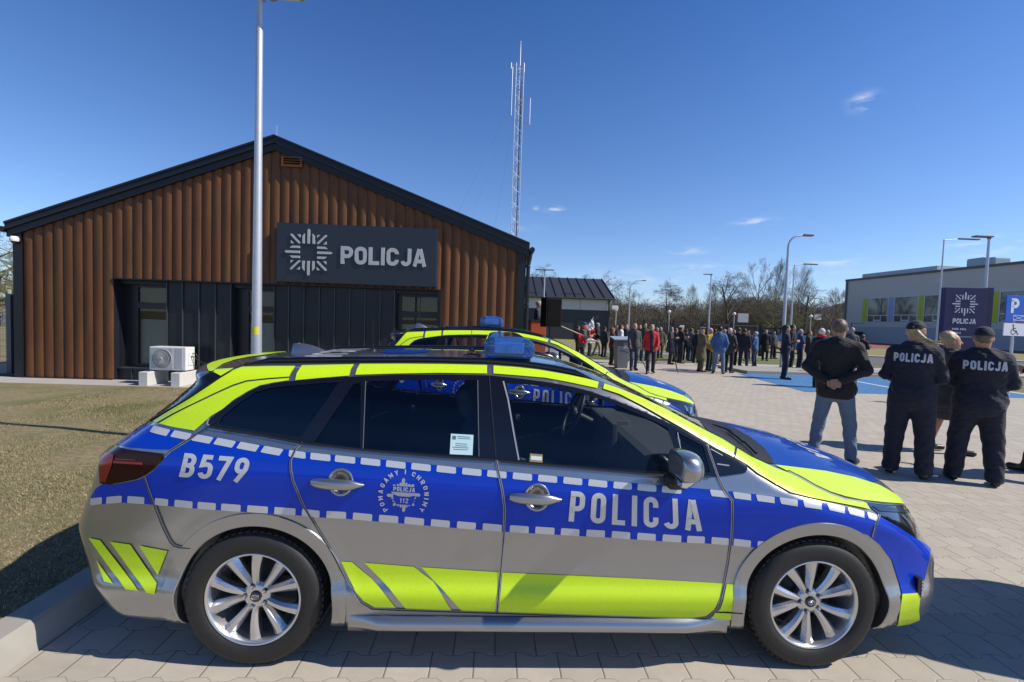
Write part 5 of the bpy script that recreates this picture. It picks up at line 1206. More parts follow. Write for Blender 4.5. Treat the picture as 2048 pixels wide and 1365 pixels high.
    for (ex, ez, cz) in ((.0165, .0115, 0), (.0055, .0100, .0005), (.0115, .0045, .0045)):
        pts = [(ex*cos(t), yo-s*.0205, cz+ez*sin(t)) for t in [2*pi*i/20 for i in range(21)]]; cp.tube(pts, .0012, 5, 0, cap=False)
    cp.build('hub_cap', [CM['chrome'], CM['black']], wh)
    return wh
def build_car(name, loc, label, group, warp=None, number='B579', rz=0.0):
    root = empty(name, loc, rz, label, 'police car', group); c = Car(root, warp)
    V, Fc, N = body_mesh()
    me = bpy.data.meshes.new('body'); me.from_pydata([tuple(v) for v in c.warp(V)], [], [tuple(int(i) for i in f) for f in Fc])
    me.polygons.foreach_set('use_smooth', [True]*len(me.polygons)); me.update()
    NN = N.copy(); cut = _BODY['cut']
    me.normals_split_custom_set_from_vertices([tuple(n) for n in NN])
    bo = link('body', me, [CM['silver'], CM['liner']], root)
    sol = bo.modifiers.new('thickness', 'SOLIDIFY'); sol.thickness = .022; sol.offset = -1; sol.material_offset = 1; sol.material_offset_rim = 1
    # ---- floor, wheel wells, underside
    fl = MB(); fl.box((-.85, -.60, .20), (3.3, .60, .30)); fl.box((.42, -.80, .19), (2.25, .80, .28))
    fl.box((-.80, -.60, .24), (-.36, .60, .30)); fl.box((3.1, -.5, .2), (3.4, .5, .45))
    for cx, cz, r in ARCH:
        prof = [(cx+(r+.012)*cos(a), cz+(r+.012)*sin(a)) for a in [radians(-17+214*i/22) for i in range(23)]]
        for s_ in (-1, 1):
            Vv = [(p[0], s_*.86*.985, p[1]) for p in prof]+[(p[0], s_*.50, p[1]) for p in prof]; n = len(prof)
            fl.add(Vv, [(i, i+1, n+i+1, n+i) for i in range(n-1)], 0, True)
            fl.add([(p[0], s_*.52, p[1]) for p in prof]+[(cx, s_*.52, cz)], [(i, i+1, n) for i in range(n-1)], 0)
    c.raw(fl, 'underbody', CM['liner'])
    # ---- doors, grips
    bw = [[(x, y) for x, y in ell(cx, cy, rx*.985, ry*.985, 30)] for cx, cy, rx, ry in BOWLS]
    dr = c.px('rear_door', [[DOOR_R, bw[0]]], CM['silver'], .0016); df = c.px('front_door', [[DOOR_F, bw[1]]], CM['silver'], .0016)
    for k, (cx, cy, rx, ry) in enumerate(BOWLS):
        par = (dr, df)[k]; Vb = []; off = []; Fb = []; ns = 32; prof = [(1.16, .0046), (1.08, .0075), (1.0, .0065), (.93, .0), (.82, -.008), (.6, -.017), (.3, -.022), (0.02, -.023)]
        for u, o in prof:
            for i in range(ns):
                a = 2*pi*i/ns; Vb.append((cx+rx*u*cos(a), cy+ry*u*sin(a))); off.append(o)
        P = cast(np.array(Vb)); Nn = grad(F_skin, P, 3e-3); Nn /= np.linalg.norm(Nn, axis=1)[:, None]; P = P+Nn*np.array(off)[:, None]
        for j in range(len(prof)-1):
            for i in range(ns): Fb.append((j*ns+i, j*ns+(i+1) % ns, (j+1)*ns+(i+1) % ns, (j+1)*ns+i))
        c.mesh('grip_recess', P, Fb, CM['silver'], 0, skin=False, parent=par)
        # bar of the handle: rounded lever standing off the door
        x0, x1, yl, yr = (621, 733, 963, 969) if k == 0 else (1016, 1126, 992.5, 998)
        pl = [cast(np.array([[x0+(x1-x0)*u, yl+(yr-yl)*u]]))[0] for u in np.linspace(.03, .97, 15)]
        hb = MB(); rad = [.0175*min(1, (1-abs(2*u-.95)**4)**.5 if abs(2*u-.95) < 1 else .2)+.005 for u in np.linspace(0, 1, 15)]
        Vh = []; ns2 = 12
        for i, p in enumerate(pl):
            u = i/14; st = .010+.016*sin(pi*min(1, max(0, u)))
            rz_ = rad[i]*1.12; ry_ = rad[i]*.8
            if u > .75: rz_ *= 1-.55*(u-.75)/.25
            for j in range(ns2):
                a = 2*pi*j/ns2; Vh.append((p[0], p[1]-st+ry_*cos(a), p[2]+rz_*sin(a)))
        hb.add(Vh, [(i*ns2+j, i*ns2+(j+1) % ns2, (i+1)*ns2+(j+1) % ns2, (i+1)*ns2+j) for i in range(14) for j in range(ns2)], 0, True)
        hb.add(Vh[:ns2], [tuple(range(ns2))], 0); hb.add(Vh[-ns2:], [tuple(range(ns2))], 0)
        for e in (1, 13):
            p = pl[e]; hb.tube([(p[0], p[1]+.004, p[2]), (p[0], p[1]-.02, p[2])], .009, 10)
        c.raw(hb, 'handle', CM['silver'], par, both=True)
    # ---- markings
    c.px('blue_marking', [[BLUE]+[[(x, y) for x, y in ell(cx, cy, rx*1.10, ry*1.10, 30)] for cx, cy, rx, ry in BOWLS]], CM['blue_foil'], .0030)
    c.px('blue_marking', [[BLUE_HATCH]], CM['blue_foil'], .0030)
    top_d = [(308, 342), (349, 385), (391, 428), (435, 473), (481, 520), (529, 567.5), (579, 612), (622, 661.5), (671, 711), (722.5, 761), (773, 811.5), (823.5, 861.6), (874, 912), (925, 963), (975, 1013), (1026, 1064), (1076.5, 1114), (1127, 1164), (1177, 1214), (1227, 1263), (1275, 1312), (1324, 1362), (1419, 1455), (1465, 1501), (1511, 1548), (1558, 1594), (1605, 1642), (1654, 1688), (1694.5, 1727), (1733, 1752)]
    bot_d = [(182, 206), (214, 245.5), (256, 290.5), (310.6, 338), (350, 386.6), (396, 433), (443, 482.6), (495, 537), (549, 592), (604, 640), (653, 693), (706, 745), (758, 797), (809, 848.5), (861.6, 900), (913.7, 952), (965, 1003.6), (1019, 1057.5), (1070, 1109), (1121, 1158.6), (1172, 1209.6), (1222.7, 1260), (1273.6, 1311), (1324, 1362), (1373, 1409), (1421.7, 1457), (1466, 1501), (1513.6, 1545)]
    tl = [(282, 847), (308, 852), (349, 861)]+TOPL; tx = np.array(tl).T; bx = np.array(BOTL).T
    dash = []; dash2 = []
    for a, b in top_d:
        ya, yb = np.interp(a, *tx)+.3, np.interp(b, *tx)+.3; h = 13.2; sl = 3 if a < 1400 else -4
        if a < 560: sl = -7
        pts = [(a, ya+1.5), (a+2, ya), (b-2, yb), (b, yb+1.5), (b-sl*.0+(sl if sl < 0 and a < 560 else -sl*0), yb+h-1.5), (b-2+(sl if a < 560 else 3 if a > 1400 else -1), yb+h), (a+2+(sl if a < 560 else 3 if a > 1400 else -1), ya+h), (a+(sl if a < 560 else 3 if a > 1400 else -1), ya+h-1.5)]
        dash.append([pts])
    for a, b in bot_d:
        ya, yb = np.interp(a, *bx)-.2, np.interp(b, *bx)-.2; h = 14
        dash2.append([[(a+1, ya-h+1.5), (a+2.5, ya-h), (b-2, yb-h), (b, yb-h+1.5), (b-.5, yb-1), (b-2, yb), (a+1.5, ya), (a, ya-1.5)]])
    c.px('dashed_marking', dash, CM['white'], .0046, g=(10, 8)); c.px('dashed_marking', dash2, CM['white'], .0046, g=(10, 8))
    for p in [Y_PIL_A, Y_PIL_B, Y_SP_1, Y_SP_2, Y_BUMP_F]+Y_ROOF+Y_DOOR+Y_BUMP_R: c.px('yellow_marking', [[p]], CM['yellow'], .0072 if p in Y_ROOF[3:5] else .0048)
    # lid: blue centre of the bonnet, roof patch, with the lettering lying across the car
    hood = sym([(2.58, 0), (2.56, .3), (2.52, .52), (2.60, .63), (2.8, .62), (3.0, .58), (3.2, .52), (3.34, .43), (3.43, .25), (3.45, 0)])
    V2, F2 = fill2d([hood], .06); c.mesh('blue_marking', top_pts(V2), F2, CM['blue_lid_foil'], .0028, both=False)
    V2, F2 = fill2d([sym([(.66, 0), (.66, .16), (.60, .22), (.44, .22), (.38, .16), (.38, 0)])], .05); c.mesh('blue_marking', top_pts(V2), F2, CM['blue_lid_foil'], .0028, both=False)
    def top_text(tx_, x0, x1, hw, nm):
        q, wd = text_quads(tx_, .17, .52, .14); Vt = []; Ft = []; L = []
        for f in q:
            n = len(Vt)
            for a in f: Vt.append((x0+(x1-x0)*a[1], hw-2*hw*a[0]/wd)); L.append(a[2])
            Ft.append((n, n+1, n+2, n+3))
        P = top_pts(Vt); P[:, 2] += .0045+.0005*np.array(L); c.mesh(nm, P, Ft, CM['white'], 0, N=None, skin=False, both=False)
    top_text('POLICJA', 3.02, 3.13, .36, 'lettering'); top_text('POLICJA', .0, .22, .42, 'lettering')
    # side lettering
    side = textq('POLICJA', (1142, 982), (1399, 1001), (1403, 1062), (1136.5, 1042), .165, .46, .20)
    em = textq('POLICJA', (787.5, 972.5), (830.5, 975.5), (830, 984), (787, 981), .17, .5, .16)+textq('112', (800.5, 995.5), (817, 996.5), (816.5, 1005.5), (799.5, 1004.5), .15, .55, .22)
    num = textq(number, (371, 906.5), (503, 917), (491, 965), (359.5, 953), .19, .55, .14)
    # motto on a circle round the badge
    ring = []; cx, cy, R0, R1 = 807.5, 990, 41.5, 50.5; mt = 'POMAGAMY I CHRONIMY'; q, wd = text_quads(mt, .16, .52, .42, .6)
    a0, a1 = radians(222), radians(-42)
    for f in q: ring.append([(cx+(R0+(R1-R0)*a[1])*cos(a0+(a1-a0)*a[0]/wd), cy-(R0+(R1-R0)*a[1])*sin(a0+(a1-a0)*a[0]/wd)*1.0, a[2]) for a in f])
    star = []
    for k in range(24):
        an = 2*pi*k/24; big = (k % 6 == 0); mid = (k % 3 == 0); L = 34 if big else 30 if mid else 26
        w0 = radians(7.3); star += [(cx+(L-2.5)*cos(an-w0*.75), cy-(L-2.5)*sin(an-w0*.75)), (cx+L*cos(an), cy-L*sin(an)), (cx+(L-2.5)*cos(an+w0*.75), cy-(L-2.5)*sin(an+w0*.75)), (cx+(L-6)*cos(an+radians(7.5)), cy-(L-6)*sin(an+radians(7.5)))]
    plates = [[(784, 971), (834, 974.5), (833.5, 986), (783.5, 982.5)], [(787, 988), (797, 992), (818, 993.5), (830, 991), (829, 1001), (824, 1010), (793, 1008), (787, 999)]]
    if True:
        c.pxquads('lettering', side, CM['white'], .0046, both=False); c.pxquads('call_number', num, CM['white'], .0046, both=False)
        bd = c.px('badge', [[star]], mat('badge_silver', (.46, .48, .52), .38, .5), .0042, g=(12, 12), both=False)
        c.px('badge_plate', [[p] for p in plates], CM['blue_foil'], .0050, g=(12, 12), both=False, parent=bd)
        c.pxquads('badge_lettering', em+ring, CM['white'], .0056, both=False, parent=bd)
    # far side reads the right way round too
    def far(quads, off, m, nm, xc):
        V = []; L = []; Fc2 = []
        for q in quads:
            n = len(V)
            for a in q: V.append(a[:2]); L.append(a[2])
            Fc2.append((n, n+1, n+2, n+3))
        P = cast(np.array(V)); P = side_pts(np.stack([2*xc-P[:, 0], P[:, 2]], 1)); N = grad(F_skin, P, 3e-3); N /= np.linalg.norm(N, axis=1)[:, None]
        P = P+N*(off+.0006*np.array(L))[:, None]; P[:, 1] *= -1; c.mesh(nm, P, Fc2, m, 0, N=None, skin=False, both=False)
    far(side, .0046, CM['white'], 'lettering', 1.72); far(num, .0046, CM['white'], 'call_number', -.13)
    # ---- panel gaps: dark joint with a bright edge
    gaps = [[(606, 886), (593, 898), (582.5, 920), (583, 940), (587, 960), (609, 1013), (634, 1054.6), (667.7, 1110), (699.7, 1174.3), (708.5, 1182.7), (725, 1205), (744.7, 1216), (795, 1218.5), (992, 1224.4), (1200, 1231.5), (1380, 1237.2), (1416, 1234), (1435.7, 1216), (1448, 1166), (1455, 1127), (1462, 1077), (1463.8, 1021), (1463, 1001), (1445.5, 977), (1435, 955), (1426.5, 930), (1412.6, 890.8)],
            [(978.5, 754), (984, 821), (992.4, 921), (998, 950), (1005.5, 985), (1009, 1015.7), (1007.7, 1071), (1000.5, 1149), (994, 1224)],
            [(291, 954), (297, 972), (308.6, 1004.5), (328, 1054.6), (342, 1082.5), (350, 1091), (362, 1094.5), (383, 1095.5)], [(330, 914), (343, 902), (390, 873.5), (434, 843)],
            [(302, 842), (340, 821.5), (380, 797.5), (430, 764), (444, 754.5), (471, 739), (484, 734), (500, 726)], [(1470.5, 897), (1467, 918)],
            [(1575, 943), (1603, 957), (1630, 973), (1659.5, 987), (1688.5, 997.5), (1725, 1003.5), (1768, 1010.5), (1808, 1012)], [(1757, 1031), (1749, 1052), (1744, 1074)], [(1448, 1223.2), (1484, 1225)]]
    e = []
    for i, gp in enumerate(gaps):
        if i in (0, 1, 2, 3, 7): gp = gp[2:] if i == 1 else gp[:3] if i == 3 else gp; c.pxquads('gap_edge', [[(p[0], p[1], 0) for p in q] for q in line_px(gp, 4.6)], CM['edge'], .0058)

    hl2 = line_px([(a, b+2.6) for a, b in gaps[6][:6]], 2.2); c.pxquads('gap_edge', [[(p[0], p[1], 0) for p in q] for q in hl2], CM['edge'], .0082)
    for i, gp in enumerate(gaps): c.pxquads('panel_gap', [[(p[0], p[1], 0) for p in q] for q in line_px(gp, 1.5 if i == 6 else 1.8)], CM['gap'], .0086)
    # ---- glazing
    c.px('window_frame', [[DLO]+[GLASS[k] for k in GLASS]], CM['black'], .0050, g=(18, 14))
    for k, p in GLASS.items():
        c.px('window', [[p]], CM['privacy'] if k == 'quarter' else CM['rglass'] if 'rear' in k else CM['glass'], .0012, parent=dr if k in ('rear_door', 'small_rear') else df if k in ('front_door', 'small_front') else None)
    br = line_px([(1006.5, 764), (1016, 800), (1028, 870), (1037.5, 921)], 3)+line_px([(1354, 866), (1361, 902)], 1.6)+line_px([(1433, 928.5), (1457, 932)], 2.5)+line_px([(1420, 899), (1444, 912)], 1.6)+line_px([(419, 838), (416, 848), (422, 853.5)], 3)
    c.pxquads('window_trim', [[(p[0], p[1], 0) for p in q] for q in br], CM['edge'], .0075)
    dv = line_px([(732, 764), (727, 898)], 1.8)+line_px([(955.5, 762), (958, 914)], 1.5)
    c.pxquads('window_divider', [[(p[0], p[1], 0) for p in q] for q in dv], mat('divider_grey', (.16, .17, .18), .4, .3), .0075)
    c.px('tailgate_glass_edge', [[[(302, 843), (340, 821), (380, 797), (430, 764), (444, 754), (424, 744), (404, 756), (375, 779), (330, 813), (292, 842)]]], CM['black'], .0055)
    low = line_px([(420, 854.5), (512, 869.5), (612, 889), (739, 902.5), (878, 914.5), (990, 922)], 4)+line_px([(1000, 924), (1150, 937), (1280, 949), (1420, 955)], 4)
    c.pxquads('window_seal', [[(p[0], p[1], 0) for p in q] for q in low], CM['rubber'], .009)
    V2, F2 = fill2d([WS], .07); c.mesh('windscreen', top_pts(V2), F2, CM['wglass'], .0018, both=False)
    V2, F2 = fill2d([sym([(1.475, 0), (1.46, .25), (1.40, .45), (1.34, .545), (1.62, .582), (1.9, .615), (2.15, .64), (2.27, .63), (2.38, .48), (2.46, .25), (2.47, 0)]), WS_IN], .06); c.mesh('windscreen_surround', top_pts(V2), F2, CM['black'], .0026, both=False)
    cw = [(1396, 839), (1430, 846), (1470, 858), (1500, 875), (1528, 897), (1544, 918), (1547, 929), (1530, 926.5), (1500, 912), (1471, 895), (1443, 878), (1414, 862)]
    c.px('cowl', [[cw]], mat('cowl_plastic', (.008, .008, .009), .6), .0042)
    for a, b, e_ in (((1455, 868), (1490, 893), (1512, 915)), ((1425, 856), (1460, 868), (1486, 892))):
        w = MB(); P = cast(np.array([a, b, e_])); P[:, 2] += .022; w.tube([tuple(p) for p in P], [.005, .006, .007], 6); c.raw(w, 'wiper', CM['rubber'])
    V2, F2 = fill2d([RW], .06); P = end_pts(V2, False); c.mesh('rear_window', P, F2, CM['privacy'], .003, both=False)
    V2, F2 = fill2d([[(-.64, 1.0), (.64, 1.0), (.60, 1.15), (.54, 1.285), (-.54, 1.285), (-.60, 1.15)], RW_IN], .06); c.mesh('rear_window_surround', end_pts(V2, False), F2, CM['black'], .0042, both=False)
    for poly, nm, m_ in (([(902, 868), (947, 870.5), (945, 911), (899.5, 909)], 'window_notice', CM['paper']), ([(1060, 907.5), (1085, 909.5), (1085, 926), (1059, 924)], 'window_sticker', CM['brown'])):
        o_ = c.px(nm, [[poly]], m_, .0030, both=False, parent=dr if nm == 'window_notice' else df)
        if nm == 'window_notice':
            q = []
            for yy, a, b in ((873.5, 915, 940), (877, 916, 941), (887.5, 911, 935), (891.5, 911, 934), (895, 905, 938), (899, 907, 936)): q += line_px([(a, yy), (b, yy+1.6)], 1.1)
            q += line_px([(908.5, 872.5), (908.5, 879.5)], 7); c.pxquads('notice_text', [[(p[0], p[1], 0) for p in f] for f in q], CM['ink'], .0038, both=False, parent=dr)
        else:
            q = line_px([(1061.5, 916), (1083.5, 918)], 8); c.pxquads('sticker_stripe', [[(p[0], p[1], 0) for p in f] for f in q], CM['paper'], .0038, both=False, parent=df)
    # ---- lamps
    tlp = c.px('tail_lamp', [[LAMP_R]], CM['lampblk'], .009, g=(10, 8))
    c.px('red_lens', [[[(206, 906), (232, 911), (228, 930), (216, 962), (204, 962), (203, 935)]], [[(232, 921.5), (290, 925), (290, 929.5), (230, 926)]], [[(236, 917), (275, 919.3), (275, 920.8), (236, 918.8)]]], CM['red'], .0115, g=(8, 8), parent=tlp)
    hl = [(1731, 1007), (1745, 1020), (1757, 1031), (1780, 1044), (1805, 1060), (1834, 1078), (1838, 1070), (1832, 1045), (1829, 1022), (1812, 1013), (1770, 1011)]
    hlp = c.px('headlamp', [[hl]], mat('headlamp_housing', (.012, .012, .014), .12, coat=1), .004, g=(10, 8))
    c.px('reflector', [[[(1742, 1013), (1772, 1015), (1812, 1021), (1820, 1027), (1790, 1026), (1757, 1024)]]], mat('lamp_brow', (.05, .07, .10), .15, .6), .0065, g=(10, 8), parent=hlp)
    c.px('light_guide', [line_px([(1802, 1032), (1812, 1042), (1821, 1056)], 4)[i:i+1] for i in range(2)]+[[q] for q in line_px([(1816, 1030), (1826, 1048), (1833, 1068)], 3)], CM['lampin'], .0085, g=(10, 8), parent=hlp)
    # ---- front: grille, bumper corner, plate, siren lamp, side marker
    gr = [(-.56, .20), (.56, .20), (.62, .36), (.50, .50), (-.50, .50), (-.62, .36)]; V2, F2 = fill2d([gr], .05); c.mesh('grille', end_pts(V2, True), F2, CM['black'], .004, both=False)
    V2, F2 = fill2d([[(-.26, .40), (.26, .40), (.26, .51), (-.26, .51)]], .05); c.mesh('number_plate', end_pts(V2, True), F2, CM['plate'], .012, both=False)
    V2, F2 = fill2d([[(-.5, .60), (.5, .60), (.5, .625), (-.5, .625)]], .05); c.mesh('upper_grille', end_pts(V2, True), F2, CM['black'], .004, both=False)
    V2, F2 = fill2d([ell(0, .665, .06, .042, 20)], .03); c.mesh('front_emblem', end_pts(V2, True), F2, CM['chrome'], .008, both=False)
    V2, F2 = fill2d([[(-.26, .60), (.26, .60), (.26, .71), (-.26, .71)]], .05); c.mesh('number_plate', end_pts(V2, False), F2, CM['plate'], .008, both=False)
    P = cast(np.array([[1833, 1172]]))[0]; sl = MB(); sl.bbox((P[0]-.012, P[1]-.02, P[2]-.050), (P[0]+.016, P[1]+.03, P[2]+.050), .006)
    for i in range(5): sl.box((P[0]+.004, P[1]-.024, P[2]-.040+.017*i), (P[0]+.016, P[1]-.014, P[2]-.028+.017*i), 1)
    c.raw(sl, 'side_flasher', [CM['black'], CM['lampin']], both=True)
    # ---- sill moulding
    sb = MB(); xs = np.linspace(.44, 2.24, 26); sec = []
    for x in xs:
        k = min(1, max(0, min((x-.44)/.16, (2.24-x)/.22))); k = k*k*(3-2*k); yo = float(side_pts([[x, .235]])[0, 1])
        sec.append([(x, yo-.004, .262), (x, yo-.006-.020*k, .250), (x, yo-.008-.040*k, .222), (x, yo-.004-.036*k, .205), (x, yo-.002-.012*k, .182), (x, yo+.03, .176)])
    n = 6; sb.add([p for s_ in sec for p in s_], [(i*n+j, (i+1)*n+j, (i+1)*n+j+1, i*n+j+1) for i in range(len(xs)-1) for j in range(n-1)], 0, True); c.raw(sb, 'sill_moulding', CM['silver'], both=True)
    # ---- arch lips
    for cx, cz, r in ARCH:
        al = MB(); rows = []; a0, a1 = (-21, 202) if cx < 1 else (-22, 203)
        for i in range(57):
            a = radians(a0+(a1-a0)*i/56); row = []
            for rr, o in ((r-.004, -.045), (r-.005, .004), (r-.001, .0075), (r+.03, .0085), (r+.058, .0075), (r+.062, -.002)):
                x, z = cx+rr*cos(a), cz+rr*sin(a); z = max(z, .178); y = float(side_pts([[x, z]])[0, 1]); row.append((x, y-o, z))
            rows.append(row)
        for j in range(5):
            al.add([p for s_ in rows for p in s_[j:j+2]], [(2*i, 2*i+2, 2*i+3, 2*i+1) for i in range(56)], 0, True)
        c.raw(al, 'arch_lip', CM['silver'], both=True)
    if warp is not None:
        c.px('black_tailgate', [[[(404, 742), (408, 734), (418, 728), (438, 721), (475, 713), (540, 707), (526, 712), (497, 716), (486, 727), (470, 739), (444, 755), (380, 798), (303, 842), (284, 846), (330, 806)]]], CM['black'], .0065)
    # ---- roof rails
    rp = cast(np.array([(489, 731), (540, 726), (620, 725), (720, 724.5), (820, 724), (900, 725), (975, 727), (1045, 732.5), (1105, 741), (1150, 750.5), (1188, 762)])); rr = MB(); V2 = []; n = 8
    for i, p in enumerate(rp):
        k = 1 if 0 < i < len(rp)-1 else .2
        for j in range(n):
            a = 2*pi*j/n; V2.append((p[0], p[1]+.016*k*cos(a), p[2]+.012*k+.018*k*sin(a)))
    rr.add(V2, [(i*n+j, i*n+(j+1) % n, (i+1)*n+(j+1) % n, (i+1)*n+j) for i in range(len(rp)-1) for j in range(n)], 0, True); c.raw(rr, 'roof_rail', CM['black'], both=True)
    # ---- light bar, fin, aerials
    def L1(P):
        a = sd_box(P, (1.162, 0, 1.505), (.135, .56, .058), .03); q = np.abs(P[:, 1]); b = (P[:, 2]-1.505)*.8+np.abs(P[:, 0]-1.15)*.45-.088; return smax(a, b, .02)
    lb = sdf_obj('light_bar', L1, (1.0, -.58, 1.42), (1.33, .58, 1.6), .011, CM['beacon'], root)
    me = lb.data; Vw = np.zeros(len(me.vertices)*3); me.vertices.foreach_get('co', Vw); me.vertices.foreach_set('co', c.warp(Vw.reshape(-1, 3)).ravel()); me.update()
    li = MB()
    for y in (-.50, -.36, -.2, 0, .2, .36, .50): li.bbox((1.08, y-.03, 1.472), (1.24, y+.03, 1.532), .01, 0)
    li.bbox((1.145, -.553, 1.478), (1.185, -.52, 1.518), .006, 0); c.raw(li, 'light_module', CM['beaconin'], lb)
    lf = MB(); lf.bbox((1.04, -.50, 1.425), (1.28, .50, 1.452), .01)
    for y in (-.46, .46):
        lf.add([(1.0, y-.06, 1.388), (1.30, y-.06, 1.388), (1.24, y-.04, 1.45), (1.06, y-.04, 1.45), (1.0, y+.06, 1.40), (1.30, y+.06, 1.40), (1.24, y+.04, 1.45), (1.06, y+.04, 1.45)], [(0, 1, 2, 3), (4, 7, 6, 5), (0, 4, 5, 1), (1, 5, 6, 2), (2, 6, 7, 3), (3, 7, 4, 0)])
    lf.tube([(1.0, -.3, 1.44), (.94, -.3, 1.448), (.90, -.3, 1.438)], .005, 6); c.raw(lf, 'light_bar_mount', CM['rubber'], lb)
    fn_ = MB(); rows = []
    for i in range(12):
        u = i/11; x = -.205+.235*u; top = 1.402+(.060*(1-(max(0, u-.12)/.88)**1.9) if u > .12 else .058)
        zb = 1.398+.06*u*.2; hw = .028*(1-u**2.2)+.003
        rows.append([(x, -hw, zb), (x, -hw*.75, zb+(top-zb)*.35), (x, -hw*.3, zb+(top-zb)*.85), (x, 0, top), (x, hw*.3, zb+(top-zb)*.85), (x, hw*.75, zb+(top-zb)*.35), (x, hw, zb)])
    n = 7; fn_.add([p for r_ in rows for p in r_], [(i*n+j, (i+1)*n+j, (i+1)*n+j+1, i*n+j+1) for i in range(11) for j in range(n-1)]+[tuple(range(n))], 0, True); c.raw(fn_, 'roof_fin', CM['silver'])
    for (x, y, h) in ((.30, .0, .20), (.93, .10, .17)):
        an = MB(); z = float(top_pts([[x, y]])[0, 2]); an.lathe([(.0001, z+.014), (.01, z+.013), (.018, z+.006), (.022, z-.003)], (x, y, 0), 'z', 16); an.tube([(x, y, z+.01), (x-.006, y, z+h)], [.0028, .0016], 6); c.raw(an, 'aerial', CM['rubber'])
    # ---- mirror
    def Mi(P):
        a = sd_ell(P, (1.948, -1.0, 1.028), (.066, .105, .074)); a = smin(a, sd_box(P, (1.922, -.995, 1.028), (.030, .088, .060), .03), .04)
        a = smax(a, -(P[:, 0]-1.898), .012); a = smax(a, (P[:, 2]-1.098), .02); return smax(a, .985-P[:, 2], .01)
    def Mc(P):
        a = sd_ell(P, (1.940, -.995, 1.025), (.060, .10, .074)); a = smin(a, sd_box(P, (1.918, -.985, 1.0), (.024, .08, .05), .02), .04); a = smax(a, P[:, 2]-.983, .006); return smax(a, -(P[:, 0]-1.902), .01)
    def Mb(P): return smin(sd_box(P, (1.925, -.955, .955), (.033, .05, .022), .014), sd_box(P, (1.945, -.90, .925), (.045, .04, .030), .016), .03)
    for nm, f, m in (('mirror', Mi, CM['silver']), ('indicator_strip', Mc, CM['chrome']), ('mirror_foot', Mb, CM['rubber'])):
        V2, F2 = snets(f, (1.83, -1.14, .87), (2.03, -.82, 1.15), .006, 1)
        o = c.mesh(nm, V2, F2, m, 0, skin=False, parent=None if nm == 'mirror' else mir_)
        if nm == 'mirror': mir_ = o
    # ---- cabin
    def seat_fn(x, y):
        def f(P):
            a = sd_box(P, (x+.02, y, .50), (.26, .24, .085), .07); R = roty(radians(-18))
            b = sd_box(P, (x-.26, y, .80), (.075, .235, .30), .06, R); h = sd_box(P, (x-.385, y, 1.185), (.05, .135, .085), .045, R)
            p = np.minimum(sd_cap(P, (x-.35, y-.06, 1.05), (x-.375, y-.06, 1.16), .008, .008), sd_cap(P, (x-.35, y+.06, 1.05), (x-.375, y+.06, 1.16), .008, .008))
            bb = smin(sd_box(P, (x-.25, y-.19, .78), (.10, .05, .24), .04, R), sd_box(P, (x-.25, y+.19, .78), (.10, .05, .24), .04, R), .02)
            return np.minimum(np.minimum(smin(smin(a, b, .05), bb, .03), h), p)
        return f
    for y in (-.36, .36):
        V2, F2 = snets(seat_fn(1.32, y), (.75, y-.3, .38), (1.7, y+.3, 1.32), .022, 1); mk('front_seat', c.warp(V2), F2, CM['seat'], root, smooth=True)
    rs = MB(); rs.bbox((.10, -.62, .42), (.62, .62, .60), .05); rs.add([], []); rs.box((-.02, -.62, .55), (.12, .62, 1.02)); rs.box((-.86, -.62, .45), (-.03, .62, .62))
    for y in (-.38, 0, .38): rs.bbox((-.06, y-.12, 1.0), (.03, y+.12, 1.14), .03)
    c.raw(rs, 'rear_seat', CM['seat'])
    da = MB(); da.bbox((1.90, -.70, .55), (2.28, .70, .955), .06); da.bbox((1.86, .12, .86), (2.05, .62, .985), .03); da.bbox((1.84, -.13, .84), (1.88, .13, 1.02), .01); da.bbox((1.35, -.12, .45), (1.95, .12, .68), .03)
    da.bbox((1.86, -.70, .78), (1.95, -.52, .86), .02, 0); c.raw(da, 'dashboard', CM['dash'])
    sw = MB(); C = Vector((1.68, .37, .985)); ax = Vector((-.93, 0, .37)).normalized(); u = Vector((0, 1, 0)); v = ax.cross(u)
    sw.tube([tuple(C+(u*cos(t)+v*sin(t))*.182) for t in [2*pi*i/36 for i in range(37)]], .0145, 8, cap=False)
    for t in (0, pi, -pi/2): sw.tube([tuple(C), tuple(C+(u*cos(t)+v*sin(t))*.18)], [.03, .012], 8)
    sw.lathe([(.0001, 0), (.05, 0), (.06, .02), (.05, .04)], tuple(C-Vector((.02, 0, 0))), 'x', 20); sw.tube([tuple(C), (1.95, .37, .86)], .03, 8); c.raw(sw, 'steering_wheel', CM['rubber'])
    rm_ = MB(); rm_.bbox((1.60, -.11, 1.27), (1.63, .11, 1.33), .012); rm_.tube([(1.63, 0, 1.31), (1.68, 0, 1.345)], .008, 6); c.raw(rm_, 'rear_view_mirror', CM['rubber'])
    # ---- wheels
    for cx in (0.0, 2.672):
        for near in (True, False): make_wheel(c, cx, near, root)
    return root, c, dr, df
car1, _, _, _ = build_car('police_car', (CARX, CARY, 0), 'silver, blue and lime police estate car marked B579, nearest the camera', 'police cars parked side by side')
def warp2(P):
    P = np.array(P, float); x = P[:, 0]; P[:, 0] = np.where(x < .5, .5+(x-.5)*.70, x); z = P[:, 2]; P[:, 2] = z+np.clip((z-.45)/.95, 0, None)*.115; return P
car2, _, _, _ = build_car('police_car', (-1.01, 5.83, 0), 'silver, blue and lime police car parked behind the nearest one, mostly hidden', 'police cars parked side by side', warp2, 'B583')

for ch in car2.children:
    if ch.name.startswith('light_bar'): ch.location.x -= .19
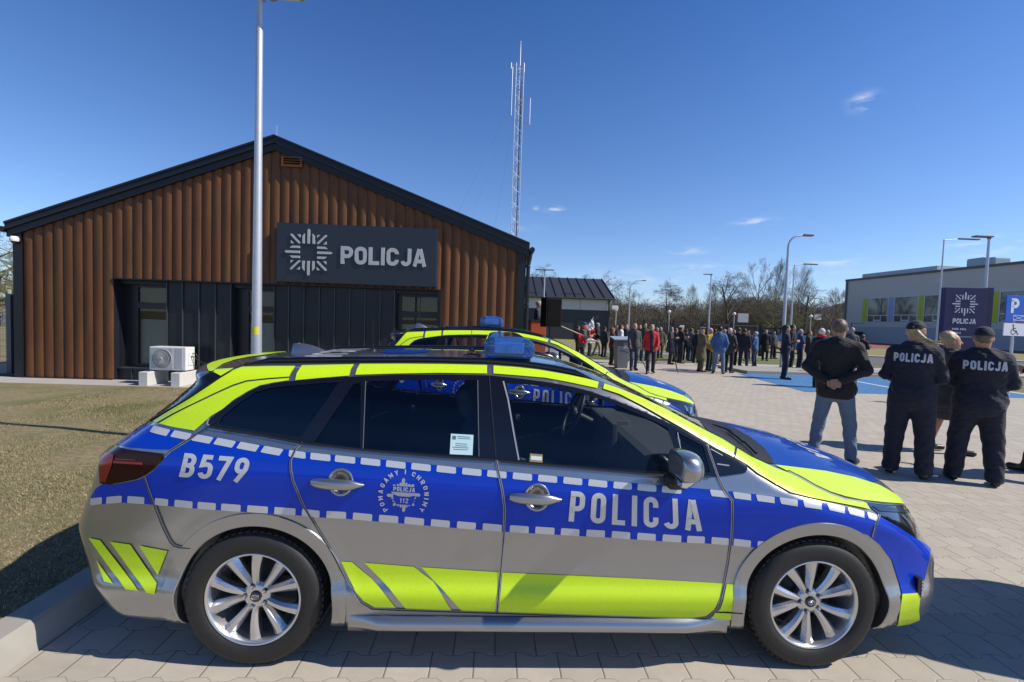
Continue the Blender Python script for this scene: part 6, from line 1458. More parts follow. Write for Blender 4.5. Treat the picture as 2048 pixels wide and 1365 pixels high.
# ================================================================== PEOPLE
SKIN = mat('skin', (.50, .27, .18), .5, var=.08, vs=20); SKIN.node_tree.nodes['Principled BSDF'].inputs['Subsurface Weight'].default_value = .06
def cloth(name, c, rough=.82):
    m, t = new_mat('cloth_'+name); o = t.obj(); n = t.noise(o, 7, 4); t.base(t.mix(n, tuple(x*.85 for x in c), tuple(min(1, x*1.2) for x in c))); t.rough(rough); t.b.inputs['Sheen Weight'].default_value = .08
    f = t.noise(t.mapv(o, (1.0, 1.0, 1.6)), 6.0, 2, .5); g_ = t.noise(o, 300, 2); t.bump(t.m('ADD', t.m('MULTIPLY', t.m('ABSOLUTE', t.m('SUBTRACT', f, .5)), 3.0), t.m('MULTIPLY', g_, .03)), .42, .03); return m
FABS = dict(black=(.012, .012, .014), navy=(.012, .015, .034), police=(.009, .012, .028), jeans=(.12, .175, .26), dkjeans=(.035, .05, .095), red=(.50, .018, .022), blue=(.05, .12, .28), olive=(.115, .098, .055), grey=(.12, .125, .135), dkgrey=(.035, .036, .04),
            yellow=(.42, .30, .02), white=(.62, .61, .60), maroon=(.11, .025, .035), suitblue=(.03, .06, .17), brown=(.09, .06, .035), stone=(.28, .26, .23), slate=(.055, .065, .075), green=(.03, .045, .03), pale=(.30, .33, .37))
CLO = {k: cloth(k, v) for k, v in FABS.items()}
HAIR = {'grey': (.34, .33, .31), 'white': (.55, .54, .52), 'brown': (.055, .033, .02), 'dark': (.012, .009, .008), 'blonde': (.42, .31, .17), 'stubble': (.14, .10, .075), 'red': (.16, .055, .022)}
HM = {}
for k_, c_ in HAIR.items():
    m, t = new_mat('hair_'+k_); n_ = t.noise(t.mapv(t.obj(), (60, 60, 8)), 3, 3); t.base(t.mix(n_, tuple(c*.55 for c in c_), tuple(min(1, c*1.3) for c in c_))); t.rough(.5); t.bump(n_, .5, .004); HM[k_] = m
SHOE = mat('shoe_leather', (.014, .013, .013), .4); EYE = mat('eye_dark', (.02, .015, .012), .3); SOLE = mat('shoe_sole', (.03, .03, .03), .8)
def U(ds, k=.03):
    r = ds[0]
    for d in ds[1:]: r = smin(r, d, k)
    return r
def wrinkle(P, amp, s=1.0, seed=0.0):
    x, y, z = P[:, 0]*s, P[:, 1]*s, P[:, 2]*s
    return amp*(np.sin(z*38+6*np.sin(x*9+seed)+3*np.sin(y*11))*.5+np.sin(z*21+x*17+seed*2+2*np.sin(y*19))*.35+np.sin(x*33+z*9+seed)*.25)
def skeleton(H, pose):
    """joints in the person's own frame: +y is the way they face, x to their right"""
    s = H/1.75; st = pose.get('stance', .11)*s; J = {}; lean = pose.get('lean', 0.0); J['s'] = s
    stride = pose.get('stride', 0.0)
    J['pel'] = np.array([0, 0, .95*s]); up = np.array([0, sin(lean), cos(lean)]); J['up'] = up
    J['waist'] = J['pel']+up*.14*s; J['chest'] = J['pel']+up*.36*s; J['neck'] = J['pel']+up*.55*s; hd = J['neck']+up*.06*s+np.array([0, pose.get('nod', 0)*.05, 0]); J['head'] = hd+np.array([pose.get('tilt', 0)*.03, .012, .095*s])
    for q, n in ((-1, 'l'), (1, 'r')):
        J['hip'+n] = J['pel']+np.array([q*.088*s, 0, -.03*s]); sg = q*stride*(1 if q > 0 else 1)
        yo = stride*q*.5; fx_ = q*(st*.5+.045*s)
        J['ank'+n] = np.array([fx_, yo, .085*s+(.05*abs(stride) if (q < 0 and stride > .2) else 0)]); J['knee'+n] = (J['hip'+n]*.5+J['ank'+n]*.5)+np.array([q*.012, .035*s+abs(stride)*.08+(.05 if pose.get('bentknee') == n else 0), .01])
        J['toe'+n] = J['ank'+n]+np.array([q*.035*s, .165*s, -.05*s]); J['heel'+n] = J['ank'+n]+np.array([0, -.055*s, -.045*s])
        J['sh'+n] = J['neck']+np.array([q*.172*s*pose.get('broad', 1), 0, -.075*s])
        a = pose.get('arm'+n, pose.get('arms', 'down')); sh = J['sh'+n]
        if a == 'down': el = sh+np.array([q*.065, -.02, -.285])*s; wr = el+np.array([q*.005, .05, -.25])*s; hd_ = np.array([0, .15, -1.0]); pn = np.array([-q, 0, 0])
        elif a == 'back': el = sh+np.array([q*.105, -.10, -.255])*s; wr = np.array([q*.055*s, -.165*s, J['pel'][2]+.055*s+(.015 if q > 0 else -.005)]); hd_ = np.array([-q, -.12, -.25 if q > 0 else -.12]); pn = np.array([0, -1, 0])
        elif a == 'front': el = sh+np.array([q*.075, .03, -.275])*s; wr = np.array([q*.075*s, .215*s, J['pel'][2]+.10*s]); hd_ = np.array([-q*.9, .35, -.1]); pn = np.array([0, 0, -1])
        elif a == 'hold': el = sh+np.array([q*.06, .05, -.265])*s; wr = el+np.array([-q*.05, .22, .09])*s; hd_ = np.array([-q*.5, .8, .2]); pn = np.array([-q, 0, 0])
        elif a == 'up': el = sh+np.array([q*.09, .14, -.19])*s; wr = el+np.array([-q*.09, .13, .20])*s; hd_ = np.array([-q*.3, .2, 1]); pn = np.array([-q, 0, 0])
        elif a == 'pocket': el = sh+np.array([q*.10, -.04, -.265])*s; wr = el+np.array([-q*.045, .085, -.20])*s; hd_ = np.array([-q*.2, .2, -1]); pn = np.array([-q, 0, 0])
        elif a == 'swingf': el = sh+np.array([q*.05, .07, -.27])*s; wr = el+np.array([-q*.02, .15, -.19])*s; hd_ = np.array([0, .5, -.8]); pn = np.array([-q, 0, 0])
        elif a == 'swingb': el = sh+np.array([q*.06, -.11, -.26])*s; wr = el+np.array([q*.01, -.03, -.25])*s; hd_ = np.array([0, .0, -1]); pn = np.array([-q, 0, 0])
        J['el'+n], J['wr'+n] = el, wr; J['hd'+n] = hd_/np.linalg.norm(hd_); J['pn'+n] = pn
    return J
def hand(P, J, n, q, s, curl=.5):
    w = J['wr'+n]; d = J['hd'+n]; pn = J['pn'+n]; pn = pn-d*(pn@d); pn = pn/np.linalg.norm(pn); sd_ = np.cross(d, pn); sd_ = sd_*(q if True else 1)
    c = w+d*.055*s; R = np.stack([sd_, pn, d], 1); out = [sd_box(P, c, (.040*s, .016*s, .047*s), .014*s, R)]
    for i, (o, L) in enumerate(((-.029, .068), (-.010, .078), (.009, .073), (.027, .057))):
        a = w+d*.098*s+sd_*o*s; ca, sa = cos(curl*.9), sin(curl*.9); b = a+(d*ca+pn*sa)*L*.5*s; ca, sa = cos(curl*2.0), sin(curl*2.0); e = b+(d*ca+pn*sa)*L*.5*s
        out.append(np.minimum(sd_cap(P, a, b, .0098*s, .009*s), sd_cap(P, b, e, .009*s, .0072*s)))
    a = w+d*.03*s-sd_*.034*s; b = a+(d*.6-sd_*.6+pn*.3)*.038*s; e = b+(d*.85-sd_*.1+pn*.45)*.030*s
    out.append(np.minimum(sd_cap(P, a, b, .0125*s, .0105*s), sd_cap(P, b, e, .0105*s, .0085*s))); r = out[0]
    for o in out[1:]: r = smin(r, o, .008)
    return r
def person(px, py, H, face, top, bottom, hair='brown', pose=None, label='', res=.017, hat=None, hatmat=None, coat=0.0, bulk=1.0, group='people gathered in the yard', xy=None, skirt=False, longhair=False, ponytail=None, fem=False, turn=0.0, glove=False, curly=False, shoem=None, back_text=None, bald=False, scarf=None, pants_w=1.0, inner=None):
    pose = pose or {}; p = G(px, py) if xy is None else np.array([xy[0], xy[1], 0.0])
    face = face+math.degrees(atan2(p[0], p[1]))
    root = empty('person', (p[0], p[1], 0), -radians(face), label, 'person', group); J = skeleton(H, pose); s = J['s']; gz = 0.0
    off = p[2] if xy is None else 0.0
    hc = J['head']; th = radians(turn); Rh = rotz(-th); fw = Rh@np.array([0, 1.0, 0]); rt = Rh@np.array([1.0, 0, 0])
    near = res < .012
    def Fbody(P):
        ds = [sd_ell(P, hc+np.array([0, 0, .018*s])-fw*.010*s, (.077*s, .097*s, .098*s), Rh), sd_ell(P, hc+fw*.022*s+np.array([0, 0, -.052*s]), (.056*s, .068*s, .066*s), Rh)]
        hd = smin(ds[0], ds[1], .04)
        hd = smin(hd, sd_cap(P, hc+fw*.086*s+np.array([0, 0, .010*s]), hc+fw*.106*s+np.array([0, 0, -.026*s]), .008*s, .0125*s), .012)
        hd = smin(hd, sd_cap(P, hc+fw*.080*s+rt*.022*s+np.array([0, 0, -.058*s]), hc+fw*.080*s-rt*.022*s+np.array([0, 0, -.058*s]), .009*s, .009*s), .012)
        hd = smin(hd, sd_ell(P, hc+fw*.074*s+np.array([0, 0, -.098*s]), (.022*s, .018*s, .018*s)), .02)
        for q in (-1, 1):
            hd = smin(hd, sd_ell(P, hc+rt*q*.078*s+np.array([0, 0, -.012*s]), (.010*s, .018*s, .030*s), Rh), .010)
            hd = smax(hd, -(np.linalg.norm(P-(hc+fw*.100*s+rt*q*.031*s+np.array([0, 0, .010*s])), axis=1)-.018*s), .015)
        nk = sd_cap(P, J['neck']-J['up']*.05*s, hc+np.array([0, -.006, -.05*s]), .062*s*(.86 if fem else 1.0), .054*s*(.86 if fem else 1.0)); r = smin(hd, nk, .03)
        r = smin(r, sd_cap(P, J['pel'], J['chest'], .10*s, .115*s), .05)
        r = smin(r, sd_cap(P, J['shl']+np.array([.03, 0, 0]), J['shr']-np.array([.03, 0, 0]), .05*s, .05*s), .05)
        for q, n in ((-1, 'l'), (1, 'r')):
            r = smin(r, sd_cap(P, J['sh'+n], J['el'+n], .040*s, .034*s), .03); r = smin(r, sd_cap(P, J['el'+n], J['wr'+n], .034*s, .025*s), .02)
            r = smin(r, hand(P, J, n, q, s, pose.get('curl', .5)), .012)
            r = smin(r, sd_cap(P, J['hip'+n], J['knee'+n], .072*s, .048*s), .03); r = smin(r, sd_cap(P, J['knee'+n]+np.array([0, -.012, -.03]), J['ank'+n], .050*s, .034*s), .02); r = smin(r, sd_cap(P, J['ank'+n], J['toe'+n]+np.array([0, -.05, .0]), .032*s, .026*s), .02)
        return r
    lo = (-.46*s, -.38*s-abs(pose.get('stride', 0))*.5, 0.0); hi = (.46*s, .55*s+abs(pose.get('stride', 0))*.5+sin(max(0, pose.get('lean', 0)))*.8, H+.08)
    body = sdf_obj('body', Fbody, lo, hi, res, SKIN, root)
    # upper garment
    hem = .80*s-coat; bk = bulk; mt = CLO[top]; mb = CLO[bottom]
    def Ftop(P):
        br = pose.get('broad', 1)
        q1 = P-J['waist']; r = smin(sd_ell(P, J['chest']+np.array([0, .0, .01]), (.172*s*bk*br, .126*s*bk, .235*s)), sd_ell(P, J['waist']+np.array([0, .012, -.06]), (.172*s*bk, .128*s*bk, .27*s)), .07)
        r = smin(r, sd_cap(P, J['shl']+np.array([.02, 0, .0]), J['shr']+np.array([-.02, 0, .0]), .058*s, .058*s), .09)
        r = smin(r, sd_cap(P, J['neck']+np.array([0, 0, -.03*s]), J['neck']+np.array([0, 0, .01*s]), .10*s, .075*s), .06)
        r = smin(r, sd_cap(P, J['neck']-J['up']*.03*s, J['neck']+J['up']*.035*s, .092*s, .074*s*(.9 if fem else 1)), .03)
        if coat > .1: r = smin(r, sd_cap(P, J['pel'], np.array([0, .0, hem+.10]), .165*s*bk, .20*s*bk), .08)
        else: r = smin(r, sd_ell(P, J['pel']+np.array([0, .0, -.03*s]), (.185*s*bk, .142*s*bk, .20*s)), .06)
        for q, n in ((-1, 'l'), (1, 'r')):
            el, wr = J['el'+n], J['wr'+n]; r = smin(r, sd_cap(P, J['sh'+n], el, .067*s*(.5+.5*bk), .056*s), .035); r = smin(r, sd_cap(P, el, wr-(wr-el)*.03, .058*s, .044*s), .022)
        nkp = J['neck']+J['up']*.050*s; r = smax(r, (P-nkp)@J['up'], .012)
        r = r+wrinkle(P, .0065 if near else .004, 1.0, px*.1)+(wrinkle(P, .0035, 1.9, px*.3) if near else 0)
        cut = hem-P[:, 2]
        for q, n in ((-1, 'l'), (1, 'r')): cut = np.where(np.linalg.norm(P-J['wr'+n], axis=1) < .15*s, -1, cut)
        r = smax(r, cut, .012)
        for q, n in ((-1, 'l'), (1, 'r')):
            d = J['wr'+n]-J['el'+n]; d = d/np.linalg.norm(d); nearw = np.linalg.norm(P-J['wr'+n], axis=1) < .085*s
            r = np.where(nearw, np.maximum(r, (P-J['wr'+n])@d-.004), r)
        return r
    tp = sdf_obj('jacket', Ftop, lo, hi, res, mt, root)
    if inner:
        def Fi(P): return smax(smax(Ftop(P)-.006, np.abs(P[:, 0])-.055*s-.02*np.clip((P[:, 2]-1.0*s), 0, 1), .01), -P[:, 1], .01)
        sdf_obj('shirt_front', Fi, lo, hi, res, CLO[inner], root)
    # legs
    if skirt:
        def Fs(P):
            r = smin(sd_ell(P, J['pel']+np.array([0, 0, -.02]), (.165*s, .125*s, .16*s)), sd_cap(P, J['pel'], np.array([0, .01, .60*s]), .135*s, .165*s), .06); r = smax(r, .50*s-P[:, 2], .01); return smax(r, P[:, 2]-1.05*s, .01)+wrinkle(P, .004, .8)
        sdf_obj('skirt', Fs, lo, hi, res, mb, root)
    else:
        def Fl(P):
            r = sd_ell(P, J['pel']+np.array([0, -.012*s, -.045*s]), (.168*s*(.6+.4*bk), .126*s*(.5+.5*bk), .150*s))
            for q, n in ((-1, 'l'), (1, 'r')):
                r = smin(r, sd_cap(P, J['hip'+n], J['knee'+n], .100*s*pants_w, .072*s*pants_w), .035)
                r = np.minimum(r, smin(sd_cap(P, J['knee'+n], J['ank'+n]+np.array([0, -.008, .0]), .072*s*pants_w, .062*s*pants_w), r, .018))
            r = r+wrinkle(P, .0065 if near else .004, 1.1, px*.07)*(.35+.65*np.clip(1-np.abs(P[:, 2]-.25*s)/.55, 0, 1)); r = smax(r, .045*s-P[:, 2], .01); return smax(r, P[:, 2]-1.06*s, .01)
        sdf_obj('trousers', Fl, lo, hi, res, mb, root)
    for q, n in ((-1, 'l'), (1, 'r')):
        a, t_, h_ = J['ank'+n], J['toe'+n], J['heel'+n]
        def Fsh(P): 
            r = smin(sd_cap(P, h_+np.array([0, 0, .012]), t_+np.array([0, 0, .004]), .043*s, .040*s), sd_cap(P, a+np.array([0, 0, .02]), a+np.array([0, .03, -.02]), .050*s, .045*s), .03); return smax(r, .002-P[:, 2], .006)
        sdf_obj('shoe', Fsh, (a[0]-.13, min(h_[1], t_[1])-.08, -.01), (a[0]+.17, t_[1]+.09, a[2]+.12), min(res, .013), shoem or SHOE, root)
    # hair, hats
    R0 = hc+np.array([0, 0, .018*s])-fw*.010*s
    if hair and not bald:
        def Fh(P):
            r = sd_ell(P, R0-fw*.010*s+np.array([0, 0, .008*s]), (.086*s, .102*s, .102*s), Rh) if hair != 'stubble' else sd_ell(P, R0-fw*.004*s+np.array([0, 0, .003*s]), (.0795*s, .0985*s, .099*s), Rh)
            q = (P-R0)@fw; z = P[:, 2]-R0[2]; line = q*1.05-z*.55-.026*s
            if longhair: line = q*1.0-.045*s-np.clip(z, -.1, .1)*.6
            r = smax(r, line, .01); low = -.085*s if not longhair else -.26*s
            if longhair: r = smin(r, smax(sd_cap(P, R0-fw*.055*s, R0-fw*.06*s+np.array([0, 0, -.19*s]), .085*s, .065*s), line, .02), .03)
            if curly: r = smin(r, sd_ell(P, R0-fw*.045*s+np.array([0, 0, .045*s]), (.092*s, .085*s, .085*s), Rh), .03)+wrinkle(P, .011, 2.4, 5)-.006; r = smax(r, q-.052*s, .02)
            r = r+wrinkle(P, .004, 2.2, px); return smax(r, low-z, .01)
        sdf_obj('hair', Fh, tuple(R0-np.array([.16, .18, .32])*s), tuple(R0+np.array([.16, .16, .15])*s), min(res, .012), HM[hair], root)
    if ponytail:
        def Fp(P):
            r = None
            for i in range(len(ponytail)-1):
                a, b = [R0+np.array(v)*s for v in ponytail[i:i+2]]; k = len(ponytail)-1
                for j in range(6):
                    o0 = np.array([.012*sin(j*1.9+i), .012*cos(j*2.3), .020*cos(j*1.1+.6*i)])*(1-.2*i/k)*s; o1 = np.array([.012*sin(j*1.9+i+1), .012*cos(j*2.3), .022*cos(j*1.1+.6*(i+1))])*(1+.5*(i+1)/k)*s
                    ra = .016*(1-.62*i/k); rb = .016*(1-.62*(i+1)/k); d = sd_cap(P, a+o0, b+o1, ra*s, rb*s); r = d if r is None else smin(r, d, .005)
            return r
        A = np.array(ponytail)*s; sdf_obj('ponytail', Fp, tuple(R0+A.min(0)-.06), tuple(R0+A.max(0)+.06), .006, HM[hair], root)
    if hat:
        hm = hatmat or CLO['navy']
        def Ft(P):
            q = (P-R0)@fw; z = P[:, 2]-R0[2]
            if hat == 'beanie': r = sd_ell(P, R0+np.array([0, 0, .022*s]), (.092*s, .108*s, .100*s), Rh); return smax(r, .010*s+q*.18-z, .012)
            if hat == 'cap':
                r = sd_ell(P, R0+np.array([0, 0, .014*s])-fw*.006, (.089*s, .108*s, .104*s), Rh); r = smax(r, .012*s-z, .008)
                v = sd_ell(P, R0+fw*.115*s+np.array([0, 0, .018*s]), (.070*s, .068*s, .012*s), Rh@rotx(radians(-12))); return smin(r, v, .012)
            if hat == 'peaked':
                r = smin(sd_ell(P, R0+np.array([0, 0, .092*s])+fw*.01, (.125*s, .135*s, .030*s), Rh@rotx(radians(10))), smax(sd_ell(P, R0+np.array([0, 0, .03*s]), (.090*s, .107*s, .10*s), Rh), .02*s-z, .01), .02)
                return smin(r, sd_ell(P, R0+fw*.118*s+np.array([0, 0, .022*s]), (.062*s, .05*s, .010*s), Rh@rotx(radians(-28))), .01)
        sdf_obj('cap' if hat != 'beanie' else 'beanie', Ft, tuple(R0-np.array([.17, .2, .06])*s), tuple(R0+np.array([.17, .21, .16])*s), min(res, .011), hm, root)
    if scarf:
        def Fsc(P): 
            d = np.hypot(np.linalg.norm((P-(J['neck']+np.array([0, .01, .03*s])))*np.array([1, 1, 0]), axis=1)-.085*s, P[:, 2]-J['neck'][2]-.045*s)-.038*s; return d+wrinkle(P, .005, 2, 3)
        sdf_obj('scarf', Fsc, tuple(J['neck']-np.array([.2, .2, .1])), tuple(J['neck']+np.array([.2, .2, .17])), min(res, .013), CLO[scarf], root)
    eb = MB()
    for q in (-1, 1):
        c = hc+fw*.083*s+rt*q*.031*s+np.array([0, 0, .010*s]); eb.lathe([(.0001, -.006*s), (.008*s, -.003*s), (.0095*s, .0), (.007*s, .003*s), (.0001, .005*s)], tuple(c), 'z', 8)
    e = eb.build('eyes', EYE, root)
    if back_text:
        bv = BVHTree.FromObject(tp, bpy.context.evaluated_depsgraph_get()) if False else BVHTree.FromPolygons([v.co[:] for v in tp.data.vertices], [list(f.vertices) for f in tp.data.polygons])
        x0, x1, z0, z1 = back_text[1:]; q, wd = text_quads(back_text[0], .24, .62, .13); V = []; Fq = []
        for f in q:
            n_ = len(V); A = [np.array(v[:2]) for v in f]; nu = max(1, int(np.linalg.norm(A[1]-A[0])/.25))
            for i in range(nu+1):
                for a in (A[0]*(1-i/nu)+A[1]*i/nu, A[3]*(1-i/nu)+A[2]*i/nu):
                    X = x0+(x1-x0)*a[0]/wd; Z = z0+(z1-z0)*a[1]; h = bv.ray_cast(Vector((X, -1, Z)), Vector((0, 1, 0)))[0]; Y = h.y if h else -.13
                    V.append((X, Y-.004-.0008*f[0][2], Z))
            for i in range(nu): Fq.append((n_+2*i, n_+2*i+2, n_+2*i+3, n_+2*i+1))
        mk('back_lettering', V, Fq, mat('reflective_print', (.52, .54, .62), .5), root)
    return root, J
def hy_(px): return 641+(px-940)*.0333
def Hof(px, fy, ty): z = HC*FPX/(fy-hy_(px)); return (fy-ty)*z/FPX      # standing height from feet and crown rows
def crowd(px, fy, ty, face, top, bottom, label, **k):
    H = Hof(px, fy, ty); H = min(max(H, 1.52), 1.92); return person(px, fy, H, face, top, bottom, label=label, **k)
# face: 0 = looking away from the camera, 90 = to the right, 180 = towards the camera, -90 = to the left
# ---- the four close figures on the right
man, Jm = person(1662, 925, Hof(1690, 925, 643), 6, 'black', 'jeans', 'stubble', dict(stance=.30, arms='back', broad=1.12, curl=.9), 'man in black jacket and light jeans seen from behind, hands clasped behind his back', res=.0095, bulk=1.12, shoem=mat('black_trainer', (.012, .012, .014), .6))
pw, Jp = person(1812, 952, Hof(1810, 952, 648), 4, 'police', 'police', 'blonde', dict(stance=.20, arms='front', broad=1.0), 'policewoman in navy uniform and cap, blonde ponytail blown to the right', res=.0095, bulk=1.14, hat='cap', hatmat=CLO['police'], fem=True, turn=14, pants_w=1.28, back_text=('POLICJA', -.175, .165, 1.335, 1.435), coat=.03, ponytail=[(.0, -.085, .0), (.03, -.115, -.045), (.08, -.125, -.095), (.145, -.12, -.13), (.215, -.11, -.14)])
pm, Jq = person(1945, 966, Hof(1944, 966, 660), -8, 'police', 'police', 'stubble', dict(stance=.25, arms='front', broad=1.10, lean=-.02), 'policeman in navy uniform and baseball cap, the stouter of the two officers', res=.0095, bulk=1.24, hat='cap', hatmat=CLO['police'], turn=10, pants_w=1.30, back_text=('POLICJA', -.165, .185, 1.285, 1.385), coat=.02)
bw_, Jb = person(1886, 905, 1.66, 62, 'dkgrey', 'dkgrey', 'blonde', dict(stance=.06, arml='hold', armr='down', stride=.25), 'blonde woman in profile in a dark grey coat and skirt, between the two officers', res=.0105, fem=True, skirt=True, turn=20, coat=.16, curly=True)
# ---- the crowd
crowd(1698, 752, 657, -20, 'slate', 'dkgrey', 'balding man in a grey suit just right of the man with clasped hands', hair='grey', pose=dict(arms='front'))
crowd(1721, 748, 671, 30, 'black', 'black', 'dark-haired woman in black behind the man with clasped hands', hair='brown', pose=dict(arms='hold'), fem=True)
crowd(1637, 776, 659, 15, 'black', 'black', 'white-haired person in black with red scarf, left of the man with clasped hands', hair='white', pose=dict(arms='front'), scarf='red', coat=.1)
crowd(1614, 742, 663, 90, 'black', 'black', 'dark-haired person in black right of the man in the blue suit', hair='brown', pose=dict(arms='hold'))
crowd(1597, 738, 660, 70, 'suitblue', 'navy', 'man in a blue suit right of the curly-haired woman', hair='grey', pose=dict(arms='hold'))
crowd(1581, 739, 652, 95, 'black', 'black', 'dark-haired woman in black partly behind the curly-haired woman', hair='dark', longhair=True, fem=True, coat=.1)
crowd(1567, 759, 652, 80, 'navy', 'navy', 'curly dark-haired woman in a navy tracksuit standing beside the blue bay', hair='dark', longhair=True, fem=True, pose=dict(arml='down', armr='hold'))
crowd(1529, 722, 661, 175, 'black', 'black', 'short-haired man in a long black coat beside the gate', hair='brown', pose=dict(arms='down'), coat=.25)
crowd(1508, 735.5, 665, -75, 'blue', 'dkjeans', 'short white-haired man in a blue jacket with his arm held out', hair='white', pose=dict(arml='hold', armr='down', stance=.2))
crowd(1494, 722, 662, -150, 'dkgrey', 'black', 'man in dark grey just left of the short white-haired man', hair='brown')
crowd(1486, 735, 659, 10, 'black', 'navy', 'man in a dark jacket seen from behind left of the short white-haired man', hair='brown', pose=dict(stance=.2), bulk=1.1)
crowd(1474, 733, 657, 20, 'navy', 'navy', 'man in a navy jacket close behind the man in the dark jacket', hair='brown')
crowd(1456, 746, 658, 25, 'dkgrey', 'black', 'grey-haired man in a charcoal parka right of the blue puffer jacket', hair='white', pose=dict(arms='pocket'), bulk=1.1, coat=.06)
crowd(1436, 748, 655, 3, 'blue', 'jeans', 'person in a mid-blue puffer jacket and jeans seen from behind', hair='dark', pose=dict(arms='pocket', stance=.24), bulk=1.25)
crowd(1417, 742, 658, 120, 'yellow', 'black', 'elderly person with white hair in a mustard jacket left of the blue puffer jacket', hair='white', pose=dict(arms='front'))
crowd(1400, 744, 657, 60, 'olive', 'olive', 'army officer in an olive greatcoat and peaked cap', hair='grey', pose=dict(arms='hold'), coat=.30, hat='peaked', hatmat=CLO['olive'])
crowd(1380, 723, 658, 45, 'grey', 'dkjeans', 'man in a grey jacket and blue jeans left of the army officer', hair='brown', pose=dict(arms='pocket'))
crowd(1359, 727, 654, 60, 'black', 'black', 'officer in black uniform with a white-topped peaked cap', hair='dark', hat='peaked', hatmat=CLO['white'], pose=dict(arms='hold'))
crowd(1339, 729, 655, 100, 'dkgrey', 'black', 'woman with a pale scarf filming beside the tripod', hair='dark', scarf='pale', pose=dict(arms='hold'), coat=.22, fem=True)
crowd(1319, 716, 656, 170, 'brown', 'olive', 'fair-haired woman with a bright blue scarf behind the man in red', hair='blonde', scarf='blue', fem=True)
crowd(1300, 747.5, 651, 176, 'red', 'navy', 'grey-haired man in an open red puffer jacket walking forward', hair='grey', pose=dict(arml='swingf', armr='swingb', stride=.34), bulk=1.12, inner='navy')
crowd(1287, 722, 648, 160, 'green', 'dkjeans', 'man in dark green between the two men in front', hair='brown')
crowd(1266, 741, 649, 165, 'slate', 'dkjeans', 'broad man in a dark slate jacket walking beside the lectern', hair='grey', pose=dict(arml='down', armr='swingf', stride=.2), bulk=1.2, inner='black')
crowd(1250, 722, 650, 170, 'navy', 'navy', 'person in navy half hidden behind the man in slate', hair='dark')
crowd(1239, 727, 651, 80, 'white', 'black', 'brown-haired woman in a white coat behind the lectern', hair='brown', longhair=True, fem=True, coat=.06)
crowd(1222, 731, 658, 70, 'maroon', 'black', 'auburn-haired woman in a maroon jacket left of the lectern', hair='red', longhair=True, fem=True, pose=dict(arms='front'))
crowd(1207, 715, 656, 40, 'dkgrey', 'black', 'dark figure behind the auburn-haired woman', hair='dark')
crowd(1193, 712, 648, 95, 'black', 'stone', 'woman in a pale blue beanie, black coat and light trousers', hair='brown', hat='beanie', hatmat=cloth('paleblue', (.28, .40, .52)), fem=True, pose=dict(arms='front', stride=.35), coat=.10)
crowd(1178, 712, 652, 110, 'red', 'navy', 'child-sized figure in red holding up the white and red flag', hair='dark', pose=dict(arms='hold'))
flagman, Jf = crowd(1162, 735, 647, 95, 'slate', 'black', 'man in a dark coat and blue cap furling a flag on a long pale pole', hair='grey', hat='beanie', hatmat=cloth('capblue', (.02, .04, .10)), pose=dict(arms='hold', lean=.10, nod=.4), bulk=1.15, scarf='red')
for a in ((1231, 719, 652, 150, 'black', 'black', 'face in dark clothing just behind the woman in the white coat', 'brown'), (1277, 720, 651, 175, 'navy', 'black', 'dark-haired person peering between the man in slate and the man in green', 'dark'),
          (1312, 716, 657, 160, 'black', 'dkgrey', 'grey-haired person close behind the right shoulder of the man in red', 'grey'), (1349, 724, 658, 60, 'dkgrey', 'dkjeans', 'person in charcoal between the filming woman and the officer in black', 'brown'),
          (1370, 721, 660, 20, 'navy', 'black', 'person in navy between the officer in black and the man in grey', 'dark'), (1391, 726, 661, 40, 'black', 'black', 'dark figure partly behind the army officer', 'brown'),
          (1427, 728, 660, 30, 'dkgrey', 'black', 'person in charcoal glimpsed left of the blue puffer jacket', 'dark'), (1446, 724, 660, -10, 'black', 'navy', 'person in black squeezed between the blue puffer and the charcoal parka', 'grey'),
          (1465, 722, 661, 150, 'slate', 'black', 'person in slate facing the others behind the charcoal parka', 'brown'), (1154, 712, 653, 60, 'black', 'black', 'dark figure on the far side of the man furling the flag', 'dark'),
          (1650, 742, 662, -30, 'dkgrey', 'black', 'grey-coated person almost hidden by the man with clasped hands', 'grey'), (1545, 718, 664, 140, 'slate', 'black', 'person in slate by the gate brace', 'brown')):
    crowd(*a[:7], hair=a[7], pose=dict(arms=random.choice(['down', 'front', 'pocket', 'hold']), stance=random.uniform(.08, .2)), bulk=random.uniform(.95, 1.15))
# beside the loudspeaker, standing on a step
st_, Js = person(0, 0, 1.74, 100, 'dkgrey', 'black', 'grey', dict(arms='hold', lean=.1), 'man in dark grey leaning over equipment behind the loudspeaker', res=.017, xy=tuple(PZ(1073, 646, 15.6)[:2])); st_.location.z = .62
b = MB(); q = PZ(1073, 646, 15.6); b.bbox((-.7, -.5, 0), (.7, .5, .615), .02); o = b.build('stage_block', CLO['black'], None, (q[0], q[1], 0)); tag(o, 'black stage block the man behind the loudspeaker stands on', 'stage block')
# person just past the right edge: only a shoe and a sleeve come into view
person(0, 0, 1.78, -70, 'black', 'black', 'dark', dict(arms='hold', stride=.62, stance=.1), 'person in black mostly cut by the right edge, one shoe in view', res=.011, xy=tuple(G(2118, 965)[:2]))
person(0, 0, 1.92, 150, 'navy', 'navy', 'brown', dict(arms='pocket', stance=.16), 'unseen figure added beyond the right edge to cast the shadow across the front of the car', res=.02, xy=(3.60, 2.08), bulk=1.35, coat=.3)  # out-of-view figure added as shadow caster for the bonnet and ground
person(0, 0, 1.94, 150, 'black', 'dkgrey', 'dark', dict(arms='pocket', stance=.16), 'second unseen figure added beyond the right edge to widen that cast shadow', res=.02, xy=(4.00, 2.45), bulk=1.35, coat=.3)  # added beside it, also unseen, so the shadow band gets its width
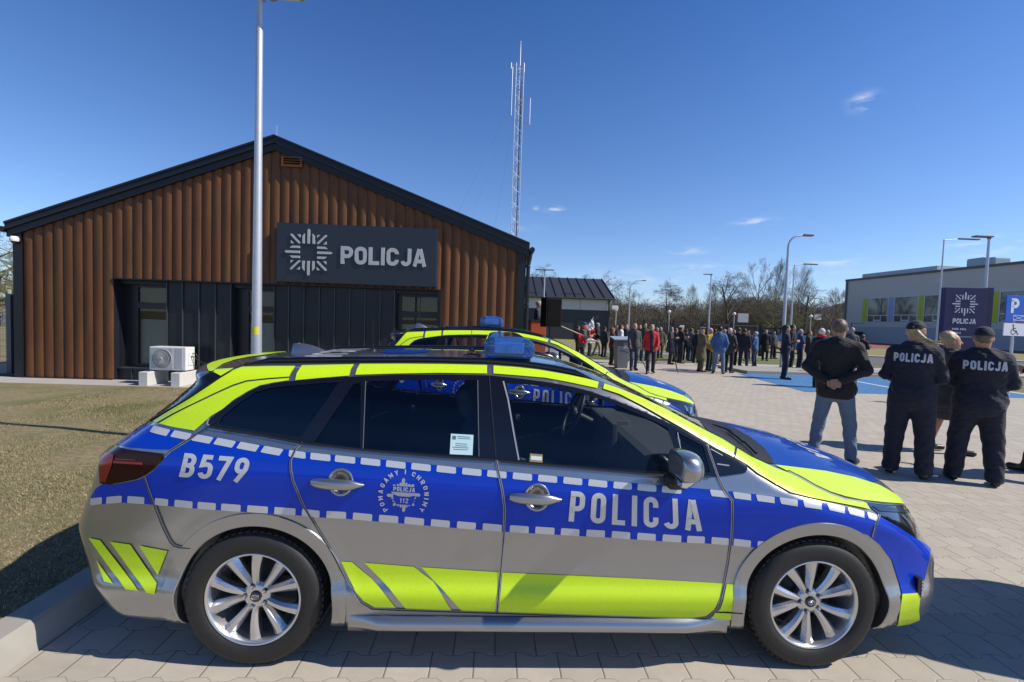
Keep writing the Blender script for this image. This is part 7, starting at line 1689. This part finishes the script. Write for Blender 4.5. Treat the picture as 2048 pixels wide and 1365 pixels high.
# ================================================================== SMALL THINGS IN THE YARD
lz = HC*FPX/(737-hy_(1245)); p = PZ(1245, hy_(1245), lz); lc = empty('lectern', (p[0], p[1], 0), radians(8), 'grey police lectern with a slanted top, microphone stand and round emblem', 'lectern')
LG_ = mat('lectern_grey', (.15, .16, .185), .45, .3); hl_ = 1.08; b = MB()
b.add([(-.20, -.16, 0), (.20, -.16, 0), (.20, .16, 0), (-.20, .16, 0), (-.26, -.18, hl_), (.26, -.18, hl_), (.26, .18, hl_+.06), (-.26, .18, hl_+.06)], [(0, 3, 2, 1), (4, 5, 6, 7), (0, 1, 5, 4), (1, 2, 6, 5), (2, 3, 7, 6), (3, 0, 4, 7)]); b.build('column', LG_, lc)
b = MB(); b.add([(-.42, -.26, hl_+.0), (.42, -.26, hl_+.0), (.42, .22, hl_+.10), (-.42, .22, hl_+.10), (-.42, -.26, hl_+.03), (.42, -.26, hl_+.03), (.42, .22, hl_+.13), (-.42, .22, hl_+.13)], [(0, 3, 2, 1), (4, 5, 6, 7), (0, 1, 5, 4), (1, 2, 6, 5), (2, 3, 7, 6), (3, 0, 4, 7)]); b.build('top', mat('lectern_top', (.30, .36, .42), .3), lc)
b = MB(); T = lambda a, y, c: (a, -.163-.02*c/hl_+(y+.163)*.0-.004-(.003 if y < -.17 else 0), c); burst(b, .08, .90, .085, lambda a, y, c: (a, -.166-.020*c/hl_-(.003 if y < -.17 else 0), c), -.168, .004); b.build('emblem', WT, lc)
q, wd = text_quads('POLICJA', .22, .74, .12); b = MB()
for f in q: b.prism([(0.0+.16*a[0]/wd, .765+.035*a[1]) for a in f], lambda a, c: (a, -.166-.020*c/hl_, c), lambda a, c: (a, -.170-.020*c/hl_, c))
b.build('lettering', WT, lc)
ms_ = empty('microphone_stand', (p[0]+.75, p[1]-.15, 0), .3, 'black microphone stand with its boom beside the lectern', 'stand'); b = MB()
for k in range(3): b.tube([(0, 0, .35), (.38*cos(2.1*k+.4), .38*sin(2.1*k+.4), .01)], .010, 6)
b.build('tripod_base', CM['rubber'], ms_); b = MB(); b.tube([(0, 0, .2), (0, 0, .78)], .011, 8); b.tube([(.34, 0, .52), (-.46, 0, 1.12)], .009, 6); b.build('boom', CM['rubber'], ms_)
def tripod(px, fy, h, spread, label, cam_):
    p = G(px, fy); o = empty('camera_tripod', (p[0], p[1], 0), .2, label, 'tripod'); b = MB()
    for k in range(3): a = 2.094*k+.5; b.tube([(.04*cos(a), .04*sin(a), h), (spread*.5*cos(a), spread*.5*sin(a), h*.5), (spread*cos(a), spread*sin(a), .01)], [.017, .013, .009], 6)
    b.tube([(0, 0, h-.3), (0, 0, h+.08)], .018, 8); b.build('leg_set', CM['rubber'], o)
    c = empty('video_camera', (p[0], p[1], h+.1), 1.2, cam_, 'camera'); b = MB(); b.bbox((-.16, -.06, 0), (.14, .06, .15), .015); b.build('body', CM['dash'], c); b = MB(); b.lathe([(.0001, .14), (.045, .14), (.052, .26), (.0001, .25)], (0, 0, .075), 'x', 16); b.tube([(-.12, 0, .15), (-.1, 0, .2), (.08, 0, .2), (.1, 0, .15)], .012, 6); b.build('lens', CM['rubber'], c)
tripod(1337, 745, 1.35, .62, 'wide-legged black tripod in front of the filming woman', 'video camera on the wide-legged tripod')
# flags
POLE = mat('pale_wood_pole', (.62, .55, .38), .6); FW = mat('flag_white', (.78, .78, .76), .8); FR = mat('flag_red', (.62, .02, .03), .8)
fz = HC*FPX/(735-hy_(1162))-.35; A = PZ(1123, 653, fz); Bq = PZ(1196, 684, fz); f1_ = empty('flag', tuple(A), 0, 'half-furled white and red flag on the long slanting pale pole', 'flag'); v = Bq-A; b = MB(); b.tube([(0, 0, 0), tuple(v)], .016, 8); b.build('pole', POLE, f1_)
def clothsheet(name, pts0, pts1, m_, parent, amp=.05, n=12, mcol=8):
    V = []; F_ = []
    for i in range(n+1):
        u = i/n
        for j in range(mcol+1):
            w = j/mcol; a = np.array([np.interp(u, np.linspace(0, 1, len(pts0)), [q[k] for q in pts0]) for k in range(3)]); c = np.array([np.interp(u, np.linspace(0, 1, len(pts1)), [q[k] for q in pts1]) for k in range(3)])
            P_ = a*(1-w)+c*w+np.array([0, amp*sin(9*w+5*u)+amp*.5*sin(17*u+4*w), 0]); V.append(tuple(P_))
    for i in range(n):
        for j in range(mcol): k = i*(mcol+1)+j; F_.append((k, k+1, k+mcol+2, k+mcol+1))
    o = mk(name, V, F_, m_, parent, smooth=True); sm_ = o.modifiers.new('thick', 'SOLIDIFY'); sm_.thickness = .004; return o
R_ = lambda px, py, o=None: tuple(PZ(px, py, fz)-A)
clothsheet('red_field', [R_(1152, 664), R_(1172, 673)], [R_(1160, 688), R_(1174, 686)], FR, f1_, .04); clothsheet('white_field', [R_(1172, 673), R_(1192, 682)], [R_(1174, 686), R_(1188, 688)], FW, f1_, .03)
fz2 = HC*FPX/(715-hy_(1178))-.3; A2 = PZ(1179, 676, fz2); f2_ = empty('flag', tuple(A2), 0, 'small upright white and red flag held against the dark garage wall', 'flag'); R2 = lambda px, py: tuple(PZ(px, py, fz2)-A2); b = MB(); b.tube([(0, 0, 0), R2(1186.5, 634)], .012, 8); b.build('pole', POLE, f2_)
clothsheet('white_field', [R2(1185.7, 636), R2(1171, 657)], [R2(1189, 656), R2(1180, 664)], FW, f2_, .05); clothsheet('red_field', [R2(1189, 656), R2(1180, 664)], [R2(1188, 668), R2(1184, 674)], FR, f2_, .05)
# loudspeaker, orange case
sz_ = 13.4; p = PZ(1100, 646, sz_); k_ = FPX/sz_; z0, z1 = HC+(647-655.5)/k_, HC+(647-597)/k_; ls = empty('loudspeaker', (p[0], p[1], z0), radians(25), 'large black loudspeaker on a stand between the station and the garage', 'loudspeaker'); b = MB()
b.prism([(-.26, -.2), (.26, -.2), (.26, .12), (.12, .28), (-.12, .28), (-.26, .12)], lambda a, c: (a, c, 0), lambda a, c: (a, c, z1-z0)); b.build('cabinet', mat('speaker_black', (.008, .008, .009), .8, spec=.2), ls); b = MB()
b.box((-.22, -.215, .05), (.22, -.203, z1-z0-.06)); b.build('grille', mat('speaker_grille', (.006, .006, .007), .9, spec=.1), ls); b = MB(); b.bbox((.262, -.06, .32), (.275, .06, .50), .004); b.build('carry_grip', mat('grip_dark', (.004, .004, .005), .5), ls)
lt = empty('speaker_stand', (p[0], p[1], 0), 0, 'black stand carrying the large loudspeaker', 'stand'); b = MB()
b.tube([(0, 0, .1), (0, 0, z0)], .022, 10)
for q in range(3): b.tube([(0, 0, .55), (.5*cos(2.1*q), .5*sin(2.1*q), .01)], .014, 6)
b.build('pole_and_legs', CM['rubber'], lt)
oz = 14.6; p = PZ(1073, 646, oz); k_ = FPX/oz; z1 = HC+(646-643)/k_; oc = empty('flight_case', (p[0], p[1], 0), radians(6), 'tall orange-red equipment case beside the loudspeaker', 'case'); b = MB(); b.bbox((-.24, -.3, .04), (.26, .3, z1), .02); b.build('case', mat('case_orange', (.42, .075, .015), .5), oc)
b = MB(); b.bbox((-.26, -.32, z1-.04), (.28, .32, z1+.03), .01)
for x in (-.2, .2): b.lathe([(.04, -.02), (.045, 0), (.04, .02)], (x, -.2, .045), 'y', 12)
b.build('lid', CM['rubber'], oc)
# two cars far behind the gate
def far_car(px, Z, col, label, rz):
    p = PZ(px, hy_(px), Z); o = empty('parked_car', (p[0], p[1], 0), rz, label, 'car'); prof = [(-2.1, .35), (-2.15, .75), (-1.95, 1.0), (-1.5, 1.08), (-1.1, 1.42), (.3, 1.45), (1.0, 1.05), (1.9, .88), (2.15, .65), (2.15, .32)]
    b = MB(); b.prism(prof, lambda a, c: (a, -.86, c), lambda a, c: (a, .86, c)); b.build('body', mat('far_'+label.split()[0], col, .3, .2, coat=1), o)
    b = MB()
    for s_ in (-.866, .866): b.prism([(-1.42, 1.05), (-1.05, 1.36), (.25, 1.38), (.85, 1.05)], lambda a, c, s_=s_: (a, s_, c), lambda a, c, s_=s_: (a, s_*.99, c))
    b.build('window_band', CM['black'], o); 
    for x in (-1.35, 1.35):
        for s_ in (-.88, .70): b = MB(); b.lathe([(.0001, s_), (.22, s_), (.32, s_+.02), (.32, s_+.18), (.0001, s_+.18)], (x, 0, .32), 'y', 20); b.build('wheel', CM['rubber'], o)
    return o
far_car(1541, 62, (.05, .12, .35), 'blue car parked far behind the gate', .1); far_car(1603, 66, (.02, .20, .22), 'teal car parked far behind the curly-haired woman', .1)
